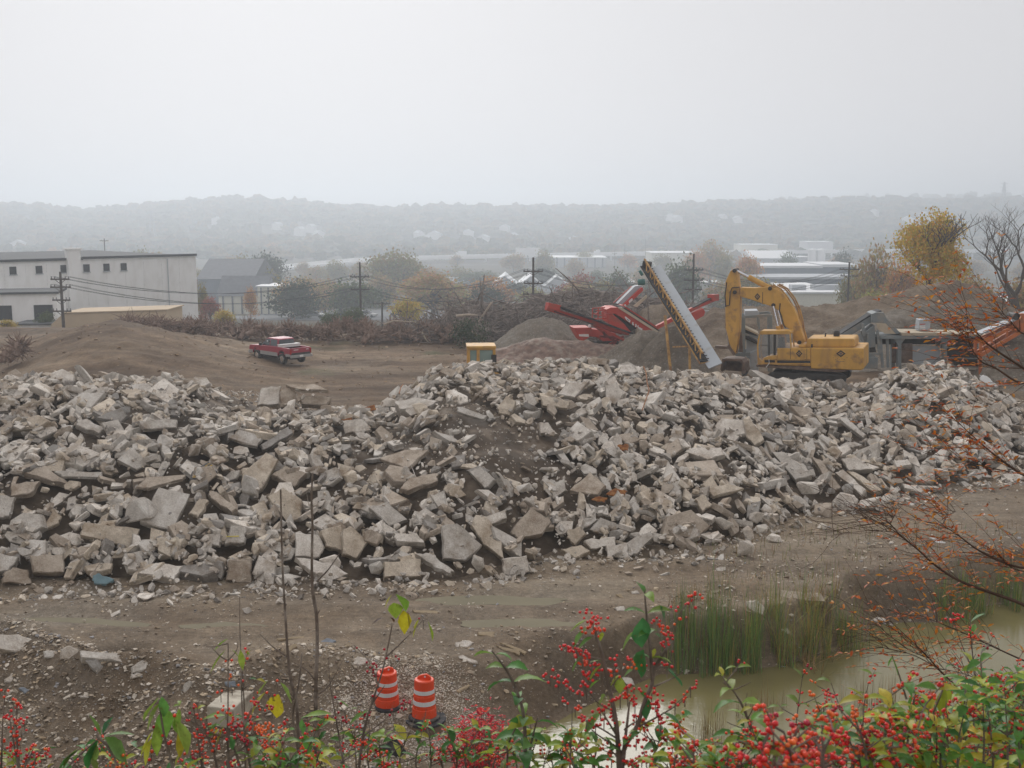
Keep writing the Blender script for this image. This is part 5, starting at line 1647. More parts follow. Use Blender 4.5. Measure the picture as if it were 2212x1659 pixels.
part('door_frame', M_DARK, cab, lambda mb: [EX.ext(mb, q, .01, .06) for q in ([(792, 876), (806, 876), (806, 1100), (792, 1104)], [(846, 876), (872, 876), (872, 1094), (846, 1098)], [(700, 985), (790, 990), (790, 994), (700, 989)])])
part('seat', M_DARK, cab, E([(890, 920), (940, 920), (948, 1000), (960, 1060), (860, 1060), (880, 1010)], .35, .8), .03)
# boom, stick, cylinders, bucket
BOOM = [(440, 388), (600, 392), (770, 378), (850, 410), (905, 450), (960, 520), (1015, 600), (1055, 680), (1085, 770), (1110, 870), (1150, 985), (1085, 1010), (1030, 960), (1000, 850), (935, 815), (900, 755), (890, 700), (862, 640), (800, 600), (690, 565), (560, 520), (440, 486)]
boom = part('boom', M_YELLOW, ex, E(BOOM, 1.2, 1.85), .04)
part('weld_seam', M_DARK, boom, E([(686, 440), (692, 440), (692, 560), (686, 560)], 1.19, 1.3))
part('hydraulic_hose', M_YELLOW2, ex, lambda mb: [mb.tube([EX(x + dx, y + dy, 1.25 + o) for x, y in ((760, 376), (850, 425), (930, 530), (985, 640), (1015, 760), (1035, 880), (1070, 1000))], .045, 6) for dx, dy, o in ((0, 0, 0), (16, -8, .1), (32, -16, .2), (70, -10, .5), (86, -18, .6))])
part('hydraulic_hose', M_DARK, boom, lambda mb: [mb.tube([EX(x, y, 1.16) for x, y in q], .03, 5) for q in ([(880, 560), (872, 640), (895, 700), (915, 790), (940, 830)], [(440, 384), (360, 390), (338, 440), (330, 580), (285, 590)], [(300, 330), (282, 480), (292, 600)])])
STICK = [(338, 206), (372, 190), (400, 198), (412, 230), (430, 370), (442, 480), (436, 840), (415, 1000), (395, 1110), (365, 1115), (330, 1000), (290, 845), (280, 560), (284, 320)]
part('stick', M_YELLOW, ex, E(STICK, 1.22, 1.83), .04)
part('lift_cylinder', M_CHROME, ex, lambda mb: [mb.tube([EX(806, 588, o), EX(862, 822, o)], .075, 10) for o in (1.08, 1.95)])
part('cylinder_barrel', M_YELLOW, ex, lambda mb: [mb.tube([EX(858, 805, o), EX(905, 1010, o)], .13, 10) for o in (1.08, 1.95)])
part('pivot_pin', M_DARK, boom, lambda mb: [mb.tube([EX(x, y, 1.1), EX(x, y, 1.95)], .11, 12) for x, y in ((806, 580), (388, 440), (770, 400), (1090, 985), (385, 205))])
part('stick_cylinder_rod', M_CHROME, ex, lambda mb: mb.tube([EX(388, 208, 1.5), EX(535, 285, 1.5)], .08, 10))
part('stick_cylinder', M_YELLOW, ex, lambda mb: mb.tube([EX(525, 278, 1.5), EX(790, 415, 1.5)], .15, 12), smooth=False)
part('bucket_cylinder', M_YELLOW2, ex, lambda mb: mb.tube([EX(292, 470, 1.5), EX(290, 845, 1.5)], .11, 10))
part('bucket_cylinder_rod', M_CHROME, ex, lambda mb: mb.tube([EX(292, 850, 1.5), EX(312, 1015, 1.5)], .06, 8))
part('linkage', M_RUSTB, ex, lambda mb: (mb.beam(EX(312, 1015, 1.2), EX(385, 1120, 1.2), .1, .16), mb.beam(EX(312, 1015, 1.75), EX(385, 1120, 1.75), .1, .16), mb.beam(EX(172, 1035, 1.4), EX(330, 1045, 1.4), .35, .16), mb.beam(EX(400, 870, 1.3), EX(392, 1090, 1.3), .08, .2), mb.beam(EX(425, 880, 1.7), EX(438, 1100, 1.7), .08, .2)), .01)
bk = part('bucket', M_RUSTB, ex, lambda mb: (EX.ext(mb, [(262, 1160), (300, 1150), (470, 1162), (500, 1200), (524, 1295), (500, 1325), (470, 1310), (480, 1210), (455, 1185), (300, 1178), (270, 1200), (258, 1300), (240, 1270)], .9, 2.1),
                                               EX.ext(mb, [(262, 1160), (300, 1150), (470, 1162), (500, 1200), (524, 1295), (470, 1325), (258, 1310), (240, 1270)], 2.05, 2.12)), .02)
for o in (.95, 1.25, 1.55, 1.85): part('tooth', M_DARK, bk, lambda mb: mb.beam(EX(505, 1320, o), EX(480, 1350, o), .1, .08))
for o0 in (.0, 2.3):
    tk = part('track', M_DARK, ex, lambda mb: EX.ext(mb, [(760, 1330), (790, 1298), (860, 1285), (1560, 1300), (1620, 1330), (1610, 1390), (1560, 1415), (840, 1410), (775, 1385)], o0, o0 + .6), .03)
    part('roller', M_RUSTB, tk, lambda mb: [mb.tube([EX(x, 1380, o0 - .03), EX(x, 1380, o0 + .1)], .14, 10) for x in range(860, 1560, 95)])
part('turntable', M_DARK, ex, lambda mb: mb.lathe(EX(1180, 1290, 1.5), [(0.05, -.3), (.9, -.3), (.9, .35), (.05, .35)], 20))
part('handrail', M_WHITE, ex, lambda mb: mb.tube([EX(800, 1140, -.05), EX(806, 1180, -.12), (EX(770, 1225, -.05))], .02, 5))
part('exhaust_stub', M_DARK, ex, lambda mb: (mb.tube([EX(1362, 930, 1.4), EX(1370, 885, 1.4)], .04, 6), mb.lathe(EX(1482, 905, 1.6), [(.02, -.2), (.17, -.2), (.17, .1), (.12, .2), (.02, .2)], 12)), smooth=False)
part('filler_cap', M_DARK, ex, lambda mb: mb.tube([EX(1250, 1020, .25), EX(1250, 985, .25)], .05, 8))


def diamond(cx, cy, w, h, off, parent):
    r_ = part('diamond_emblem', M_DARK, parent, lambda mb: [EX.ext(mb, q, off - .012, off + .03) for q in (
        [(cx, cy - h), (cx + w, cy), (cx + w * .62, cy), (cx, cy - h * .52)], [(cx + w, cy), (cx, cy + h), (cx, cy + h * .52), (cx + w * .62, cy)],
        [(cx, cy + h), (cx - w, cy), (cx - w * .62, cy), (cx, cy + h * .52)], [(cx - w, cy), (cx, cy - h), (cx, cy - h * .52), (cx - w * .62, cy)])])
    a = [(cx + w * .33 * math.cos(t * .785), cy + h * .33 * math.sin(t * .785)) for t in range(8)]
    part('emblem_ring', M_RUSTB, parent, lambda mb: EX.ext(mb, a, off - .014, off + .02))


diamond(1120, 1080, 34, 40, .02, body)
diamond(1566, 1080, 50, 38, 0, ex)
diamond(632, 488, 32, 38, 1.2, boom)
part('faded_lettering', M_RUSTB, ex, lambda mb: [EX.ext(mb, [(x, y), (x + w, y), (x + w, y + 4), (x, y + 4)], -.006, .02) for x, y, w in ((1480, 1122, 10), (1505, 1138, 12), (1524, 1132, 10), (1545, 1140, 14), (1572, 1134, 10), (1594, 1142, 12), (1626, 1122, 12), (1515, 1162, 90))])

# ----- leaning conveyor with yellow truss -----
foot = at(*c3(1960, 1330), 60); headp = at(*c3(1215, 262), 70)
cv = empty('belt_conveyor', (foot.x, foot.y, gz(foot.x, foot.y))); tag(cv, 'tall leaning belt conveyor with yellow lattice truss and grey cover', 'conveyor')


def CV(x0, y0, x1, y1):      # beam between photo points, depth interpolated along the conveyor height
    f = lambda y: 60 + 10 * (1330 - y) / 1068
    return at(*c3(x0, y0), f(y0)), at(*c3(x1, y1), f(y1))


A0, A1 = CV(1800, 1280, 1182, 262)
B0, B1 = CV(1822, 1275, 1205, 262)
side = Vector((1, -.1, 0))
tr_ = part('truss', M_YELLOW2, cv, lambda mb: (mb.beam(A0, A1, .12, .12), mb.beam(A0 + Vector((.12, .1, .55)), A1 + Vector((.12, .1, .55)), .1, .1),
    [mb.beam(A0.lerp(A1, k / 26) + (Vector((.12, .1, .55)) if k % 2 else Vector()), A0.lerp(A1, (k + 1) / 26) + (Vector() if k % 2 else Vector((.12, .1, .55))), .07, .07) for k in range(26)],
    [mb.beam(A0.lerp(A1, k / 13), A0.lerp(A1, k / 13) + Vector((.5, -.05, .1)), .05, .05) for k in range(14)]), .008)
S0, S1 = CV(1890, 1300, 1225, 275)
part('belt', M_BELT, cv, lambda mb: mb.beam(A0.lerp(S0, .62) + Vector((0, .1, .15)), A1.lerp(S1, .62) + Vector((0, .1, .15)), .62, .08))
part('roller', M_DARK, cv, lambda mb: [mb.tube([A0.lerp(A1, (k + .5) / 34) + Vector((.15, -.05, .15)), A0.lerp(A1, (k + .5) / 34) + Vector((.5, -.1, .2))], .03, 6) for k in range(34)])
G0, G1 = CV(1955, 1325, 1305, 270)
part('cover', M_LIGHTGREY, cv, lambda mb: mb.beam(G0 + Vector((0, -.1, .1)), G1 + Vector((0, -.1, .1)), .8, .05, up=(-.25, -.75, .6)))
K0, K1 = CV(1990, 1300, 1372, 272)
part('roller_bracket', M_DARK, cv, lambda mb: [mb.box(K0.lerp(K1, (k + .5) / 12), (.1, .2, .16)) for k in range(12)])
for a, b in ((c3(1420, 770), c3(1530, 1262)), (c3(1680, 1060), c3(1705, 1256))):
    pa = at(*a, 64.5); pb = at(*b, 64.5 if a[0] < 1400 else 62)
    part('support_leg', M_YELLOW2, cv, lambda mb: mb.beam(pa, (pb.x, pb.y, gz(pb.x, pb.y) - .2), .14, .14), .01)
part('cross_brace', M_YELLOW2, cv, lambda mb: mb.beam(at(*c3(1508, 1105), 64.4), at(*c3(1655, 1098), 62.4), .09, .09))
part('drive_motor', M_GREEN, cv, lambda mb: (mb.tube([at(*c3(1132, 415), 69.2), at(*c3(1205, 410), 69.2)], .2, 12), mb.tube([at(*c3(1150, 290), 69.4), at(*c3(1180, 340), 69.4)], .1, 8)))
part('head_pulley', M_DARK, cv, lambda mb: mb.tube([A1 + Vector((0, 0, .25)), S1 + Vector((.3, 0, .25))], .22, 12))

# ----- red mobile screener -----
scr = at(*cs1(900, 1250), 79)
sc_ = empty('mobile_screener', (scr.x, 79, gz(scr.x, 79))); tag(sc_, 'red mobile screening plant with side conveyors behind the grey gravel heap', 'screening plant')
SP1 = Plane(cs1, (900, 900), 78.0, R(8))
X = lambda pts, a, b: (lambda mb: SP1.ext(mb, pts, a, b))
box_ = part('screen_box', M_RED, sc_, X([(860, 470), (960, 425), (1110, 425), (1990, 970), (1930, 985), (1570, 900), (1400, 780), (1050, 560), (1000, 570), (880, 560)], 0, 2.0), .02)
part('screen_rim', M_BEIGE, box_, X([(1110, 432), (1200, 425), (2010, 950), (1975, 985)], -.1, .1))
part('screen_deck', M_DARK, box_, X([(1210, 425), (1270, 425), (2060, 945), (2010, 955)], .05, 1.9))
part('far_rim', M_RED, box_, X([(1270, 405), (1320, 400), (2100, 900), (2060, 945)], 1.0, 2.05))
part('feed_hopper', M_RED, sc_, X([(870, 570), (1000, 570), (1250, 780), (1420, 980), (1290, 930), (1060, 860), (900, 760)], .1, 1.9), .02)
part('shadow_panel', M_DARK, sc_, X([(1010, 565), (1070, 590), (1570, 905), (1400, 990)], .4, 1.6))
part('cage', M_RED, sc_, lambda mb: [mb.beam(SP1(a, b, .3), SP1(c, d, .3), .07, .07) for a, b, c, d in ((570, 450, 560, 690), (570, 450, 850, 430), (650, 500, 860, 500), (700, 440, 690, 700), (800, 440, 800, 680), (570, 560, 860, 640), (560, 690, 880, 680), (620, 600, 780, 460))])
arm = part('side_conveyor', M_RED, sc_, lambda mb: (mb.beam(at(*c3(150, 690), 74), at(*c3(1030, 960), 77), .3, .28), mb.beam(at(*c3(620, 850), 75.6), at(*c3(1000, 1040), 77), .12, .16), mb.beam(at(*c3(160, 660), 74), at(*c3(290, 690), 74.4), .5, .4)), .02)
part('belt', M_BELT, arm, lambda mb: mb.beam(at(*c3(290, 680), 74.3), at(*c3(1060, 960), 76.9), .55, .1))
part('return_belt', M_BELT, arm, lambda mb: mb.beam(at(*c3(230, 725), 74.2), at(*c3(640, 860), 75.6), .4, .06))
part('truss', M_REDDK, sc_, lambda mb: [mb.beam(at(*c3(a, b), 77.3), at(*c3(c, d), 77.3), .14, .14) for a, b, c, d in ((640, 860, 900, 1060), (700, 900, 960, 960), (720, 990, 960, 1010), (820, 1080, 980, 990), (860, 960, 880, 1080), (760, 880, 780, 1010))])
eng = part('engine_box', M_RED, sc_, X([(130, 880), (500, 870), (500, 900), (470, 1080), (300, 1180), (200, 1020)], -.2, 1.8), .02)
part('box_rim', M_RED, eng, X([(120, 870), (510, 862), (510, 905), (140, 910)], -.28, -.18))
part('maker_plate', M_WHITE, eng, X([(230, 1015), (450, 1010), (455, 1075), (240, 1060)], -.215, -.18))
part('chassis', M_RED, sc_, X([(480, 900), (660, 930), (1080, 1010), (1180, 1180), (940, 1290), (860, 1250), (700, 1100), (500, 1080)], .3, 1.6), .02)
part('track', M_DARK, sc_, X([(620, 1200), (900, 1180), (1150, 1180), (1160, 1330), (640, 1350)], .2, .9), .03)
part('lamp', M_WHITE, sc_, lambda mb: mb.lathe(SP1(485, 840, 0), [(.02, -.1), (.1, -.1), (.1, .1), (.02, .1)], 10))


def marks(name, chars, x0, y0, dx, dy, hgt, parent, pl, off, sl):
    """white sign-writing: block letters made of strokes following the slanted panel"""
    SEG = {'6': [(1, 0, 0, 0), (0, 0, 0, 1), (0, 1, 1, 1), (1, 1, 1, .5), (1, .5, 0, .5)], '9': [(1, .5, 0, .5), (0, .5, 0, 0), (0, 0, 1, 0), (1, 0, 1, 1), (1, 1, 0, 1)], '3': [(0, 0, 1, 0), (1, 0, 1, 1), (1, 1, 0, 1), (.2, .5, 1, .5)],
           'S': [(1, 0, 0, 0), (0, 0, 0, .5), (0, .5, 1, .5), (1, .5, 1, 1), (1, 1, 0, 1)], 'u': [(0, .4, 0, 1), (0, 1, 1, 1), (1, 1, 1, .4)], 'p': [(0, .4, 0, 1.3), (0, .4, 1, .4), (1, .4, 1, 1), (1, 1, 0, 1)], 'e': [(1, 1, 0, 1), (0, 1, 0, .4), (0, .4, 1, .4), (1, .4, 1, .7), (1, .7, 0, .7)], 'r': [(0, .4, 0, 1), (0, .4, 1, .4)]}
    def f(mb):
        for i, c in enumerate(chars):
            for (a, b, c_, d) in SEG.get(c, []):
                pa = pl(x0 + dx * (i + a * .7), y0 + dy * (i + a * .7) + b * hgt, off); pb = pl(x0 + dx * (i + c_ * .7), y0 + dy * (i + c_ * .7) + d * hgt, off)
                mb.beam(pa, pb, .03, .06)
    part(name, M_WHITE, parent, f)


part('white_logo', M_WHITE, box_, X([(1265, 635), (1290, 625), (1395, 710), (1385, 765), (1300, 700)], -.02, .02))
part('logo_centre', M_GREYPAINT, box_, X([(1310, 672), (1368, 712), (1366, 728), (1316, 696)], -.03, -.01))
marks('model_number', '683', 1440, 755, 30, 19, 50, box_, SP1, -.03, 0)
marks('lettering', 'Super', 1555, 830, 22, 13, 44, box_, SP1, -.03, 0)
bc = part('rear_conveyor', M_RED, sc_, lambda mb: SP1.ext(mb, [(1385, 430), (1500, 430), (1860, 90), (1850, 30), (1820, 20)], 2.2, 2.5), .02)
part('belt', M_LIGHTGREY, bc, lambda mb: SP1.ext(mb, [(1290, 400), (1385, 418), (1850, 30), (1840, -20), (1690, 0)], 2.5, 3.2))
part('far_rail', M_RED, bc, lambda mb: SP1.ext(mb, [(1240, 400), (1262, 400), (1680, 10), (1640, 30)], 3.2, 3.3))
marks('model_number', '693', 1535, 330, 24, -20, 44, bc, SP1, 2.17, 0)
part('white_logo', M_WHITE, bc, lambda mb: SP1.ext(mb, [(1410, 430), (1450, 400), (1468, 455), (1440, 472)], 2.17, 2.21))
part('chute', M_BEIGE, sc_, lambda mb: SP1.ext(mb, [(1620, 440), (1700, 470), (1930, 250), (1920, 190)], 2.0, 2.15))
rc_ = part('far_conveyor', M_RED, sc_, lambda mb: (mb.beam(at(*c3(1320, 900), 82), at(*c3(1960, 575), 86), .25, .3), mb.beam(at(*c3(1640, 740), 84), at(*c3(1960, 605), 86), .15, .1), mb.beam(at(*c3(1900, 580), 85.4), at(*c3(1970, 575), 86), .5, .5)), .02)
part('belt', M_BELT, rc_, lambda mb: mb.beam(at(*c3(1640, 715), 84.2), at(*c3(1910, 575), 85.6), .5, .08))
part('tail_hood', M_RED, sc_, lambda mb: Plane(c3, (1750, 760), 84, 0).ext(mb, [(1700, 745), (1830, 695), (1850, 730), (1835, 775), (1740, 825), (1690, 810)], 0, .9), .03)

# ----- grey crusher line right of the digger -----
CR = Plane(cr1, (800, 620), 66.0, R(-6))
Q = lambda pts, a, b: (lambda mb: CR.ext(mb, pts, a, b))
pc = CR(800, 1050, 1)
cru = empty('crusher_plant', (pc.x, pc.y, gz(pc.x, pc.y))); tag(cru, 'grey crushing plant with peaked feed conveyor and long level frame right of the digger', 'crushing plant')
part('main_beam', M_GREYPAINT, cru, Q([(310, 625), (1745, 620), (1745, 665), (310, 668)], 0, 2.2), .02)
part('deck_plate', M_BEIGE, cru, Q([(590, 580), (1160, 590), (1740, 608), (1740, 618), (600, 622)], -.05, 2.1))
for x in (575, 1180):
    part('post', M_GREYPAINT, cru, Q([(x - 75, 668), (x + 75, 668), (x + 25, 735), (x + 25, 1100), (x - 25, 1100), (x - 25, 735)], .1, .5), .01)
    part('far_post', M_GREYPAINT, cru, Q([(x - 25, 668), (x + 25, 668), (x + 25, 1100), (x - 25, 1100)], 1.7, 2.1), .01)
part('side_sheet', M_RUSTB, cru, Q([(500, 745), (775, 742), (775, 1000), (500, 1000)], .6, .66))
part('lower_sheet', M_LIGHTGREY, cru, Q([(775, 780), (1155, 785), (1155, 1020), (775, 1020)], .7, .78))
part('back_sheet', M_DARK, cru, Q([(320, 670), (1700, 670), (1700, 785), (320, 785)], 1.9, 1.98))
ch = part('discharge_hood', M_GREYPAINT, cru, Q([(215, 340), (270, 318), (375, 322), (410, 400), (600, 600), (540, 606), (395, 462), (215, 455)], .2, 1.7), .02)
part('hood_flank', M_BEIGE, ch, Q([(270, 462), (395, 465), (530, 602), (390, 600), (290, 540)], .15, .21))
part('box_panel', M_GREYPAINT, cru, Q([(120, 590), (255, 490), (262, 560), (270, 780), (180, 790), (150, 720), (130, 640)], .3, 1.6), .02)
part('frame', M_GREYPAINT, cru, lambda mb: [mb.beam(CR(a, b, .25), CR(c, d, .25), .16, .14) for a, b, c, d in ((100, 470, 105, 640), (160, 870, 320, 870), (165, 600, 165, 880), (290, 560, 315, 880), (50, 600, 165, 880), (60, 905, 260, 905), (330, 660, 360, 1050), (420, 660, 430, 1050))], .01)
part('motor', M_DARK, cru, Q([(175, 790), (265, 782), (280, 850), (185, 855)], .35, 1.2), .02)
part('cabinet', M_GREYPAINT, cru, Q([(95, 915), (290, 915), (290, 1060), (95, 1060)], .1, 1.2), .02)
part('machine_bay', M_DARK, cru, Q([(1210, 690), (1640, 690), (1640, 1040), (1400, 1060), (1230, 900)], .6, 1.8))
part('bay_rail', M_GREYPAINT, cru, lambda mb: [mb.beam(CR(1215, y, .4), CR(1640, y + 6, .4), .08, .08) for y in (790, 930, 1040)])
fc = Plane(cr1, (0, 500), 67.0, R(-6))
fcv = part('feed_conveyor', M_GREYPAINT, cru, lambda mb: (mb.beam(fc(-330, 720, 0), fc(220, 385, 0), .18, .3), mb.beam(fc(-330, 720, 1), fc(220, 385, 1), .18, .3), mb.beam(fc(-320, 760, 0), fc(200, 430, 0), .1, .12)), .01)
part('belt', M_BELT, fcv, lambda mb: (mb.beam(fc(-330, 690, .5), fc(225, 330, .5), 1.1, .12), mb.beam(fc(225, 330, .5), fc(330, 300, .5), 1.1, .12)))
part('brace', M_GREYPAINT, fcv, lambda mb: [mb.beam(fc(a, b, .1), fc(c, d, .1), .08, .08) for a, b, c, d in ((170, 420, 200, 400), (80, 480, 100, 620), (-120, 600, -100, 760), (190, 400, 210, 420))])
cb = empty('control_cabinet', CR(945, 580, 1.0)); tag(cb, 'grey louvred electrical cabinet standing on the crusher deck', 'cabinet')
cbb = part('cabinet_body', M_LIGHTGREY, cb, lambda mb: CR.ext(mb, [(880, 430), (960, 420), (1030, 428), (1015, 578), (865, 578)], .8, 1.7), .02)
part('louvre', M_RED, cbb, lambda mb: [CR.ext(mb, [(882, y), (958, y - 4), (956, y + 6), (880, y + 10)], .78, .82) for y in (485,)])
part('louvre', M_WHITE, cbb, lambda mb: [CR.ext(mb, [(880, y), (956, y - 4), (954, y + 8), (878, y + 12)], .78, .82) for y in (510, 532, 554)])
# orange conveyor at the right edge
OC = Plane(cr1, (1900, 600), 62.0, R(-4))
oc = empty('orange_conveyor', OC(1650, 1000, .5)); oc.location.z = gz(oc.location.x, oc.location.y)
tag(oc, 'orange conveyor with grey belt rising out of the right frame edge', 'conveyor')
oa = part('truss', M_ORANGE, oc, lambda mb: [mb.beam(OC(a, b, o), OC(c, d, o), w, w) for o in (0, .9) for a, b, c, d, w in ((1640, 745, 2500, 250, .16), (1640, 700, 2500, 340, .12), (1620, 890, 2250, 520, .2), (1640, 700, 1640, 900, .14), (1800, 620, 1780, 720, .1), (2000, 520, 1980, 640, .1), (2180, 330, 2190, 560, .22), (2060, 470, 2330, 330, .16))], .01)
part('belt', M_LIGHTGREY, oc, lambda mb: (mb.beam(OC(1650, 600, .45), OC(2050, 440, .45), .9, .08), mb.beam(OC(2050, 440, .45), OC(2600, 180, .45), .9, .08)))
part('head_drum', M_DARK, oc, lambda mb: mb.tube([OC(2110, 370, -.05), OC(2110, 370, .95)], .2, 12))
part('leg', M_ORANGE, oc, lambda mb: (mb.beam(OC(1640, 880, .1), OC(1645, 1150, .1), .14, .14), mb.beam(OC(2300, 500, .1), OC(2300, 1100, .1), .14, .14)))

# ----- grey screen frame behind the stick -----
SF = Plane(c4, (540, 1000), 65.0, R(-10))
sp_ = SF(540, 1320, 1)
sf = empty('screen_tower', (sp_.x, sp_.y, gz(sp_.x, sp_.y))); tag(sf, 'grey steel screening tower standing behind the excavator stick', 'screening tower')
part('post', M_GREYPAINT, sf, lambda mb: [mb.beam(SF(525, 690, o), SF(528, 1330, o), .22, .22) for o in (0, 1.8)], .01)
part('post', M_GREYPAINT, sf, lambda mb: [mb.beam(SF(815, 665, o), SF(820, 1330, o), .2, .2) for o in (0, 1.8)], .01)
for o in (0, 1.8):
    for a, b, c, d, w in ((430, 700, 815, 668, .14), (540, 870, 680, 910, .12), (440, 1090, 600, 1085, .2), (690, 700, 695, 820, .1)):
        part('crossbeam', M_GREYPAINT, sf, lambda mb: mb.beam(SF(a, b, o), SF(c, d, o), .12, w), .01)
part('top_hopper', M_LIGHTGREY, sf, lambda mb: SF.ext(mb, [(545, 628), (680, 624), (700, 655), (690, 672), (540, 680)], .2, 1.6), .02)
part('screen_deck', M_BEIGE, sf, lambda mb: SF.ext(mb, [(540, 800), (690, 870), (680, 884), (536, 818)], .1, 1.7))
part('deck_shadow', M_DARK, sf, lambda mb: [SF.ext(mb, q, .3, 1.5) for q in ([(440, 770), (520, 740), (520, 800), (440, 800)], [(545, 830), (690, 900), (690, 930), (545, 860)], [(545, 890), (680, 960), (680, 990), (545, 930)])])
part('skirt', M_LIGHTGREY, sf, lambda mb: SF.ext(mb, [(560, 920), (680, 1000), (680, 1200), (560, 1130)], .5, .6))
part('base_box', M_LIGHTGREY, sf, lambda mb: SF.ext(mb, [(600, 1070), (690, 1040), (690, 1330), (600, 1330)], .2, 1.2), .02)

# ----- yellow loader hidden behind the crest -----
ld = at(1040, 800, 62)
lo = empty('wheel_loader', (ld.x, 62, gz(ld.x, 62)), R(4)); tag(lo, 'yellow wheel loader with only its cab showing over the rubble crest', 'loader')
zt = at(1040, 747, 62).z - lo.location.z; zb = at(1040, 773, 62).z - lo.location.z - .9
kk = 1.0 / zpm(62)
wcab = 64 * kk
m = MB(); m.box((0, .8, zt - .09), (wcab, 1.7, .16)); m.box((0, .8, zt - .24), (wcab * .93, 1.5, .14)); m.build('cab_roof', M_YELLOW, lo, .03)
m = MB()
for x in (-wcab / 2 + .12, -wcab * .1, wcab / 2 - .1):
    for y in (.05, 1.5): m.box((x, y, (zt + zb) / 2 - .1), (.14, .1, zt - zb))
cbf = m.build('cab_frame', M_YELLOW, lo, .01)
M_GG = glass_mat('greenish_cab_glass', (.22, .36, .33), .6)
m = MB(); m.box((-wcab * .27, .05, (zt + zb) / 2 - .15), (wcab * .22, .02, zt - zb - .2)); m.box((wcab * .17, .05, (zt + zb) / 2 - .15), (wcab * .44, .02, zt - zb - .2)); m.build('window', M_GG, lo)
m = MB(); m.box((wcab * .42, -.12, (zt + zb) / 2), (.3, .04, .6)); m.build('mirror', M_DARK, lo)
m = MB(); m.prism([(-1.1, .7), (3.2, .8), (3.3, zb + .1), (1.2, zb + .2), (-1.1, zb + .1)], -.1, 1.8); m.box((-1.6, .8, 1.0), (1.6, 1.2, .9)); m.build('body', M_YELLOW, lo, .05)
m = MB(); m.prism([(-2.2, 1.3), (-2.0, 1.6), (-3.3, .8), (-3.5, .5)], -.1, .15); m.prism([(-2.2, 1.3), (-2.0, 1.6), (-3.3, .8), (-3.5, .5)], 1.5, 1.75); m.build('lift_arm', M_YELLOW, lo, .02)
m = MB(); m.prism([(-3.3, .9), (-4.2, .6), (-4.3, .1), (-3.5, .0), (-3.4, .15), (-4.1, .25), (-4.0, .5), (-3.3, .75)], -.6, 2.3); m.build('bucket', M_RUSTB, lo, .01)
for x in (-1.9, 1.9):
    for y in (-.25, 1.95):
        w = MB(); w.lathe((x, y, .75), [(.2, -.25), (.68, -.25), (.75, -.15), (.75, .15), (.68, .25), (.2, .25)], 20, axis=(0, 1, 0)); wo = w.build('wheel', M_TYRE, lo, smooth=False)
        w = MB(); w.lathe((x, y, .75), [(.02, -.27), (.4, -.27), (.4, .27), (.02, .27)], 14, axis=(0, 1, 0)); w.build('rim', M_YELLOW, wo)

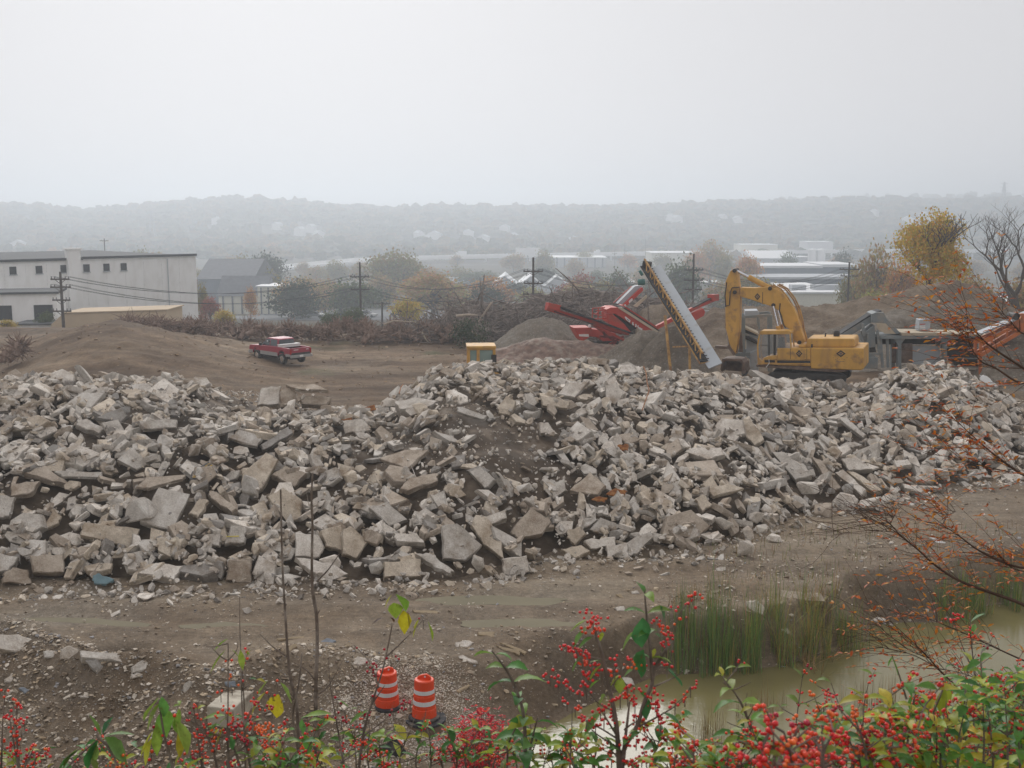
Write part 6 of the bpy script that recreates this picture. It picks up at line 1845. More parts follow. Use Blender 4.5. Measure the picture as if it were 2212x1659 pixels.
# ----- maroon pickup -----
def pickup():
    g = gp(600, 788)
    Yp = 79.0; q = at(605, 780, Yp)
    head = R(90 + 12 + 34)
    r_ = empty('pickup_truck', (q.x, Yp, gz(q.x, Yp) + .08), head, .93)
    tag(r_, 'maroon and silver extended pickup with white toolbox in its bed driving away', 'pickup truck')
    z0 = .62
    def arch(cx, rad=.52):
        return [(cx + rad * math.cos(a), .55 + rad * math.sin(a)) for a in [math.pi * k / 8 for k in range(9)]]
    lowp = [(2.75, .62)] + arch(1.75) + arch(-1.65) + [(-2.75, .66)]
    side = [(2.78, .95)] + [] + [(2.72, 1.05)]
    m = MB()
    # flanks with wheel arches
    prof = [(2.72, .60), (2.8, .8), (2.74, 1.12), (2.55, 1.2), (1.35, 1.27), (-.55, 1.3), (-2.7, 1.3), (-2.75, .70)] + [(-1.65 - .52, .66)] + arch(-1.65)[::-1][1:-1] + [(-1.65 + .52, .60), (1.75 - .52, .60)] + arch(1.75)[::-1][1:-1] + [(1.75 + .52, .60)]
    for y0, y1 in ((-.97, -.85), (.85, .97)): m.prism(prof, y0, y1)
    m.prism([(2.76, .8), (2.7, 1.13), (2.5, 1.19), (1.35, 1.26), (1.35, .8)], -.86, .86)
    m.box((.4, 0, .95), (1.9, 1.7, .6)); m.box((-1.65, 0, .78), (2.1, 1.72, .12))
    m.build('body', M_MAROON, r_, .035)
    m = MB()
    low = [(2.73, .58), (2.76, .82), (2.30, .84), (2.27, .60)]
    for y0, y1 in ((-.985, -.95), (.95, .985)):
        m.prism([(1.2, .58), (1.2, .86), (-1.1, .86), (-1.12, .58)], y0, y1); m.prism([(-2.2, .66), (-2.2, .86), (-2.75, .86), (-2.75, .68)], y0, y1); m.prism(low, y0, y1)
    m.build('lower_panel', M_SILVER, r_)
    m = MB(); cabp = [(1.35, 1.26), (.55, 1.86), (.35, 1.9), (-.75, 1.9), (-.9, 1.84), (-1.02, 1.28)]
    m.add([(x, s * (.86 if z < 1.5 else .70), z) for s in (-1, 1) for x, z in cabp], [tuple(range(6))[::-1], tuple(range(6, 12))] + [(i, (i + 1) % 6, (i + 1) % 6 + 6, i + 6) for i in range(6)])
    cb_ = m.build('cab', M_MAROON, r_, .05)
    m = MB()
    def cab_y(z): return .86 - (z - 1.28) / .58 * .16
    for s in (-1, 1):
        for xs in (([1.22, .55, .1, .1], [1.31, 1.8, 1.8, 1.31]), ([.02, .02, -.8, -.92], [1.31, 1.8, 1.8, 1.33])):
            vs = [(x, s * (cab_y(z) + .012), z) for x, z in zip(*xs)] + [(x, s * (cab_y(z) - .01), z) for x, z in zip(*xs)]
            m.add(vs, [(0, 1, 2, 3), (7, 6, 5, 4)])
    m.build('side_window', M_TINTED, cb_)
    m = MB(); m.add([(-1.03 + .01, -.74, 1.42), (-1.02 + .01, .74, 1.42), (-.93, .64, 1.8), (-.93, -.64, 1.8)], [(0, 1, 2, 3)]); m.v = [(v[0] - .03, v[1], v[2]) for v in m.v]; m.build('rear_window', M_TINTED, cb_)
    m = MB(); m.add([(1.3, -.74, 1.36), (1.3, .74, 1.36), (.62, .64, 1.83), (.62, -.64, 1.83)], [(0, 1, 2, 3)]); m.v = [(v[0] + .03, v[1], v[2] + .02) for v in m.v]; m.build('windscreen', M_TINTED, cb_)
    m = MB(); m.box((-2.74, 0, 1.06), (.07, 1.68, .48)); tg = m.build('tailgate', M_MAROON, r_, .02)
    m = MB(); m.box((-2.785, .42, 1.16), (.01, .42, .05)); m.box((-2.785, -.62, 1.16), (.01, .22, .05)); m.build('badge', M_WHITE, tg)
    m = MB(); m.box((-1.9, 0, .86), (1.7, 1.68, .03)); m.build('bed_liner', M_DARK, r_)
    m = MB(); m.box((-1.28, 0, 1.36), (.5, 1.75, .2)); m.box((-1.28, 0, 1.47), (.54, 1.8, .04)); m.build('toolbox', M_WHITE, r_, .01)
    m = MB(); m.box((-2.86, 0, .68), (.18, 1.94, .2)); bp = m.build('rear_bumper', M_SILVER, r_, .02)
    m = MB(); m.box((-2.76, 0, .86), (.1, 1.7, .16)); m.build('dark_gap', M_DARK, r_)
    m = MB(); m.box((-2.96, .05, .7), (.02, .32, .16)); m.build('licence_plate', M_WHITE, bp)
    m = MB(); m.box((2.85, 0, .62), (.16, 1.9, .22)); m.build('front_bumper', M_SILVER, r_, .02)
    m = MB(); m.box((2.79, 0, .95), (.05, 1.0, .26)); m.build('grille', M_DARK, r_)
    for s in (-1, 1):
        m = MB(); m.box((-2.77, s * .9, 1.06), (.08, .12, .4)); m.build('taillight', M('tail_lamp', (.4, .02, .02), rough=.2), r_)
        m = MB(); m.box((2.78, s * .72, .97), (.06, .3, .18)); m.build('headlight', M_WHITE, r_)
        m = MB(); m.box((1.05, s * 1.05, 1.38), (.12, .22, .2)); m.build('mirror', M_DARK, r_)
        for x in (1.75, -1.65):
            w = MB(); w.lathe((x, s * .82, .42), [(.2, -.14), (.39, -.14), (.42, -.09), (.42, .09), (.39, .14), (.2, .14)], 20, axis=(0, 1, 0)); wo = w.build('wheel', M_TYRE, r_)
            w = MB(); w.lathe((x, s * .82, .42), [(.02, -.15), (.22, -.15), (.25, -.1), (.25, .1), (.22, .15), (.02, .15)], 14, axis=(0, 1, 0)); w.build('rim', M_CHROME, wo)
    m = MB(); m.box((0, 0, .45), (4.6, .9, .16)); m.build('underframe', M_DARK, r_)
    m = MB(); m.lathe((.32, .88, 1.62), [(.01, -.02), (.07, -.02), (.07, .02), (.01, .02)], 10, axis=(0, 1, 0)); m.build('window_sticker', M_WHITE, cb_)
    return r_


pk = pickup()

# ---------------- root stumps and brush ----------------
M_ROOT = M('reddish_root_wood', (.24, .16, .12), var=.4, scale=3, dirt=(.34, .25, .2), damt=.4, dscale=3, bmp=.6)
M_GREYWOOD = M('weathered_brushwood', (.26, .215, .185), var=.4, scale=2, dirt=(.13, .10, .085), damt=.4, bmp=.3)
M_PALEWOOD = M('bleached_wood', (.42, .34, .27), var=.25, scale=3)
stumps = []
for k in range(6):
    r = random.Random(900 + k); t = MB(); q = MB()
    d = Vector((r.uniform(-1, 1), r.uniform(-1, .4), r.uniform(.1, .7))).normalized()
    t.tube([Vector((0, 0, .5)), Vector((0, 0, .5)) - d * .5, Vector((0, 0, .5)) - d * 1.3], [.45, .3, .22], 9)
    vs, fs, tn = LUMPS[k * 3]; q.add([(v[0] * 1.5, v[1] * 1.2, v[2] * 1.3 + .55) for v in vs], fs, 1.0)
    for _ in range(70):
        a = Vector((r.gauss(0, 1), r.gauss(0, 1), r.gauss(0, .8))).normalized(); a = (a + d * .5).normalized()
        p = Vector((0, 0, .55)) + a * .25; pts = [p]
        for _ in range(4):
            a = (a + Vector((r.uniform(-.5, .5), r.uniform(-.5, .5), r.uniform(-.4, .5)))).normalized(); p = p + a * r.uniform(.14, .3); pts.append(p)
        q.tube(pts, [.075, .055, .04, .025, .01], 4, tint=r.uniform(.6, 1.4))
    e = empty('tree_stump', (0, 0, 0)); t.build('trunk', M_ROOT, e); q.build('root', M_ROOT, e)
    stumps.append(e)
ST = [(12, 745, 74, 'at the left frame edge'), (40, 752, 73, 'at the left frame edge')]
for zx in list(np.linspace(275, 470, 12)) + list(np.linspace(500, 880, 24)) + list(np.linspace(905, 1000, 6)):
    ST.append((zx + rng.uniform(-6, 6), 735 - 18 * rng.random() - (8 if 520 < zx < 640 else 0), 92, 'below the white warehouse' if zx < 430 else 'below the cream church wing' if zx < 640 else 'between church wing and tall pole' if zx < 780 else 'left of the brush pile'))
for k, (zx, zy, Y, wh_) in enumerate(ST):
    p = at(zx, zy, Y + rng.uniform(-2, 3)); g = gz(p.x, p.y)
    e = stumps[k] if k < 6 else copy_tree(stumps[rng.randrange(6)])
    s = rng.uniform(.65, 1.1)
    e.location = (p.x, p.y, max(g - .1, min(p.z, g + .5))); e.rotation_euler = (0, 0, rng.uniform(0, 6.28)); e.scale = (s, s, s)
    tag(e, 'uprooted reddish tree stump with tangled roots ' + wh_, 'tree stump', 'uprooted stumps along the yard edge')
# twiggy leftovers in the stump row
bt = MB()
for k in range(700):
    zx = rng.choice((rng.uniform(270, 480), rng.uniform(495, 1010))); Y = rng.uniform(90, 96); p = at(zx, 700, Y); g = gz(p.x, Y)
    a = Vector((rng.gauss(0, 1), rng.gauss(0, .7), abs(rng.gauss(0, .45)))).normalized(); q = Vector((p.x, Y, g + rng.uniform(0, .9)))
    bt.tube([q, q + a * rng.uniform(.3, .7), q + a * rng.uniform(.8, 1.3) + Vector((0, 0, rng.uniform(-.2, .2)))], [.05, .035, .01], 4, tint=rng.uniform(.6, 1.6))
bo = bt.build('brushwood_litter', M_ROOT); tag(bo, 'reddish roots and twigs littering the stump row', 'brushwood', kind='stuff')
# large brush pile
BR = [(840, 735), (880, 718), (930, 700), (970, 680), (1010, 655), (1050, 655), (1090, 664), (1130, 652), (1160, 640), (1210, 632), (1270, 630), (1330, 634), (1400, 640), (1450, 660), (1500, 700)]
heap('brush_mound', BR, 100, 8, 8, M('brush_core', (.12, .09, .072), var=.4, scale=3, bmp=1, bscale=6, glob=True), 'dark core of the long grey brush pile behind the gravel heap', 'brush pile', 55, .3)
bp_ = MB()
for k in range(5200):
    zx = rng.uniform(850, 1490); top = float(interp(np.array(zx), BR)); f = rng.random() ** .7
    Y = 100 - f * 7.5; zt_ = at(zx, top, 100).z; p = at(zx, top, Y); g = gz(p.x, Y)
    z = g + (zt_ - g) * (1 - f) + rng.uniform(-.25, .35)
    a = Vector((rng.gauss(0, 1), rng.gauss(0, .6), rng.gauss(0, .35))).normalized(); L = rng.choice((.6, .9, 1.3, 2.2, 3.4)) * rng.uniform(.7, 1.2); q = Vector((p.x, Y, z))
    r0 = rng.uniform(.015, .05) if L < 2 else rng.uniform(.04, .09)
    t_ = rng.uniform(.5, 1.5) if rng.random() < .9 else 2.6
    mid = q + a * L * .5 + Vector((rng.uniform(-.1, .1), rng.uniform(-.1, .1), rng.uniform(-.15, .2)))
    bp_.tube([q, mid, q + a * L], [r0, r0 * .8, r0 * .4], 4, tint=(t_, t_ * .96, t_ * .93), cap=False)
bo = bp_.build('brushwood', M_GREYWOOD); tag(bo, 'tangled grey and brown branches heaped into the long brush pile', 'brushwood', kind='stuff')
c2v = crop(700, 400, 600 / 2212)
for i, (pts, rad, lb, mt) in enumerate(((((1150, 1110), (1250, 1100), (1325, 1105)), .12, 'pale straight log lying on top of the brush pile', M_PALEWOOD), (((1440, 1000), (1400, 1060), (1330, 1160)), .09, 'grey leaning pole trunk in the brush pile', M_PALEWOOD),
                                    (((870, 1240), (895, 1290), (925, 1330)), .07, 'yellow peeled branch at the foot of the brush pile', M_BEIGE), (((1130, 1210), (1150, 1230), (1165, 1260)), .06, 'short yellow peeled branch right of the longer one', M_BEIGE),
                                    (((1195, 1345), (1165, 1290), (1140, 1265), (1125, 1200)), .14, 'pale forked stump branch beside the green brush', M_PALEWOOD), (((560, 1180), (640, 1150), (790, 1160)), .08, 'pale log among the stumps right of the tall pole', M_PALEWOOD), (((240, 1265), (330, 1262), (415, 1250)), .08, 'thin pale log on the soil below the stumps', M_PALEWOOD))):
    w = [at(*c2v(*p), 91.5) for p in pts]
    for v in w: v.z = max(v.z, gz(v.x, v.y) + .1)
    m = MB(w[0]); m.tube(w, [rad, rad * .85, rad * .6, rad * .4][:len(w)], 8); o = m.build('pale_log', mt); o.location = w[0]; tag(o, lb, 'log', 'pale logs in the brush')
# green bush at the brush foot
p = at(*c2v(1300, 1320), 89)
gb = full_crown(801, 2.4, 5.0, .2, 70, 14, .0); go = gb.build('green_brush', LEAFM['dark']); go.location = (p.x, 89, gz(p.x, 89) - .1); tag(go, 'dark green leafy branches dumped at the foot of the brush pile', 'brush')
# ---------------- foreground: stones, drums, reeds, shrubs ----------------
def ghit(zx, zy, y0=16.0, y1=60.0):
    d = (at(zx, zy, 20.0) - Vector((0, 0, CAMH))) / 20.0
    ysr = np.arange(y0, y1, .04)
    h = ground_h(d.x * ysr, ysr); pz = CAMH + d.z * ysr
    k = int(np.argmax(pz < h)) if (pz < h).any() else len(ysr) - 1
    return Vector((d.x * ysr[k], ysr[k], float(h[k])))


def ground_slab(cr, corners, th, up, tone, label, name='concrete_slab', mat=None, cat='concrete slab', group=None, lift=.05):
    P2 = [cr(*c) for c in corners]
    cx = sum(p[0] for p in P2) / len(P2); cy = max(p[1] for p in P2) * .35 + sum(p[1] for p in P2) / len(P2) * .65
    hit = ghit(cx, cy)
    o0 = Vector((0, 0, CAMH))
    ray = (hit - o0).normalized()
    n = (Vector((0, 0, 1)) * (1 - up * .75) + Vector((-ray.x, -ray.y, 0)) * (.1 + up * .9)).normalized()
    hit = hit + n * lift
    W = []
    for (a, b) in P2:
        q = at(a, b, 20) - o0; W.append(o0 + q * ((hit - o0).dot(n) / q.dot(n)))
    ux = (W[1] - W[0]); ux = (ux - n * ux.dot(n)).normalized(); uy = n.cross(ux); c = sum(W, Vector()) / len(W)
    poly = [((w - c).dot(ux), (w - c).dot(uy)) for w in W]
    if sum(poly[i][0] * poly[(i + 1) % len(poly)][1] - poly[(i + 1) % len(poly)][0] * poly[i][1] for i in range(len(poly))) < 0: poly.reverse()
    geo = slab_geo(poly, th, .02, rr, .012, 3, .85)
    o = mesh_obj(name, geo[0], geo[1], mat or M_CONC, None, [tuple(a * b for a, b in zip(t, TONES[tone][1])) for t in geo[2]])
    o.matrix_world = Matrix.Translation(c) @ Matrix((ux, uy, n)).transposed().to_4x4()
    tag(o, label, cat, group)
    return o


M_PLANK = M('splintered_wood', (.40, .31, .20), var=.3, scale=4, dirt=(.2, .15, .11), damt=.3, dscale=4)
M_BLUESTONE = M('blue_grey_stone', (.22, .24, .27), var=.25, scale=5, bmp=.3)
GS = 'slabs along the lip of the near bank'
for a in [(b1, [(-60, 575), (150, 570), (260, 610), (380, 680), (340, 730), (150, 720), (-60, 680)], .3, .6, 0, 'long pale slab along the bank lip at the left edge'),
          (b1, [(350, 710), (480, 700), (490, 770), (360, 760)], .15, .5, 1, 'low grey slab between the long pale slab and the upright one'),
          (b1, [(490, 700), (560, 665), (645, 700), (640, 790), (490, 780)], .3, .8, 0, 'upright pale block on the bank lip'),
          (b1, [(650, 705), (980, 725), (1100, 760), (1080, 815), (900, 780), (660, 760)], .22, .3, 1, 'long slab bridging the dark hollow in the bank'),
          (b1, [(690, 790), (800, 780), (875, 880), (800, 915)], .15, .8, 4, 'blue-grey slab leaning beside the dark hollow'),
          (b1, [(1060, 840), (1150, 780), (1240, 800), (1190, 860), (1070, 890)], .25, .5, 1, 'tilted slab right of the dark hollow'),
          (b1, [(1060, 895), (1140, 885), (1160, 920), (1070, 930)], .12, .5, 0, 'small pale slab under the tilted one')]:
    ground_slab(*a, group=GS)
for a, m_, c_ in [((b1, [(30, 940), (90, 900), (150, 920), (100, 955), (40, 960)], .12, .4, 0, 'pale pointed stone on the left bank face'), None, 'stone'),
          ((b1, [(150, 1010), (190, 1000), (240, 1030), (200, 1050)], .1, .4, 4, 'blue-grey stone on the left bank face'), M_BLUESTONE, 'stone'),
          ((b1, [(640, 1070), (740, 1062), (740, 1080), (650, 1088)], .06, .4, 0, 'thin pale sliver of stone below the dark hollow'), None, 'stone'),
          ((b1, [(1490, 980), (1540, 950), (1560, 970), (1520, 1050), (1490, 1040)], .1, .8, 1, 'narrow upright slab left of the cast concrete block'), None, 'stone'),
          ((b1, [(1820, 960), (1900, 950), (1920, 1000), (1850, 1005)], .1, .6, 4, 'blue-grey slab behind the cast concrete block'), M_BLUESTONE, 'stone'),
          ((b2, [(580, 640), (640, 605), (710, 620), (690, 650)], .06, .3, 4, 'blue-grey flat stone right of the thicker sapling'), M_BLUESTONE, 'stone'),
          ((b2, [(240, 608), (455, 590), (456, 600), (245, 620)], .04, .3, 0, 'thin white stick of wood crossing behind the saplings'), M_PLANK, 'plank'),
          ((b2, [(1335, 375), (1540, 385), (1560, 405), (1345, 395)], .06, .3, 0, 'pale broken board on the mud right of the leaf cluster'), M_PLANK, 'plank'),
          ((b2, [(840, 810), (890, 750), (960, 765), (985, 810), (900, 830)], .25, .5, 0, 'pale lump of concrete above the left orange drum'), None, 'stone'),
          ((b2, [(320, 690), (380, 650), (400, 670), (340, 715)], .06, .4, 2, 'reddish brown board fragment between the saplings'), M_PLANK, 'plank'),
          ((b2, [(1860, 560), (2000, 555), (1990, 595), (1880, 580)], .05, .3, 3, 'yellowish board fragment on the mud right of the drums'), M_PLANK, 'plank'),
          ((b2, [(1680, 640), (1760, 620), (1830, 640), (1790, 680), (1690, 680)], .1, .4, 0, 'pale flat stone left of the drooping green shoot'), None, 'stone'),
          ((b2, [(1710, 745), (1740, 740), (1860, 790), (1850, 810), (1720, 770)], .08, .4, 0, 'pale bar of concrete on the bank above the drums'), None, 'stone'),
          ((b2, [(1690, 1030), (1790, 980), (1800, 990), (1710, 1045)], .05, .3, 0, 'thin pale splinter on the bank right of the drums'), M_PLANK, 'plank'),
          ((b2, [(1420, 805), (1450, 785), (1490, 800), (1480, 820)], .1, .4, 3, 'small buff stone above the right orange drum'), None, 'stone'),
          ((b2, [(1770, 880), (1800, 860), (1840, 870), (1830, 900)], .1, .5, 3, 'buff cube-like stone on the bank right of the right drum'), None, 'stone'),
          ((b3, [(0, 660), (180, 700), (190, 740), (60, 700)], .05, .4, 3, 'splintered wooden board on the bank left of the berry bush'), M_PLANK, 'plank'),
          ((b3, [(30, 640), (90, 650), (260, 720), (240, 735)], .05, .4, 3, 'second splintered board crossing the first'), M_PLANK, 'plank'),
          ((b3, [(1000, 920), (1100, 930), (1130, 990), (1040, 985)], .3, .7, 0, 'white lump of concrete at the pond shore behind the berry bush'), None, 'stone'),
          ((b3, [(890, 830), (950, 860), (940, 880), (900, 870)], .06, .5, 0, 'white flake at the pond shore above the white lump'), None, 'stone'),
          ((b3, [(960, 360), (1040, 345), (1050, 385), (980, 390)], .12, .5, 0, 'pale rounded stone at the reeds left end'), None, 'stone'),
          ((b3, [(1100, 225), (1150, 220), (1160, 245), (1105, 248)], .08, .5, 0, 'white stone above the leafy shoot tip'), None, 'stone'),
          ((b3, [(975, 250), (1010, 245), (1045, 285), (1030, 295)], .05, .4, 0, 'small pale board left of the leafy shoot tip'), M_PLANK, 'plank'),
          ((b4, [(215, 215), (540, 235), (590, 310), (400, 300), (220, 275)], .3, .4, 2, 'flat pinkish slab on the bank behind the reeds'), None, 'concrete slab'),
          ((b4, [(-60, 310), (30, 290), (100, 370), (80, 420), (-40, 390)], .35, .7, 0, 'white crusted boulder among the reeds'), None, 'boulder'),
          ((b4, [(220, 500), (250, 510), (315, 560), (300, 580), (230, 550)], .15, .5, 2, 'pinkish stone at the water between the reeds'), None, 'stone'),
          ((b4, [(930, 440), (1000, 430), (1080, 450), (1060, 470), (950, 465)], .06, .3, 0, 'flat pale stone at the shore right of the reeds'), None, 'stone'),
          ((cr1, [(0, 0), (1, 0), (1, 1)], .01, .1, 0, ''), None, None)]:
    if c_: ground_slab(*a, name='plank' if c_ == 'plank' else 'stone', mat=m_, cat=c_, group='scattered boards' if c_ == 'plank' else 'scattered stones', lift=.04)
z7 = crop(1850, 1000, 422 / 1750)
ground_slab(z7, [(880, 795), (960, 815), (1030, 845), (1000, 862), (950, 850)], .06, .5, 0, 'white scrap of sheet lying on the track under the twigs', 'stone', M_WHITE, 'stone', 'scattered stones')
wb = ground_slab(cr1, [(1630, 1145), (1720, 1160), (1790, 1230), (1870, 1290), (1840, 1310), (1640, 1230)], .08, .7, 0, 'crumpled white plastic sack on the far right of the rubble', 'plastic_sack', M_WHITE, 'sack') if False else hero_slab(cr1, [(1630, 1145), (1720, 1160), (1790, 1230), (1870, 1290), (1840, 1310), (1640, 1230)], .08, .7, 0, 'crumpled white plastic sheet at the far right of the rubble')
wb[0].name = 'plastic_sheet'; wb[0].data.materials[0] = M_WHITE; wb[0]['category'] = 'plastic sheet'; wb[0]['group'] = ''
del wb[0]['group']

# cast concrete block with recess
bq = ghit(*b1(1760, 1330))
blk = empty('cast_block', bq, R(-14)); tag(blk, 'pale cast concrete block with a round recess standing by the saplings', 'concrete block')
kb = 1.0 / zpm(bq.y); s_ = .973592 * .2736
w_ = 250 * s_ * kb; h_ = 165 * s_ * kb
m = MB(); m.box((w_ * .15, .45, h_ * .55), (w_ * 1.0, .95, h_ * 1.1)); m.build('block', M('cast_concrete', (.52, .47, .38), var=.15, scale=3, dirt=(.25, .2, .15), damt=.3, dscale=2, bmp=.4, bscale=30), blk, .03)
m = MB(); m.lathe((-w_ * .352, .45, h_ * .55), [(.02, 0), (h_ * .3, 0), (h_ * .36, .015), (h_ * .36, -.01), (.02, -.012)], 20, axis=(-1, 0, 0)); m.build('recess', M_DARK, blk)

# traffic drums
M_DRUM = M('orange_drum_plastic', (.80, .075, .018), rough=.45, var=.06, dirt=(.45, .12, .06), damt=.12, bmp=.03, spec=.4)
M_REFL = M('white_reflective_band', (.72, .74, .76), rough=.35, var=.05, bmp=.02)
M_RUBR = M('black_rubber_base', (.045, .045, .05), rough=.8, var=.3, dirt=(.15, .13, .11), damt=.3, dscale=5)


def drum(p, hgt, rz, tilt, label):
    e = empty('traffic_drum', p, rz); e.rotation_euler = (tilt, 0, rz)
    tag(e, label, 'traffic drum', 'orange and white traffic drums')
    H = hgt
    prof = [(.02, .03), (.285, .03), (.285, .05), (.27, .24 * H), (.258, .25 * H), (.256, .34 * H), (.253, .35 * H), (.25, .44 * H), (.247, .45 * H), (.245, .54 * H), (.235, .56 * H), (.232, .70 * H), (.228, .72 * H), (.226, .88 * H), (.215, .90 * H), (.205, .905 * H), (.02, .91 * H)]
    m = MB(); m.lathe((0, 0, 0), prof, 28); m.build('barrel', M_DRUM, e, smooth=False)
    for a, b, ra, rb in ((.345, .445, .259, .253), (.60, .69, .2385, .235)):
        m = MB(); m.lathe((0, 0, 0), [(ra - .01, a * H), (ra, a * H), (rb, b * H), (rb - .01, b * H)], 28); m.build('reflective_band', M_REFL, e)
    m = MB(); m.prism([(-.17, .90 * H), (.17, .90 * H), (.15, .98 * H), (.05, 1.03 * H), (-.06, 1.0 * H), (-.15, .95 * H)], -.035, .035); hn = m.build('handle', M_DRUM, e, .015)
    m = MB(); m.lathe((.03, -.036, .97 * H), [(.005, -.006), (.022, -.006), (.022, .006), (.005, .006)], 10, axis=(0, 1, 0)); m.build('bolt', M_REFL, hn)
    m = MB(); m.lathe((0, 0, 0), [(.2, 0), (.36, 0), (.36, .04), (.33, .06), (.2, .06)], 28); m.build('rubber_base', M_RUBR, e)
    return e


d1 = ghit(*b2(1120, 1195)); k1 = 1.0 / zpm(d1.y)
drum(d1 + Vector((0, .25, 0)), (1195 - 845) * s_ * k1 * 1.0, R(20), R(2), 'left orange traffic drum with white bands, standing on the gravel')
d2 = ghit(*b2(1430, 1395)); k2 = 1.0 / zpm(d2.y)
rh = 65 * s_ * k2
ris = empty('concrete_riser', d2 + Vector((0, .42, 0))); tag(ris, 'brown round concrete riser under the right traffic drum', 'concrete riser')
m = MB(); m.lathe((0, 0, 0), [(.3, -.3), (.46, -.3), (.46, rh - .05), (.44, rh - .03), (.3, rh - .03)], 28); m.build('pipe_wall', M('brown_concrete_pipe', (.22, .15, .10), var=.25, scale=3, dirt=(.12, .09, .07), damt=.3, bmp=.4), ris)
m = MB(); m.lathe((0, 0, rh - .03), [(.02, 0), (.47, 0), (.47, .05), (.02, .05)], 28); m.build('cover_ring', M_RUBR, ris)
drum(d2 + Vector((-.03, .42, rh + .03)), (1290 - 895) * s_ * k2 * .98, R(-15), R(-2), 'right orange traffic drum with white bands, standing on the brown riser')
# knocked-over cone
cq = ghit(*b2(1170, 1570)); k3 = 1.0 / zpm(cq.y)
cn = empty('traffic_cone', cq + Vector((.05, 0, .16)), R(0)); cn.rotation_euler = (R(-100), R(-42), R(-6))
tag(cn, 'faded traffic cone lying knocked over in the grass below the drums', 'traffic cone')
for nm, mt, a, b in (('cone_foot', M('faded_orange_plastic', (.62, .12, .06), rough=.5), (.19, 0), (.13, .25)), ('cone_band', M_WHITE, (.128, .25), (.075, .5)), ('cone_tip', M_WHITE, (.073, .5), (.025, .72))):
    m = MB(); m.lathe((0, 0, 0), [(.01, a[1]), a, b, (.01, b[1])], 20); m.build(nm, mt, cn)
m = MB(); m.box((0, 0, -.015), (.40, .40, .03)); m.build('cone_base', M_RUBR, cn)

# loose stones and fines
SMALL = [lump_geo(700 + k, 8) for k in range(10)]
st = MB()
def scatter(n, xr, yr, smin, smax, dens=None, tints=None, up=1.0):
    k = 0; X = nr.uniform(xr[0], xr[1], n * 3); Y = nr.uniform(yr[0], yr[1], n * 3); Z = ground_h(X, Y)
    D = vnoise(X * .7, Y * 1.1, 99)
    for x, y, z, d in zip(X, Y, Z, D):
        if k >= n: break
        if abs(x) > .5 * y + 1: continue
        if z < WATER_Z - .02: continue
        if dens is not None and not dens(x, y, d): continue
        s = smin * (smax / smin) ** (rr.random() ** 2.2)
        vs, fs, tn = SMALL[rr.randrange(10)]
        q = Euler((rr.uniform(-.4, .4), rr.uniform(-.4, .4), rr.uniform(0, 6.28))).to_matrix()
        A = (np.array(vs) * [s, s * rr.uniform(.5, 1), s * rr.uniform(.25, .6)]) @ np.array(q).T + [x, y, z + s * .08]
        k0 = len(st.v); st.v.extend(map(tuple, A)); st.f.extend([tuple(i + k0 for i in f) for f in fs])
        t = rr.choices(((1.15, 1.1, 1.02), (.8, .72, .62), (.5, .42, .34), (.95, .82, .64), (.62, .64, .7)), (34, 26, 18, 14, 8))[0]
        b = rr.uniform(.8, 1.15); st.t.extend([(t[0] * b, t[1] * b, t[2] * b)] * len(fs)); k += 1


scatter(7500, (-17, 18), (21, 36), .035, .17, lambda x, y, d: rr.random() < d ** 2 * 1.4)
scatter(9000, (-14, -2), (20, 27), .04, .22, lambda x, y, d: y < float(interp(np.array(x), EWX)) + .4)
scatter(2600, (-16, 16), (19, 29), .03, .2, lambda x, y, d: abs(y - float(interp(np.array(x), EWX)) + 1.4) < 1.8)
scatter(1500, (4, 20), (27, 42), .05, .26, lambda x, y, d: rr.random() < d * 1.2)
so = st.build('loose_stones', M_CONC); tag(so, 'loose stones and chips strewn over the mud and bank', 'stones', kind='stuff')
st = MB(); 
def far_ok(x, y, d): return rr.random() < d * 1.3
scatter(2600, (-46, 20), (56, 96), .06, .45, far_ok)
st.t = [(a * .62, b * .52, c * .43) if k_ % 1 == 0 else (a, b, c) for k_, (a, b, c) in enumerate(st.t)]
so = st.build('soil_clods', M_CONC); tag(so, 'brown clods and stones littering the yard behind the rubble', 'clods', kind='stuff')
# gravel patch round the drums
st = MB(); gc = (d1 + d2) / 2
scatter(8000, (gc.x - 2.6, gc.x + 2.3), (gc.y - 1.5, gc.y + 2.3), .035, .075, lambda x, y, d: ((x - gc.x - .1) / 2.0) ** 2 + ((y - gc.y - .4) / 1.5) ** 2 < rr.uniform(.5, 1.25))
st.t = [(a * .35 + .92, b * .35 + .9, c * .35 + .86) for a, b, c in st.t]
so = st.build('gravel_patch', M_CONC); tag(so, 'pale crushed gravel spread round the two traffic drums', 'gravel', kind='stuff')


# ----- reeds and grass -----
def blade_mat(name, c1, c2):
    m, nt, b = base_mat(name, .7, 0, .25)
    a = nt.nodes.new('ShaderNodeVertexColor'); a.layer_name = 'tint'
    nt.links.new(mixc(nt, 1.0, c1, a.outputs['Color'], 'MULTIPLY'), b.inputs['Base Color'])
    return m


M_REED = blade_mat('reed_blades', (.17, .27, .085), None)
M_STRAW = blade_mat('straw_blades', (.30, .22, .10), None)
M_GRASS = blade_mat('grass_blades', (.055, .10, .025), None)


def blade(mb, p, L, lean, w, tint, curve=.35):
    a = rr.uniform(0, 6.28); d = Vector((math.cos(a), math.sin(a), 0)); side = Vector((-d.y, d.x, 0)) * w
    pts = []
    for k in range(4):
        t = k / 3; pts.append(Vector(p) + d * (lean * L * t + curve * L * t * t * lean) + Vector((0, 0, L * t * (1 - .25 * lean * t))))
    vs = []
    for k, q in enumerate(pts): s = (1, .9, .6, .08)[k]; vs += [q - side * s, q + side * s]
    mb.add(vs, [(0, 1, 3, 2), (2, 3, 5, 4), (4, 5, 7, 6)], tint)


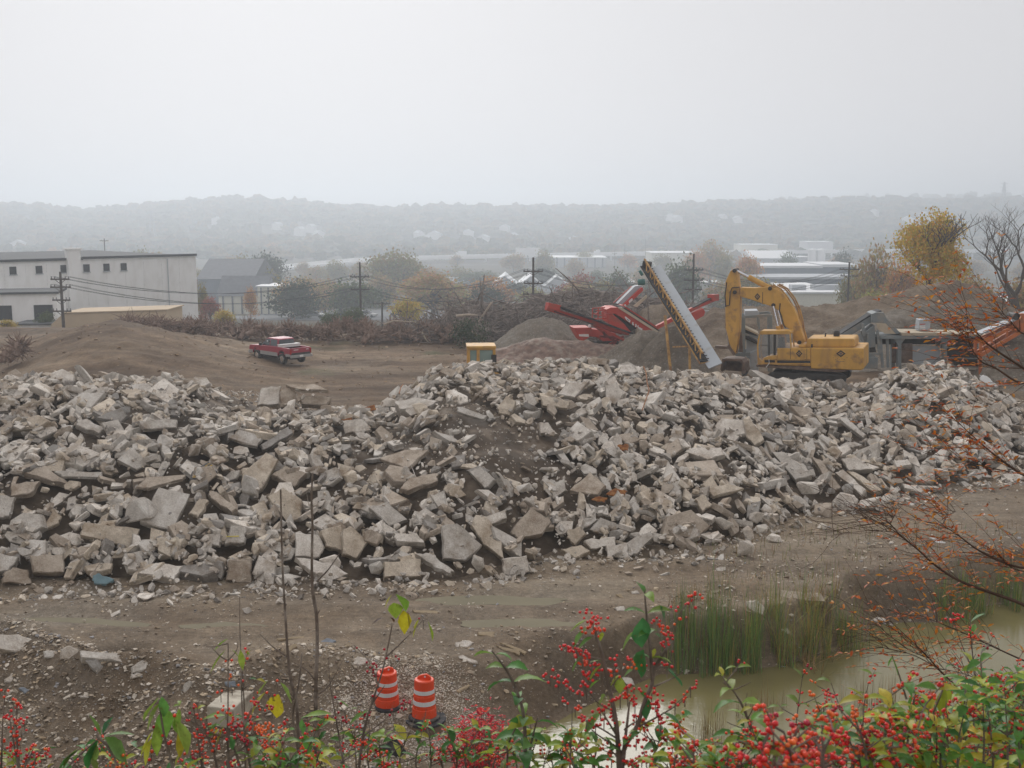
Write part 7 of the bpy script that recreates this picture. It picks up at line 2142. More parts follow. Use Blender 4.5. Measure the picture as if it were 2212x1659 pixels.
def clump(name, zx, zy, wz, hz, n, mat, label, cat, lean=.22, w=.007, straw=.25, dep=.7, group=None, z=None, Y=None):
    if Y is None:
        c = gp(zx, zy, WATER_Z if z is None else z)
    else: c = at(zx, zy, Y); c.z = gz(c.x, Y)
    k = 1.0 / zpm(c.y); W = wz * k; H = hz * k
    mb = MB(c)
    for _ in range(int(n * .62)):
        if _ % 14 == 0: tx, ty_, th_ = c.x + max(-1.2, min(1.2, rr.gauss(0, .5))) * W / 2, c.y + rr.uniform(-.1, 1) * dep * 1.4, rr.uniform(.55, 1.05)
        x = tx + rr.gauss(0, .07); y = ty_ + rr.gauss(0, .07)
        g = max(gz(x, y), WATER_Z - .25)
        L = H * th_ * rr.uniform(.6, 1.02) * (1.15 - .3 * abs(x - c.x) / (W / 2 + .01))
        if rr.random() < straw: t = (2.4 * rr.uniform(.7, 1.2), 1.35 * rr.uniform(.7, 1.1), 1.2)
        else: b = rr.uniform(.6, 1.35); t = (b * rr.uniform(.8, 1.3), b, b * rr.uniform(.7, 1.3))
        blade(mb, (x, y, g), L, abs(rr.gauss(0, lean)), w * rr.uniform(.7, 1.3), t)
    o = mb.build(name, mat); o.location = c
    tag(o, label, cat, group)
    return o


GRP = 'reeds along the pond shore'
clump('reed_clump', 1480, 1462, 70, 175, 330, M_REED, 'leftmost green reed clump at the pond shore', 'reeds', .12, group=GRP, straw=.15)
clump('reed_clump', 1548, 1458, 90, 190, 480, M_REED, 'dense dark green reed clump, second from the left', 'reeds', .12, group=GRP, straw=.15)
clump('reed_clump', 1625, 1455, 90, 185, 460, M_REED, 'third reed clump from the left, left of the white boulder', 'reeds', .14, group=GRP, straw=.25)
clump('reed_clump', 1700, 1440, 80, 150, 330, M_REED, 'browner reed clump in front of the pinkish slab', 'reeds', .3, group=GRP, straw=.6)
clump('reed_clump', 1765, 1425, 90, 160, 380, M_REED, 'golden reed clump right of the pinkish slab', 'reeds', .3, group=GRP, straw=.65)
clump('reed_clump', 1835, 1405, 70, 140, 300, M_REED, 'mixed green and golden reed clump at the pond bend', 'reeds', .25, group=GRP, straw=.45)
clump('reed_clump', 2060, 1348, 80, 110, 300, M_REED, 'dark reed clump below the orange twigs', 'reeds', .2, group=GRP, straw=.4)
clump('reed_clump', 2125, 1335, 90, 120, 340, M_REED, 'reed clump behind the lone green seedling at the right', 'reeds', .2, group=GRP, straw=.3)
clump('reed_clump', 2200, 1320, 80, 120, 300, M_REED, 'reed clump cut by the right frame edge', 'reeds', .2, group=GRP, straw=.3)
clump('straw_clump', 1760, 1452, 150, 60, 260, M_STRAW, 'collapsed straw at the waterline below the golden reeds', 'dry grass', .9, straw=0)
clump('straw_clump', 1800, 1330, 120, 70, 240, M_STRAW, 'pale dry grass tuft on the bank above the golden reeds', 'dry grass', .35, straw=0, z=-.4)
clump('straw_clump', 1500, 1320, 120, 50, 160, M_STRAW, 'thin dry grass tuft on the bank behind the green reeds', 'dry grass', .35, straw=0, z=-.1)
for a in ((1660, 1560, 150, 110, 240, 'pale dead reed stems in the near water right of the berry bush'), (1560, 1620, 120, 120, 200, 'pale dead reed stems in the near water behind the berry bush'), (1930, 1540, 200, 120, 260, 'brownish dead reed stems in the near water at the right')):
    clump('dead_reeds', a[0], a[1], a[2], a[3], a[4], M_STRAW, a[5], 'dead reeds', .07, w=.005, straw=0, group='dead reeds standing in the water')
wd = MB()
for _ in range(2600):
    x = rr.uniform(5, 19); y = rr.uniform(26, 37)
    if abs(x) > .5 * y: continue
    if vnoise(np.array(x * .8), np.array(y * .8), 12) < .45: continue
    g = gz(x, y)
    if g < WATER_Z: continue
    blade(wd, (x, y, g), rr.uniform(.12, .4), abs(rr.gauss(0, .4)), .007, (rr.uniform(.4, 1.1), rr.uniform(.5, 1.1), rr.uniform(.4, .9)))
o = wd.build('dry_grass', M_STRAW); tag(o, 'sparse dry weeds over the right bank above the pond', 'weeds', kind='stuff')
gr = MB()
for _ in range(9000):
    x = rr.uniform(-12, 14); y = rr.uniform(15.5, 22.4)
    if -6 < x < 2.5 and y > 21.6 and rr.random() < .6: continue
    if y > 21.2 and x < -4.6: continue
    if vnoise(np.array(x * .9), np.array(y * .9), 15) < .3: continue
    g = gz(x, y)
    if g < WATER_Z: continue
    t = rr.uniform(.6, 1.5); blade(gr, (x, y, g), rr.uniform(.08, .3), abs(rr.gauss(0, .35)), .01, (t * rr.uniform(.8, 1.6), t, t * .8))
o = gr.build('grass', M_GRASS); tag(o, 'short green grass at the foot of the near slope', 'grass', kind='stuff')


# ----- shrubs -----
def plant_leaf_mat(name):
    m, nt, b = base_mat(name, .42, 0, .35)
    a = nt.nodes.new('ShaderNodeVertexColor'); a.layer_name = 'tint'
    vec = nt.nodes.new('ShaderNodeTexCoord').outputs['Object']
    c = mixc(nt, .6, a.outputs['Color'], ramp(nt, noise(nt, vec, 38, 5, .65), [(.3, .3), (.7, .7)]), 'OVERLAY')
    c = mixc(nt, ramp(nt, noise(nt, vec, 55, 3, .6), [(.63, 0), (.69, .8)]), c, (.16, .09, .03))
    nt.links.new(c, b.inputs['Base Color'])
    tr = nt.nodes.new('ShaderNodeBsdfTranslucent'); nt.links.new(c, tr.inputs['Color'])
    mx = nt.nodes.new('ShaderNodeMixShader'); mx.inputs[0].default_value = .38
    nt.links.new(b.outputs[0], mx.inputs[1]); nt.links.new(tr.outputs[0], mx.inputs[2])
    nt.links.new(mx.outputs[0], nt.nodes['Material Output'].inputs['Surface'])
    return m


M_LEAF = plant_leaf_mat('shrub_leaves')
M_TWIG = M('shrub_twig_bark', (.16, .125, .10), var=.35, scale=12, dirt=(.32, .27, .23), damt=.35, dscale=9, bmp=.3)
M_DTWIG = M('dark_twig_bark', (.10, .062, .045), var=.3, scale=10)
mb_, nt_, bb_ = base_mat('red_berries', .22, 0, .5)
va_ = nt_.nodes.new('ShaderNodeVertexColor'); va_.layer_name = 'tint'; nt_.links.new(va_.outputs['Color'], bb_.inputs['Base Color'])
bb_.inputs['Subsurface Weight'].default_value = .0
M_BERRY = mb_
GREENS = [(.10, .26, .045), (.14, .30, .05), (.07, .21, .05), (.24, .36, .05)]
YELLOWS = [(.40, .45, .05), (.50, .46, .06), (.32, .42, .05), (.58, .48, .06)]
bmi = bmesh.new(); bmesh.ops.create_icosphere(bmi, subdivisions=1, radius=1)
BV = [v.co.copy() for v in bmi.verts]; BF = [tuple(v.index for v in f.verts) for f in bmi.faces]; bmi.free()


def leaf(mb, p, d, L, tint, droop=.5, wid=.42):
    d = Vector(d).normalized(); up = Vector((0, 0, 1))
    s = d.cross(up)
    if s.length < .1: s = Vector((1, 0, 0))
    s.normalize(); s = (s + Vector((rr.uniform(-.5, .5), rr.uniform(-.5, .5), rr.uniform(-.5, .5)))).normalized()
    vs = []; n = 5; q = Vector(p); dd = d.copy()
    prof = (0.04, .72, 1.0, .62, .03)
    for k in range(n):
        nrm = s.cross(dd).normalized(); w = L * wid * .5 * prof[k]
        vs += [q - s * w + nrm * w * .35, q.copy(), q + s * w + nrm * w * .35]
        dd = (dd - up * droop * .38).normalized(); q = q + dd * L / 4
    fs = []
    for k in range(n - 1):
        a = k * 3; fs += [(a, a + 1, a + 4, a + 3), (a + 1, a + 2, a + 5, a + 4)]
    mb.add(vs, fs, tint)


def berry(mb, p, r, tint):
    p = Vector(p); mb.add([p + v * r for v in BV], BF, tint)


def btint():
    k = rr.random()
    return (.74, .025, .025) if k < .45 else (.85, .07, .02) if k < .8 else (.9, .16, .025) if k < .93 else (.42, .012, .035)


def smooth_path(pts, n=4):
    out = []
    for i in range(len(pts) - 1):
        for k in range(n): out.append(pts[i].lerp(pts[i + 1], k / n))
    out.append(pts[-1]); 
    for _ in range(2):
        out = [out[0]] + [(out[i - 1] + out[i] * 2 + out[i + 1]) / 4 for i in range(1, len(out) - 1)] + [out[-1]]
    return out


class Bush:
    def __init__(s, name, zx, Y, label, cat='shrub', group=None, twig=None):
        p = at(zx, 1650, Y); s.root = Vector((p.x, Y + .1, gz(p.x, Y + .1) - .05)); s.Y = Y; s.tw = twig or M_TWIG
        s.e = empty(name, s.root); tag(s.e, label, cat, group)
        s.S = MB(s.root); s.L = MB(s.root); s.B = MB(s.root)

    def stem(s, pts, r0=.008, r1=.003, rooted=True):
        """pts: (zx, zy[, Y]) from low to tip"""
        w = [at(p[0], p[1], p[2] if len(p) > 2 else s.Y) for p in pts]
        path = smooth_path(w)
        if rooted:
            b = w[0]; path = [s.root + Vector((rr.uniform(-.05, .05), 0, 0)), s.root.lerp(b, .5) + Vector((rr.uniform(-.05, .05), rr.uniform(-.05, .05), 0))] + path
        n = len(path); s.S.tube(path, [r0 + (r1 - r0) * i / (n - 1) for i in range(n)], 6, tint=rr.uniform(.8, 1.2))
        return path[2:] if rooted else path

    def leaves(s, path, every=.07, L=.06, cols=None, droop=.7, start=0.0, prob=1.0, wid=.42):
        d = 0
        for i in range(1, len(path)):
            seg = path[i] - path[i - 1]; d += seg.length
            if i / len(path) < start: continue
            if d >= every:
                d = 0
                a = rr.uniform(0, 3.14); t = seg.normalized()
                for sg in (0, 3.1416):
                    if rr.random() > prob: continue
                    o = Vector((math.cos(a + sg), math.sin(a + sg) * .7, rr.uniform(.0, .5)))
                    c = rr.choice(cols or GREENS + YELLOWS[:2]); b = rr.uniform(.75, 1.15)
                    leaf(s.L, path[i], (o + t * .5), L * rr.uniform(.7, 1.2), tuple(x * b for x in c), droop * rr.uniform(.6, 1.2), wid)

    def berries(s, path, every=.05, r=.0042, k=(2, 4), start=0.0, prob=1.0, spread=.010):
        d = 0
        for i in range(1, len(path)):
            d += (path[i] - path[i - 1]).length
            if i / len(path) < start or d < every: continue
            d = 0
            if rr.random() > prob: continue
            t = btint()
            for _ in range(rr.randint(*k)):
                o = Vector((rr.gauss(0, 1), rr.gauss(0, 1), rr.gauss(0, .5))).normalized() * spread * rr.uniform(.7, 1.3)
                b = rr.uniform(.85, 1.1); berry(s.B, path[i] + o, r * rr.uniform(.85, 1.2), tuple(x * b for x in t))

    def cluster(s, zx, zy, n=5, r=.0042, sp=.014, tint=None, Y=None):
        c = at(zx, zy, Y or s.Y); t0 = tint or btint()
        for _ in range(n):
            berry(s.B, c + Vector((rr.gauss(0, 1) * sp, rr.gauss(0, 1) * sp, rr.gauss(0, .55) * sp)), r * rr.uniform(.85, 1.2), tuple(x * rr.uniform(.85, 1.1) for x in t0))
        s.S.tube([c + Vector((0, 0, -.03)), c], .0015, 4)

    def oneleaf(s, x0, y0, x1, y1, col, wid=.5, droop=.25):
        a = at(x0, y0, s.Y); b = at(x1, y1, s.Y); leaf(s.L, a, b - a + Vector((0, rr.uniform(-.02, .02), 0)), (b - a).length * 1.05, col, droop, wid)

    def twigs(s, path, n=6, L=.12, r=.002, leaf_p=.5, berry_p=.6, LL=.05, start=.15, cols=None, br=.0042, up=.4):
        L = L * min(1.0, s.Y / 3.2)
        for _ in range(n):
            i = rr.randint(int(len(path) * start), len(path) - 1); p = path[i]
            d = Vector((rr.gauss(0, 1), rr.gauss(0, .6), rr.gauss(up, .5))).normalized(); q = [p]
            for k in range(4):
                d = (d + Vector((rr.uniform(-.3, .3), rr.uniform(-.3, .3), rr.uniform(-.1, .3)))).normalized(); q.append(q[-1] + d * L / 4 * rr.uniform(.7, 1.3))
            s.S.tube(q, [r, r * .9, r * .8, r * .6, r * .4], 4, cap=False)
            if rr.random() < berry_p: s.berries(q, .022, br, (2, 4), .2, .9)
            if rr.random() < leaf_p: s.leaves(q, .05, LL, cols, .7, .2)

    def done(s):
        s.S.build('branches', s.tw, s.e)
        if s.L.v: s.L.build('leaves', M_LEAF, s.e, smooth=True)
        if s.B.v: s.B.build('berries', M_BERRY, s.e, smooth=True)['kind'] = 'stuff'
        return s.e


GB = 'berry shrubs along the near slope'
cS = crop(400, 1020, 360 / 873)
# left corner
b = Bush('berry_shrub', 30, 3.2, 'orange-berried shrub at the lower left corner', group=GB)
for pts in ([b1(150, 1659), b1(110, 1450), b1(75, 1240)], [b1(150, 1600), b1(135, 1400), b1(130, 1150)], [b1(10, 1659), b1(15, 1500), b1(20, 1300), b1(40, 1060)], [b1(260, 1659), b1(300, 1560), b1(360, 1500)], [b1(190, 1659), b1(250, 1560), b1(270, 1500)]):
    P_ = b.stem(pts, .004, .0015); b.berries(P_, .035, .0045, (2, 4), .1, .75)
for x, y in ((35, 1055), (130, 1110), (140, 1180), (110, 1262), (195, 1280), (170, 1350), (125, 1375), (160, 1445), (155, 1525), (265, 1505), (330, 1555), (205, 1590), (270, 1615), (15, 1495), (205, 1650), (370, 1518)): b.cluster(*b1(x, y), 4, .0048, .012)
b.oneleaf(*b1(0, 1510), *b1(190, 1659), (.22, .30, .05), .5, .3); b.oneleaf(*b1(640, 1510), *b1(440, 1659), (.07, .2, .05), .35); b.oneleaf(*b1(630, 1500), *b1(480, 1659), (.18, .3, .06), .4)
b.done()
b = Bush('leafy_shoot', 225, 3.0, 'large-leaved green shoot left of the hanging yellow leaves', 'shoot', GB)
P_ = b.stem([b1(960, 1659), b1(870, 1470), b1(800, 1420), b1(780, 1390)], .005, .003)
b.stem([b1(540, 1659), b1(640, 1560), b1(790, 1430)], .003, .002)
for a in ((820, 1400, 750, 1215, (.16, .27, .06), .3), (830, 1390, 880, 1260, (.05, .17, .06), .5), (850, 1400, 1065, 1350, (.13, .26, .05), .3), (850, 1410, 1060, 1590, (.14, .26, .06), .55), (790, 1430, 690, 1659, (.05, .19, .05), .5), (760, 1440, 740, 1659, (.2, .3, .07), .4), (740, 1580, 800, 1659, (.2, .27, .05), .8), (440, 1620, 370, 1659, (.3, .26, .05), .6)):
    b.oneleaf(*b1(a[0], a[1]), *b1(a[2], a[3]), a[4], a[5])
b.cluster(*b1(985, 1570), 5, .0048, .013); b.cluster(*b1(985, 1640), 5, .0048, .013)
b.done()
b = Bush('berry_shrub', 365, 3.0, 'shrub with large hanging yellow-green leaves right of the green shoot', group=GB)
P_ = b.stem([b1(1400, 1659), b1(1380, 1560), b1(1330, 1400), b1(1300, 1200), b1(1290, 1100)], .005, .002)
for a in ((1290, 1090, 1150, 1250, (.24, .34, .06), .5), (1300, 1130, 1180, 1330, (.28, .38, .07), .4), (1310, 1080, 1340, 1230, (.12, .29, .06), .62), (1320, 1180, 1340, 1420, (.17, .34, .06), .62), (1270, 1300, 1280, 1540, (.27, .4, .06), .35), (1240, 1360, 1110, 1570, (.48, .5, .06), .35), (1230, 1420, 1180, 1620, (.48, .5, .06), .42), (1420, 1260, 1540, 1520, (.3, .42, .07), .6), (1440, 1380, 1470, 1560, (.5, .42, .05), .5), (1480, 1500, 1400, 1650, (.4, .42, .06), .45), (1640, 1580, 1490, 1659, (.42, .45, .07), .6), (1450, 1180, 1440, 1380, (.22, .36, .06), .5)):
    b.oneleaf(*b1(a[0], a[1]), *b1(a[2], a[3]), a[4], a[5])
for x, y in ((1248, 1325), (1250, 1450), (1225, 1530), (1385, 1440), (1355, 1455), (1310, 1390), (1210, 1600), (1415, 1230)): b.cluster(*b1(x, y), 1, .0055, .003)
b.done()
b = Bush('berry_shrub', 480, 3.1, 'small-leaved berry shrub in front of the cast concrete block', group=GB)
for pts in ([b1(1640, 1659), b1(1600, 1400), b1(1570, 1180)], [b1(1760, 1659), b1(1730, 1500), b1(1640, 1330)], [b1(1860, 1659), b1(1840, 1400), b1(1850, 1200), b1(1850, 650)], [b1(1840, 1600), b1(1990, 1480), b1(2090, 1420)], [b1(2030, 1659), b1(1960, 1200), b1(1960, 880)], [b1(1950, 1659), b1(1860, 1380), b1(1730, 1400)]):
    P_ = b.stem(pts, .0045, .0015); b.berries(P_, .05, .0045, (1, 3), .3, .35); b.twigs(P_, 5, .07, leaf_p=.35, berry_p=.5, LL=.03, start=.3, br=.0045)
for x, y, n in ((1575, 1175, 2), (1590, 1225, 2), (1600, 1280, 4), (1615, 1325, 5), (1830, 1195, 8), (1880, 1280, 9), (1700, 1420, 8), (1730, 1385, 4), (1840, 1415, 4), (1920, 1400, 5), (1940, 1330, 3), (1570, 1500, 7), (1640, 1520, 3), (1650, 1590, 8), (1600, 1560, 5), (1740, 1510, 3), (2100, 1340, 16), (2150, 1400, 10), (2140, 1170, 6), (2060, 1150, 3), (2170, 1480, 7), (1790, 1050, 2), (1880, 995, 1), (1910, 1620, 6), (2020, 1440, 4), (2170, 1590, 5)): b.cluster(*b1(x, y), n, .0046, .016)
for a in ((1830, 1235, 1640, 1225, (.2, .34, .06), .4), (1760, 1290, 1680, 1400, (.14, .3, .06), .5), (1780, 1300, 1830, 1240, (.2, .34, .06), .5), (1820, 1310, 1740, 1490, (.4, .4, .06), .3), (1870, 1400, 1900, 1500, (.12, .32, .1), .6), (1850, 1480, 1940, 1560, (.16, .32, .07), .5), (1850, 610, 1720, 690, (.22, .36, .05), .45), (1830, 700, 1690, 860, (.26, .38, .06), .35), (1880, 700, 1950, 790, (.26, .38, .06), .35), (1950, 700, 1980, 850, (.3, .4, .06), .35), (1560, 1600, 1500, 1659, (.4, .4, .07), .5)):
    b.oneleaf(*b1(a[0], a[1]), *b1(a[2], a[3]), a[4], a[5])
b.done()
# saplings
for nm, pts, brs, lb, Y in (('sapling', [(640, 1659), (632, 1400), (625, 1300), (590, 1180), (575, 1000), (562, 780), (548, 560), (540, 160)], [[(575, 1060), (500, 1010), (428, 938)], [(565, 790), (572, 775)], [(625, 1300), (570, 1230), (540, 1180)]], 'thinner bare sapling, left of the pair', 4.1),
                        ('sapling', [(726, 1659), (728, 1400), (730, 1180), (738, 1000), (735, 830), (708, 700), (708, 500), (712, 350), (705, 200), (712, 70)], [[(728, 1190), (680, 1130), (610, 1090)], [(745, 1262), (800, 1220), (873, 1080)], [(738, 830), (752, 808)], [(735, 655), (800, 590), (873, 480)], [(708, 210), (700, 170)]], 'thicker bare sapling, right of the pair', 3.9)):
    b = Bush(nm, 640, Y, lb, 'sapling', 'bare saplings')
    b.root = b.root; b.stem([cS(*p) for p in pts], .0095 if Y < 4 else .008, .0035)
    for q in brs: b.stem([cS(*p) for p in q], .0035, .0012, False)
    if Y < 4:
        for x, y in ((0, 0),): pass
    b.done()
b = Bush('berry_shrub', 600, 3.6, 'shrub with one round yellow leaf between the two saplings', group=GB)
P_ = b.stem([cS(660, 1659), cS(620, 1500), cS(600, 1380), cS(640, 1200), cS(655, 1040)], .006, .002)
b.stem([cS(350, 1659), cS(345, 1300), cS(320, 960), cS(320, 740)], .004, .001); b.stem([cS(540, 1659), cS(525, 1560), cS(535, 1570)], .003, .002); b.stem([cS(480, 1659), cS(500, 1260), cS(520, 1190)], .002, .001)
for a in ((470, 1190, 410, 1260, (.26, .38, .08), .5), (540, 1200, 605, 1310, (.26, .4, .07), .35), (460, 1250, 375, 1350, (.5, .48, .06), .4), (530, 1262, 520, 1375, (.62, .52, .03), .95), (660, 1385, 800, 1345, (.24, .38, .07), .35), (655, 1400, 660, 1480, (.12, .3, .08), .4), (665, 1470, 680, 1620, (.13, .3, .06), .4), (580, 1540, 555, 1659, (.11, .28, .06), .4), (500, 1505, 570, 1580, (.42, .46, .09), .4), (390, 1330, 360, 1390, (.2, .08, .04), .4)):
    b.oneleaf(*cS(a[0], a[1]), *cS(a[2], a[3]), a[4], a[5])
for x, y, n in ((520, 1192, 1), (475, 1252, 1), (497, 1263, 1), (450, 1335, 5), (440, 1450, 22), (525, 1455, 5), (575, 1420, 5), (470, 1540, 8), (485, 1600, 8), (385, 1412, 3), (410, 1250, 1)): b.cluster(*cS(x, y), n, .0052, .018 if n > 10 else .011)
b.done()
b = Bush('berry_shrub', 850, 3.3, 'tall twig with a clump of yellow-green leaves above the left drum', group=GB)
P_ = b.stem([b2(900, 1659), b2(940, 1350), b2(990, 1180), b2(1050, 1000), b2(1100, 850), b2(1170, 500)], .0055, .002)
for q in ([(1120, 760), (1290, 600), (1420, 460)], [(985, 790), (860, 660)], [(1060, 1010), (1030, 890), (990, 830)], [(1000, 1150), (1110, 990)], [(940, 1400), (1060, 1310), (1180, 1210)], [(750, 1620), (900, 1520), (1090, 1400)], [(780, 1659), (720, 1290), (660, 950), (655, 760)], [(800, 1300), (790, 1210), (720, 1120)]): b.stem([b2(*p) for p in q], .003, .001, False)
for a in ((1200, 250, 1290, 380, (.2, .36, .05), 1.0), (1180, 320, 1200, 460, (.28, .4, .05), .9), (1260, 380, 1270, 570, (.55, .48, .03), .6), (1170, 250, 1100, 350, (.45, .42, .06), .35), (1390, 450, 1330, 590, (.5, .5, .04), .4), (1460, 470, 1500, 630, (.3, .42, .05), .4), (1150, 430, 1190, 490, (.12, .06, .03), .6), (1290, 390, 1310, 520, (.22, .14, .07), .5), (1100, 440, 1000, 465, (.07, .035, .025), .4), (980, 1190, 810, 1270, (.16, .3, .06), .35), (820, 1170, 740, 1100, (.16, .32, .06), .35), (830, 1180, 890, 1140, (.2, .34, .06), .35), (440, 1260, 430, 1340, (.13, .3, .07), .4)):
    b.oneleaf(*b2(a[0], a[1]), *b2(a[2], a[3]), a[4], a[5])
for x, y, n in ((1423, 458, 1), (868, 662, 1), (1168, 698, 1), (1160, 770, 3), (1008, 838, 8), (1042, 890, 5), (1015, 1070, 2), (940, 1220, 5), (760, 1275, 5), (716, 1262, 2), (727, 1125, 2), (1315, 1130, 4), (1268, 1145, 5), (1182, 1210, 4), (940, 1450, 9), (975, 1460, 6), (1100, 1565, 5), (970, 1565, 8), (1130, 1640, 7), (820, 1495, 4)): b.cluster(*b2(x, y), n, .0046, .011, (.42, .012, .03) if y < 1300 else None)
b.done()
b = Bush('berry_shrub', 860, 3.6, 'low leafy berry growth below the two drums', group=GB)
for zx in (660, 700, 740, 770, 800, 830, 870, 900, 930, 960, 985, 1010, 1060):
    P_ = b.stem([(zx, 1670), (zx + rng.uniform(-10, 10), 1640), (zx + rng.uniform(-25, 25), rng.uniform(1575, 1625))], .004, .0015)
    b.leaves(P_, .05, .065, None, .6); b.twigs(P_, 5, .08, leaf_p=.7, berry_p=.6, LL=.05)
b.done()
# drooping green shoot left of the main bush
b = Bush('leafy_shrub', 1120, 3.0, 'tall drooping green-leaved shoot left of the main berry bush', group=GB)
P_ = b.stem([b3(235, 1659), b3(240, 1400), b3(225, 1200), b3(160, 1000), b3(80, 850), b3(-40, 700), b2(1990, 720)], .007, .002)
b.leaves(P_, .045, .088, [(.09, .25, .05), (.13, .29, .06), (.07, .2, .05), (.2, .33, .07)], .95, .05, 1.0, .42)
P_ = b.stem([b3(250, 1659), b3(300, 1400), b3(340, 1250)], .005, .002); b.leaves(P_, .06, .09, None, .9)
P_ = b.stem([b3(90, 1659), b3(100, 1450), b3(180, 1300)], .004, .002); b.leaves(P_, .06, .08, GREENS + YELLOWS, .9)
b.stem([b3(600, 1659), b3(615, 1400), b3(620, 1180)], .003, .001, True)
for x, y, n in ((602, 1415, 2), (580, 1120, 4), (645, 1170, 5), (600, 1590, 5), (50, 1615, 6), (20, 1520, 3)): b.cluster(*b3(x, y), n, .0046, .012)
b.done()
# main berry bush
b = Bush('berry_shrub', 1370, 2.7, 'main forked shrub with red berries and green leaves against the pond', group=GB)
A_ = b.stem([b3(1000, 1659), b3(985, 1350), b3(950, 1150), b3(905, 930), b3(870, 760), b3(815, 580), b3(800, 520)], .008, .003)
B_ = b.stem([b3(1020, 1659), b3(1040, 1480), b3(1150, 1330), b3(1200, 1130), b3(1265, 990), b3(1290, 840), b3(1385, 690), b3(1420, 640)], .008, .003)
C_ = b.stem([b3(1270, 990), b3(1255, 700), b3(1225, 450), b3(1210, 280), b3(1208, 215)], .005, .0015, False)
D_ = b.stem([b3(1040, 1500), b3(1065, 1300), b3(1085, 1120)], .005, .002, False)
for q in ([(900, 790), (780, 765), (670, 735), (560, 690)], [(960, 1200), (830, 1140), (740, 1020), (620, 960)], [(970, 1380), (880, 1230), (820, 1140)], [(1150, 1330), (1340, 1230), (1470, 1150), (1570, 1070)], [(1280, 1000), (1440, 930), (1520, 880)], [(1010, 1440), (860, 1340), (760, 1300), (690, 1230)], [(1000, 1500), (820, 1390), (730, 1300)], [(900, 930), (980, 830), (1000, 770)], [(1040, 1350), (1130, 1280), (1230, 1290)], [(1290, 850), (1390, 840)]):
    P_ = b.stem([b3(*p) for p in q], .003, .001, False)
b.leaves(C_, .05, .062, [(.22, .34, .06), (.1, .24, .05), (.15, .3, .06)], .8, .1)
for a in ((1190, 440, 1180, 660, (.06, .2, .06), .75), (1200, 700, 1175, 910, (.06, .2, .06), .75), (1130, 550, 1010, 700, (.18, .3, .05), .45), (1130, 850, 1020, 930, (.14, .27, .05), .5), (930, 1000, 990, 900, (.3, .36, .05), .7), (1010, 920, 1000, 1040, (.26, .34, .05), .7), (890, 1070, 830, 1160, (.2, .3, .05), .9), (1390, 860, 1530, 980, (.07, .22, .08), .6), (1240, 1100, 1210, 1250, (.05, .18, .05), .6), (1350, 1210, 1530, 1310, (.08, .24, .08), .5), (1300, 1480, 1190, 1500, (.08, .25, .07), .9), (1250, 1420, 1300, 1560, (.09, .26, .07), .8), (850, 1210, 700, 1370, (.16, .3, .06), .5), (740, 460, 590, 540, (.22, .34, .05), .45), (740, 520, 610, 650, (.15, .3, .05), .5), (780, 600, 640, 680, (.13, .28, .05), .5), (860, 790, 760, 780, (.16, .3, .05), .4), (690, 750, 610, 870, (.14, .3, .06), .4), (860, 820, 740, 930, (.28, .38, .06), .45), (850, 940, 750, 1010, (.16, .3, .05), .5), (1390, 1310, 1580, 1330, (.5, .33, .03), .5), (1290, 690, 1270, 800, (.28, .3, .05), .5), (1290, 570, 1370, 620, (.12, .28, .08), .5), (1330, 340, 1370, 450, (.07, .2, .06), .6), (860, 560, 850, 640, (.28, .36, .04), .6), (1170, 1030, 1240, 1110, (.07, .2, .05), .6), (890, 1400, 960, 1540, (.1, .26, .06), .6)):
    b.oneleaf(*b3(a[0], a[1]), *b3(a[2], a[3]), a[4], a[5])
for x, y, n in ((790, 445, 20), (810, 540, 20), (570, 680, 8), (660, 708, 13), (755, 732, 9), (710, 790, 12), (785, 840, 12), (710, 895, 6), (858, 885, 3), (965, 890, 6), (970, 770, 3), (1048, 780, 5), (1115, 835, 7), (1275, 833, 6), (1390, 840, 4), (1315, 467, 4), (1338, 518, 8), (1455, 472, 2), (1505, 375, 4), (1570, 305, 8), (1600, 248, 5), (1550, 432, 2), (1420, 572, 6), (1378, 640, 4), (1430, 635, 3), (1385, 695, 3), (1378, 580, 2), (440, 908, 5), (508, 945, 6), (595, 985, 6), (675, 1040, 6), (730, 970, 7), (735, 1035, 1), (1070, 1000, 8), (1120, 1025, 8), (1010, 1090, 12), (1070, 1070, 7), (1130, 1130, 6), (1265, 1055, 8), (1295, 1120, 7), (1305, 1165, 10), (1455, 1140, 6), (1535, 1075, 6), (1580, 1000, 4), (885, 1175, 9), (850, 1180, 4), (735, 1275, 9), (810, 1310, 5), (878, 1268, 5), (975, 1275, 8), (1140, 1235, 6), (1210, 1310, 14), (1340, 1285, 9), (1140, 1430, 16), (1390, 1395, 10), (940, 1590, 6), (785, 1635, 6), (1185, 1570, 6), (1260, 1600, 6), (1140, 1620, 8), (1300, 1555, 4), (1320, 1215, 4)):
    b.cluster(*b3(x, y), n, .0043, .011 if n < 14 else .016, None if rng.random() < .5 else (.72, .03, .03))
for q in ([(1580, 1000), (1535, 1075), (1450, 1150)], [(1600, 250), (1570, 310), (1505, 380), (1455, 475), (1420, 575), (1400, 650)]): b.stem([b3(*p) for p in q], .002, .001, False)
for zx in (1240, 1290, 1340, 1400, 1450):
    P_ = b.stem([(zx, 1690), (zx + rng.uniform(-10, 10), 1650), (zx + rng.uniform(-30, 30), rng.uniform(1590, 1630))], .004, .0015); b.leaves(P_, .05, .06); b.twigs(P_, 7, .07, leaf_p=.7, berry_p=.7, LL=.045)
b.done()
b = Bush('leafy_shrub', 1640, 2.9, 'arching pale green leafy shoot over the dead reeds', group=GB)
P_ = b.stem([b4(60, 1659), b3(2110, 1500), b3(2060, 1300), b3(1990, 1130), b3(1920, 1020), b3(1840, 965)], .006, .0015)
b.leaves(P_, .045, .08, [(.2, .34, .07), (.26, .38, .08), (.14, .3, .06), (.34, .42, .08)], .9, .1)
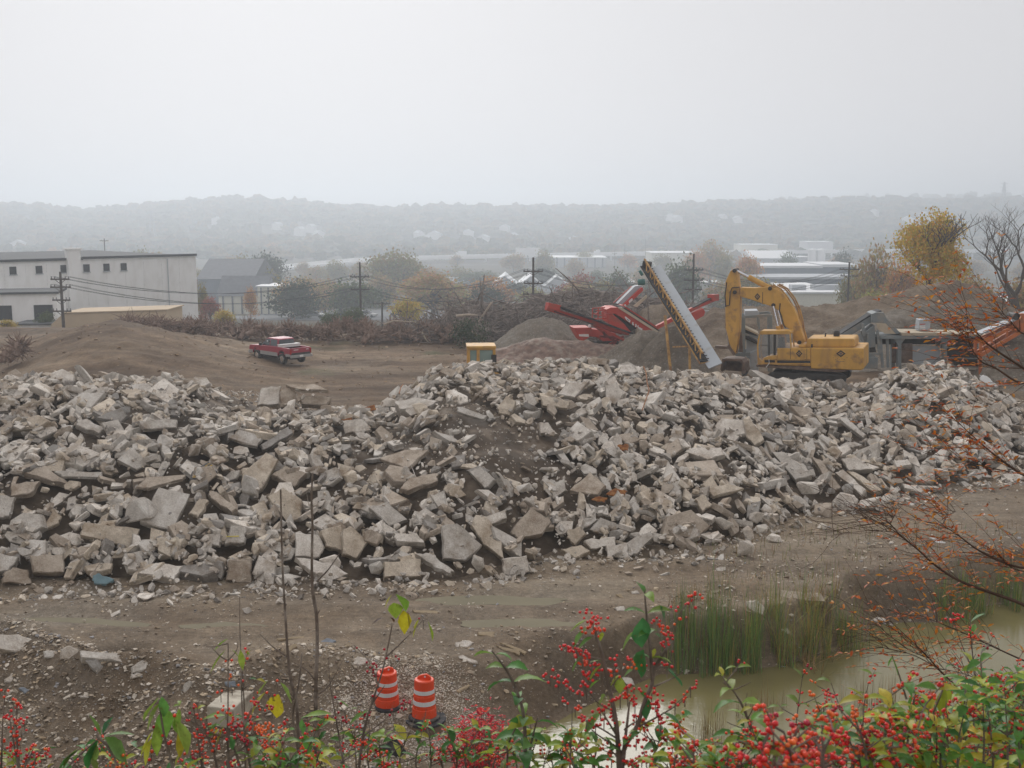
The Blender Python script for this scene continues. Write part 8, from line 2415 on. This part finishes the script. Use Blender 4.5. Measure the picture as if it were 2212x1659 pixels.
b.twigs(P_, 8, .08, leaf_p=.6, berry_p=.3)
b.done()
# dense mass at the lower right
def mass(zx0, zx1, top, Y, n, label, br, seed, LL=.06, cols=None, lp=.5, bp=.8, tw=7):
    b = Bush('berry_shrub', (zx0 + zx1) / 2, Y, label, group=GB)
    for k in range(n):
        x = zx0 + (zx1 - zx0) * (k + rng.random()) / n
        t = top + rng.uniform(-25, 60)
        yy = Y * rng.uniform(.9, 1.2)
        P_ = b.stem([(x, 1720, yy), (x + rng.uniform(-15, 15), (1690 + t) / 2, yy), (x + rng.uniform(-35, 35), t, yy)], .0045, .0012)
        b.berries(P_, .035, br, (2, 5), .1, .7 * bp); b.leaves(P_, .07, LL, cols, .85, .05, lp)
        b.twigs(P_, tw, .09, leaf_p=lp, berry_p=bp, LL=LL * .8, br=br, cols=cols)
    return b.done()


mass(1650, 1790, 1588, 1.7, 13, 'nearest cluster of large red berries at the bottom right of centre', .0046, 1, .035, [(.12, .24, .05), (.3, .36, .06)], .3, 1.0, 5)
mass(1440, 1660, 1600, 2.4, 12, 'low berry shrub between the main bush and the nearest berries', .0044, 2, .065, None, .7)
mass(1760, 1960, 1560, 2.3, 15, 'berry-laden shrub right of the nearest berries', .0045, 3, .06, None, .6, .9)
mass(1930, 2120, 1525, 2.8, 15, 'berry shrub with hanging yellow leaves at the lower right', .0044, 4, .07, YELLOWS + GREENS[:2], .75, .75)
mass(2080, 2240, 1490, 3.4, 18, 'greener dense shrub at the lower right corner', .0042, 5, .075, GREENS + YELLOWS[:1], 1.0, .6, 9)
mass(1990, 2225, 1420, 4.0, 12, 'thin upright berry twigs rising over the right end of the pond', .0045, 6, .05, GREENS, .15, .8, 4)
mass(1700, 1900, 1480, 3.6, 9, 'thin berry twigs behind the nearest berries', .0045, 8, .06, [(.2, .3, .06)], .2, .8, 4)
b = Bush('berry_shrub', 2000, 2.6, 'shoot with big yellow leaves hanging over the lower right berries', group=GB)
P_ = b.stem([b4(1120, 1659), b4(1230, 1400), b4(1290, 1150), b4(1320, 1040)], .005, .002)
Q_ = b.stem([b4(1300, 1659), b4(1420, 1300), b4(1540, 1010)], .005, .002)
for a in ((1290, 1060, 1270, 1200, (.12, .26, .05), .5), (1170, 1200, 1130, 1370, (.08, .2, .04), .6), (1230, 1210, 1240, 1350, (.3, .38, .05), .5), (1210, 1340, 1240, 1480, (.14, .28, .05), .4), (1560, 1010, 1510, 1220, (.32, .38, .04), .5), (1590, 1020, 1600, 1160, (.3, .36, .04), .5), (1480, 1080, 1390, 1200, (.5, .46, .05), .5), (1380, 1230, 1400, 1440, (.3, .36, .04), .6), (1440, 1230, 1500, 1390, (.28, .32, .05), .35), (1340, 1460, 1400, 1620, (.55, .48, .08), .5), (1460, 1510, 1480, 1659, (.5, .44, .08), .4), (1280, 1340, 1310, 1440, (.5, .44, .1), .4), (1080, 1460, 1060, 1610, (.2, .34, .05), .5), (1120, 760, 1180, 900, (.14, .3, .05), .4), (1140, 740, 1100, 860, (.12, .28, .05), .4)):
    b.oneleaf(*b4(a[0], a[1]), *b4(a[2], a[3]), a[4], a[5])
b.stem([b4(1240, 1100), b4(1180, 900), b4(1120, 740)], .003, .001, False)
b.done()
# low growth in the lower left and centre
mass(0, 560, 1640, 3.4, 16, 'low twiggy berry growth along the bottom left', .0044, 9, .065, None, .7, .6, 4)

for i_, (x0_, x1_, tp_, Y_, lb_) in enumerate(((560, 700, 1600, 3.0, 'leafy sprouts at the bottom below the saplings'), (1060, 1260, 1560, 3.1, 'leafy yellow-green sprouts at the bottom left of the main bush'), (1880, 2230, 1500, 2.5, 'yellow and green leafy sprouts among the lower right berries'))):
    b = Bush('leafy_shrub', (x0_ + x1_) / 2, Y_, lb_, group=GB)
    for k in range(10):
        x = x0_ + (x1_ - x0_) * (k + rr.random()) / 10; t = tp_ + rr.uniform(0, 70)
        P_ = b.stem([(x, 1700), (x + rr.uniform(-10, 10), (t + 1700) / 2), (x + rr.uniform(-25, 25), t)], .004, .0012)
        b.leaves(P_, .035, .062, GREENS + YELLOWS, .9, .1, .9); b.twigs(P_, 3, .07, leaf_p=.8, berry_p=.4, LL=.05)
    b.done()

# red-leaved bush
b = Bush('red_bush', 1035, 8.5, 'scarlet-leaved bush right of the traffic drums', 'bush')
b.root = Vector(at(1035, 1650, 8.5)); b.root.z = gz(b.root.x, 8.5); b.e.location = b.root; b.S.o = b.L.o = b.B.o = b.root
for k in range(46):
    x = 1035 + rng.gauss(0, 38); tp = 1548 + abs(x - 1045) * .75 + rng.uniform(-14, 26)
    yy = 8.5 + rng.uniform(-.4, .4)
    P_ = b.stem([(1035 + (x - 1035) * .5, 1700, yy), (1035 + (x - 1035) * .8, 1640, yy), (x, tp, yy)], .006, .0015)
    b.leaves(P_, .04, .05, [(.75, .03, .05), (.62, .02, .05), (.85, .07, .05), (.8, .14, .08), (.42, .02, .04)], .3, .05, .95, .5)
    b.twigs(P_, 6, .15, leaf_p=1.0, berry_p=0, LL=.045, cols=[(.75, .03, .05), (.62, .02, .05), (.85, .08, .06)])
b.done()

# orange-leaved twiggy tree reaching in from the right
b = Bush('orange_tree', 2420, 5.5, 'dark twigged tree with small orange leaves reaching in from the right edge', 'tree', twig=M_DTWIG)
tk = [b.root, Vector((b.root.x + .1, b.root.y, b.root.z + 1.2)), at(2400, 1380, 5.5), at(2380, 1000, 5.5), at(2350, 600, 5.5)]
b.S.tube(smooth_path(tk), .05, 8)
OR = [(.6, .2, .02), (.66, .28, .03), (.55, .13, .02), (.5, .1, .02)]
MBR = [([(2390, 1400), *[z7(*p) for p in ((1750, 1410), (1400, 1290), (1250, 1240), (1080, 1160), (900, 1030), (800, 930), (620, 790), (520, 670), (380, 600))]], .011),
       ([z7(520, 670), z7(560, 590), z7(620, 510)], .003), ([z7(520, 665), z7(400, 660), z7(220, 620)], .002),
       ([(2390, 1250), *[z7(*p) for p in ((1750, 1090), (1500, 1010), (1300, 900), (1150, 780), (1000, 680), (780, 640))]], .008),
       ([z7(1000, 680), z7(1050, 590), z7(1120, 560)], .002), ([z7(560, 745), z7(300, 735), z7(0, 770)], .0018),
       ([(2390, 1200), *[z7(*p) for p in ((1750, 1130), (1600, 1060), (1480, 900))]], .005),
       ([(2390, 1080), *[z7(*p) for p in ((1750, 235), (1600, 130), (1430, 0), (1250, -160), (1100, -300))]], .009),
       ([z7(1700, 210), z7(1400, 150), z7(1100, 60), z7(860, 30)], .003),
       ([(2380, 900), c5(1480, 1480), c5(1250, 1330), c5(1150, 1230), c5(1060, 1080)], .008), ([(2380, 800), c5(1500, 1650), c5(1300, 1500), c5(1180, 1460), c5(1100, 1350), c5(1050, 1180)], .007),
       ([(2370, 760), c5(1500, 1240), c5(1420, 1130), c5(1350, 1060)], .006),
       ([(2390, 1500), *[b4(*p) for p in ((2190, 790), (1930, 670), (1700, 560), (1550, 500), (1300, 400))]], .006), ([(2390, 1560), *[b4(*p) for p in ((2000, 1300), (1700, 1050), (1500, 860), (1400, 740), (1250, 600), (1100, 460))]], .008),
       ([*[b4(*p) for p in ((1480, 840), (1300, 740), (1100, 690), (900, 660))]], .003), ([*[b4(*p) for p in ((1420, 770), (1250, 700), (1120, 600), (1000, 500))]], .003), ([*[b4(*p) for p in ((1900, 970), (1700, 890), (1500, 850))]], .003)]
for pts, r in MBR:
    yy = 5.5
    P_ = b.stem([(p[0], p[1], yy) for p in pts], r, .0012, False)
    for _ in range(int(8 + 24 * r / .01)):
        i = rr.randint(int(len(P_) * .15), len(P_) - 1); p = P_[i]
        zx, zy = proj(p.x, p.y, p.z)
        d = Vector((rr.uniform(-1, -.1), rr.uniform(-.4, .4), rr.uniform(-.25, .9))).normalized(); q = [p]
        L = rr.uniform(.15, .5)
        for k in range(5):
            d = (d + Vector((rr.uniform(-.3, .15), rr.uniform(-.2, .2), rr.uniform(-.25, .25)))).normalized(); q.append(q[-1] + d * L / 5)
        b.S.tube(q, [.0014, .0013, .0011, .001, .0008, .0005], 4, cap=False)
        dens = 1.6 * math.exp(-(((float(zx) - 2150) / 120) ** 2)) * (.25 + .9 * float(vnoise(np.array(zx / 60.), np.array(zy / 60.), 5)))
        if rr.random() < dens * 4:
            b.leaves(q, .016, .036, OR, .3, .1, .95, .38)
b.done()
# lone green seedling above the pond
b = Bush('leafy_shrub', 2155, 4.2, 'lone bright green seedling tip over the pond at the right', group=GB)
P_ = b.stem([b4(1820, 1300), b4(1790, 900), b4(1760, 560), b4(1755, 400)], .004, .0015); b.leaves(P_, .05, .06, [(.14, .3, .06), (.1, .26, .06)], .3, .55)
for x, y, n in ((1610, 410, 5), (1635, 445, 5), (1590, 455, 4), (1620, 465, 4), (1760, 545, 8), (1780, 600, 10)): b.cluster(*b4(x, y), n, .005, .012)
b.stem([b4(1900, 1100), b4(1700, 700), b4(1610, 430)], .003, .001)
b.done()
# weedy pipe in the pond
p0 = gp(*b4(1600, 1015), WATER_Z + .05); p1 = gp(*b4(1835, 945), WATER_Z + .12)
m = MB(p0); m.tube([p0, p1], .025, 8); o = m.build('pale_pipe', M_WHITE); o.location = p0; tag(o, 'thin pale pipe lying in the pond at the right', 'pipe')
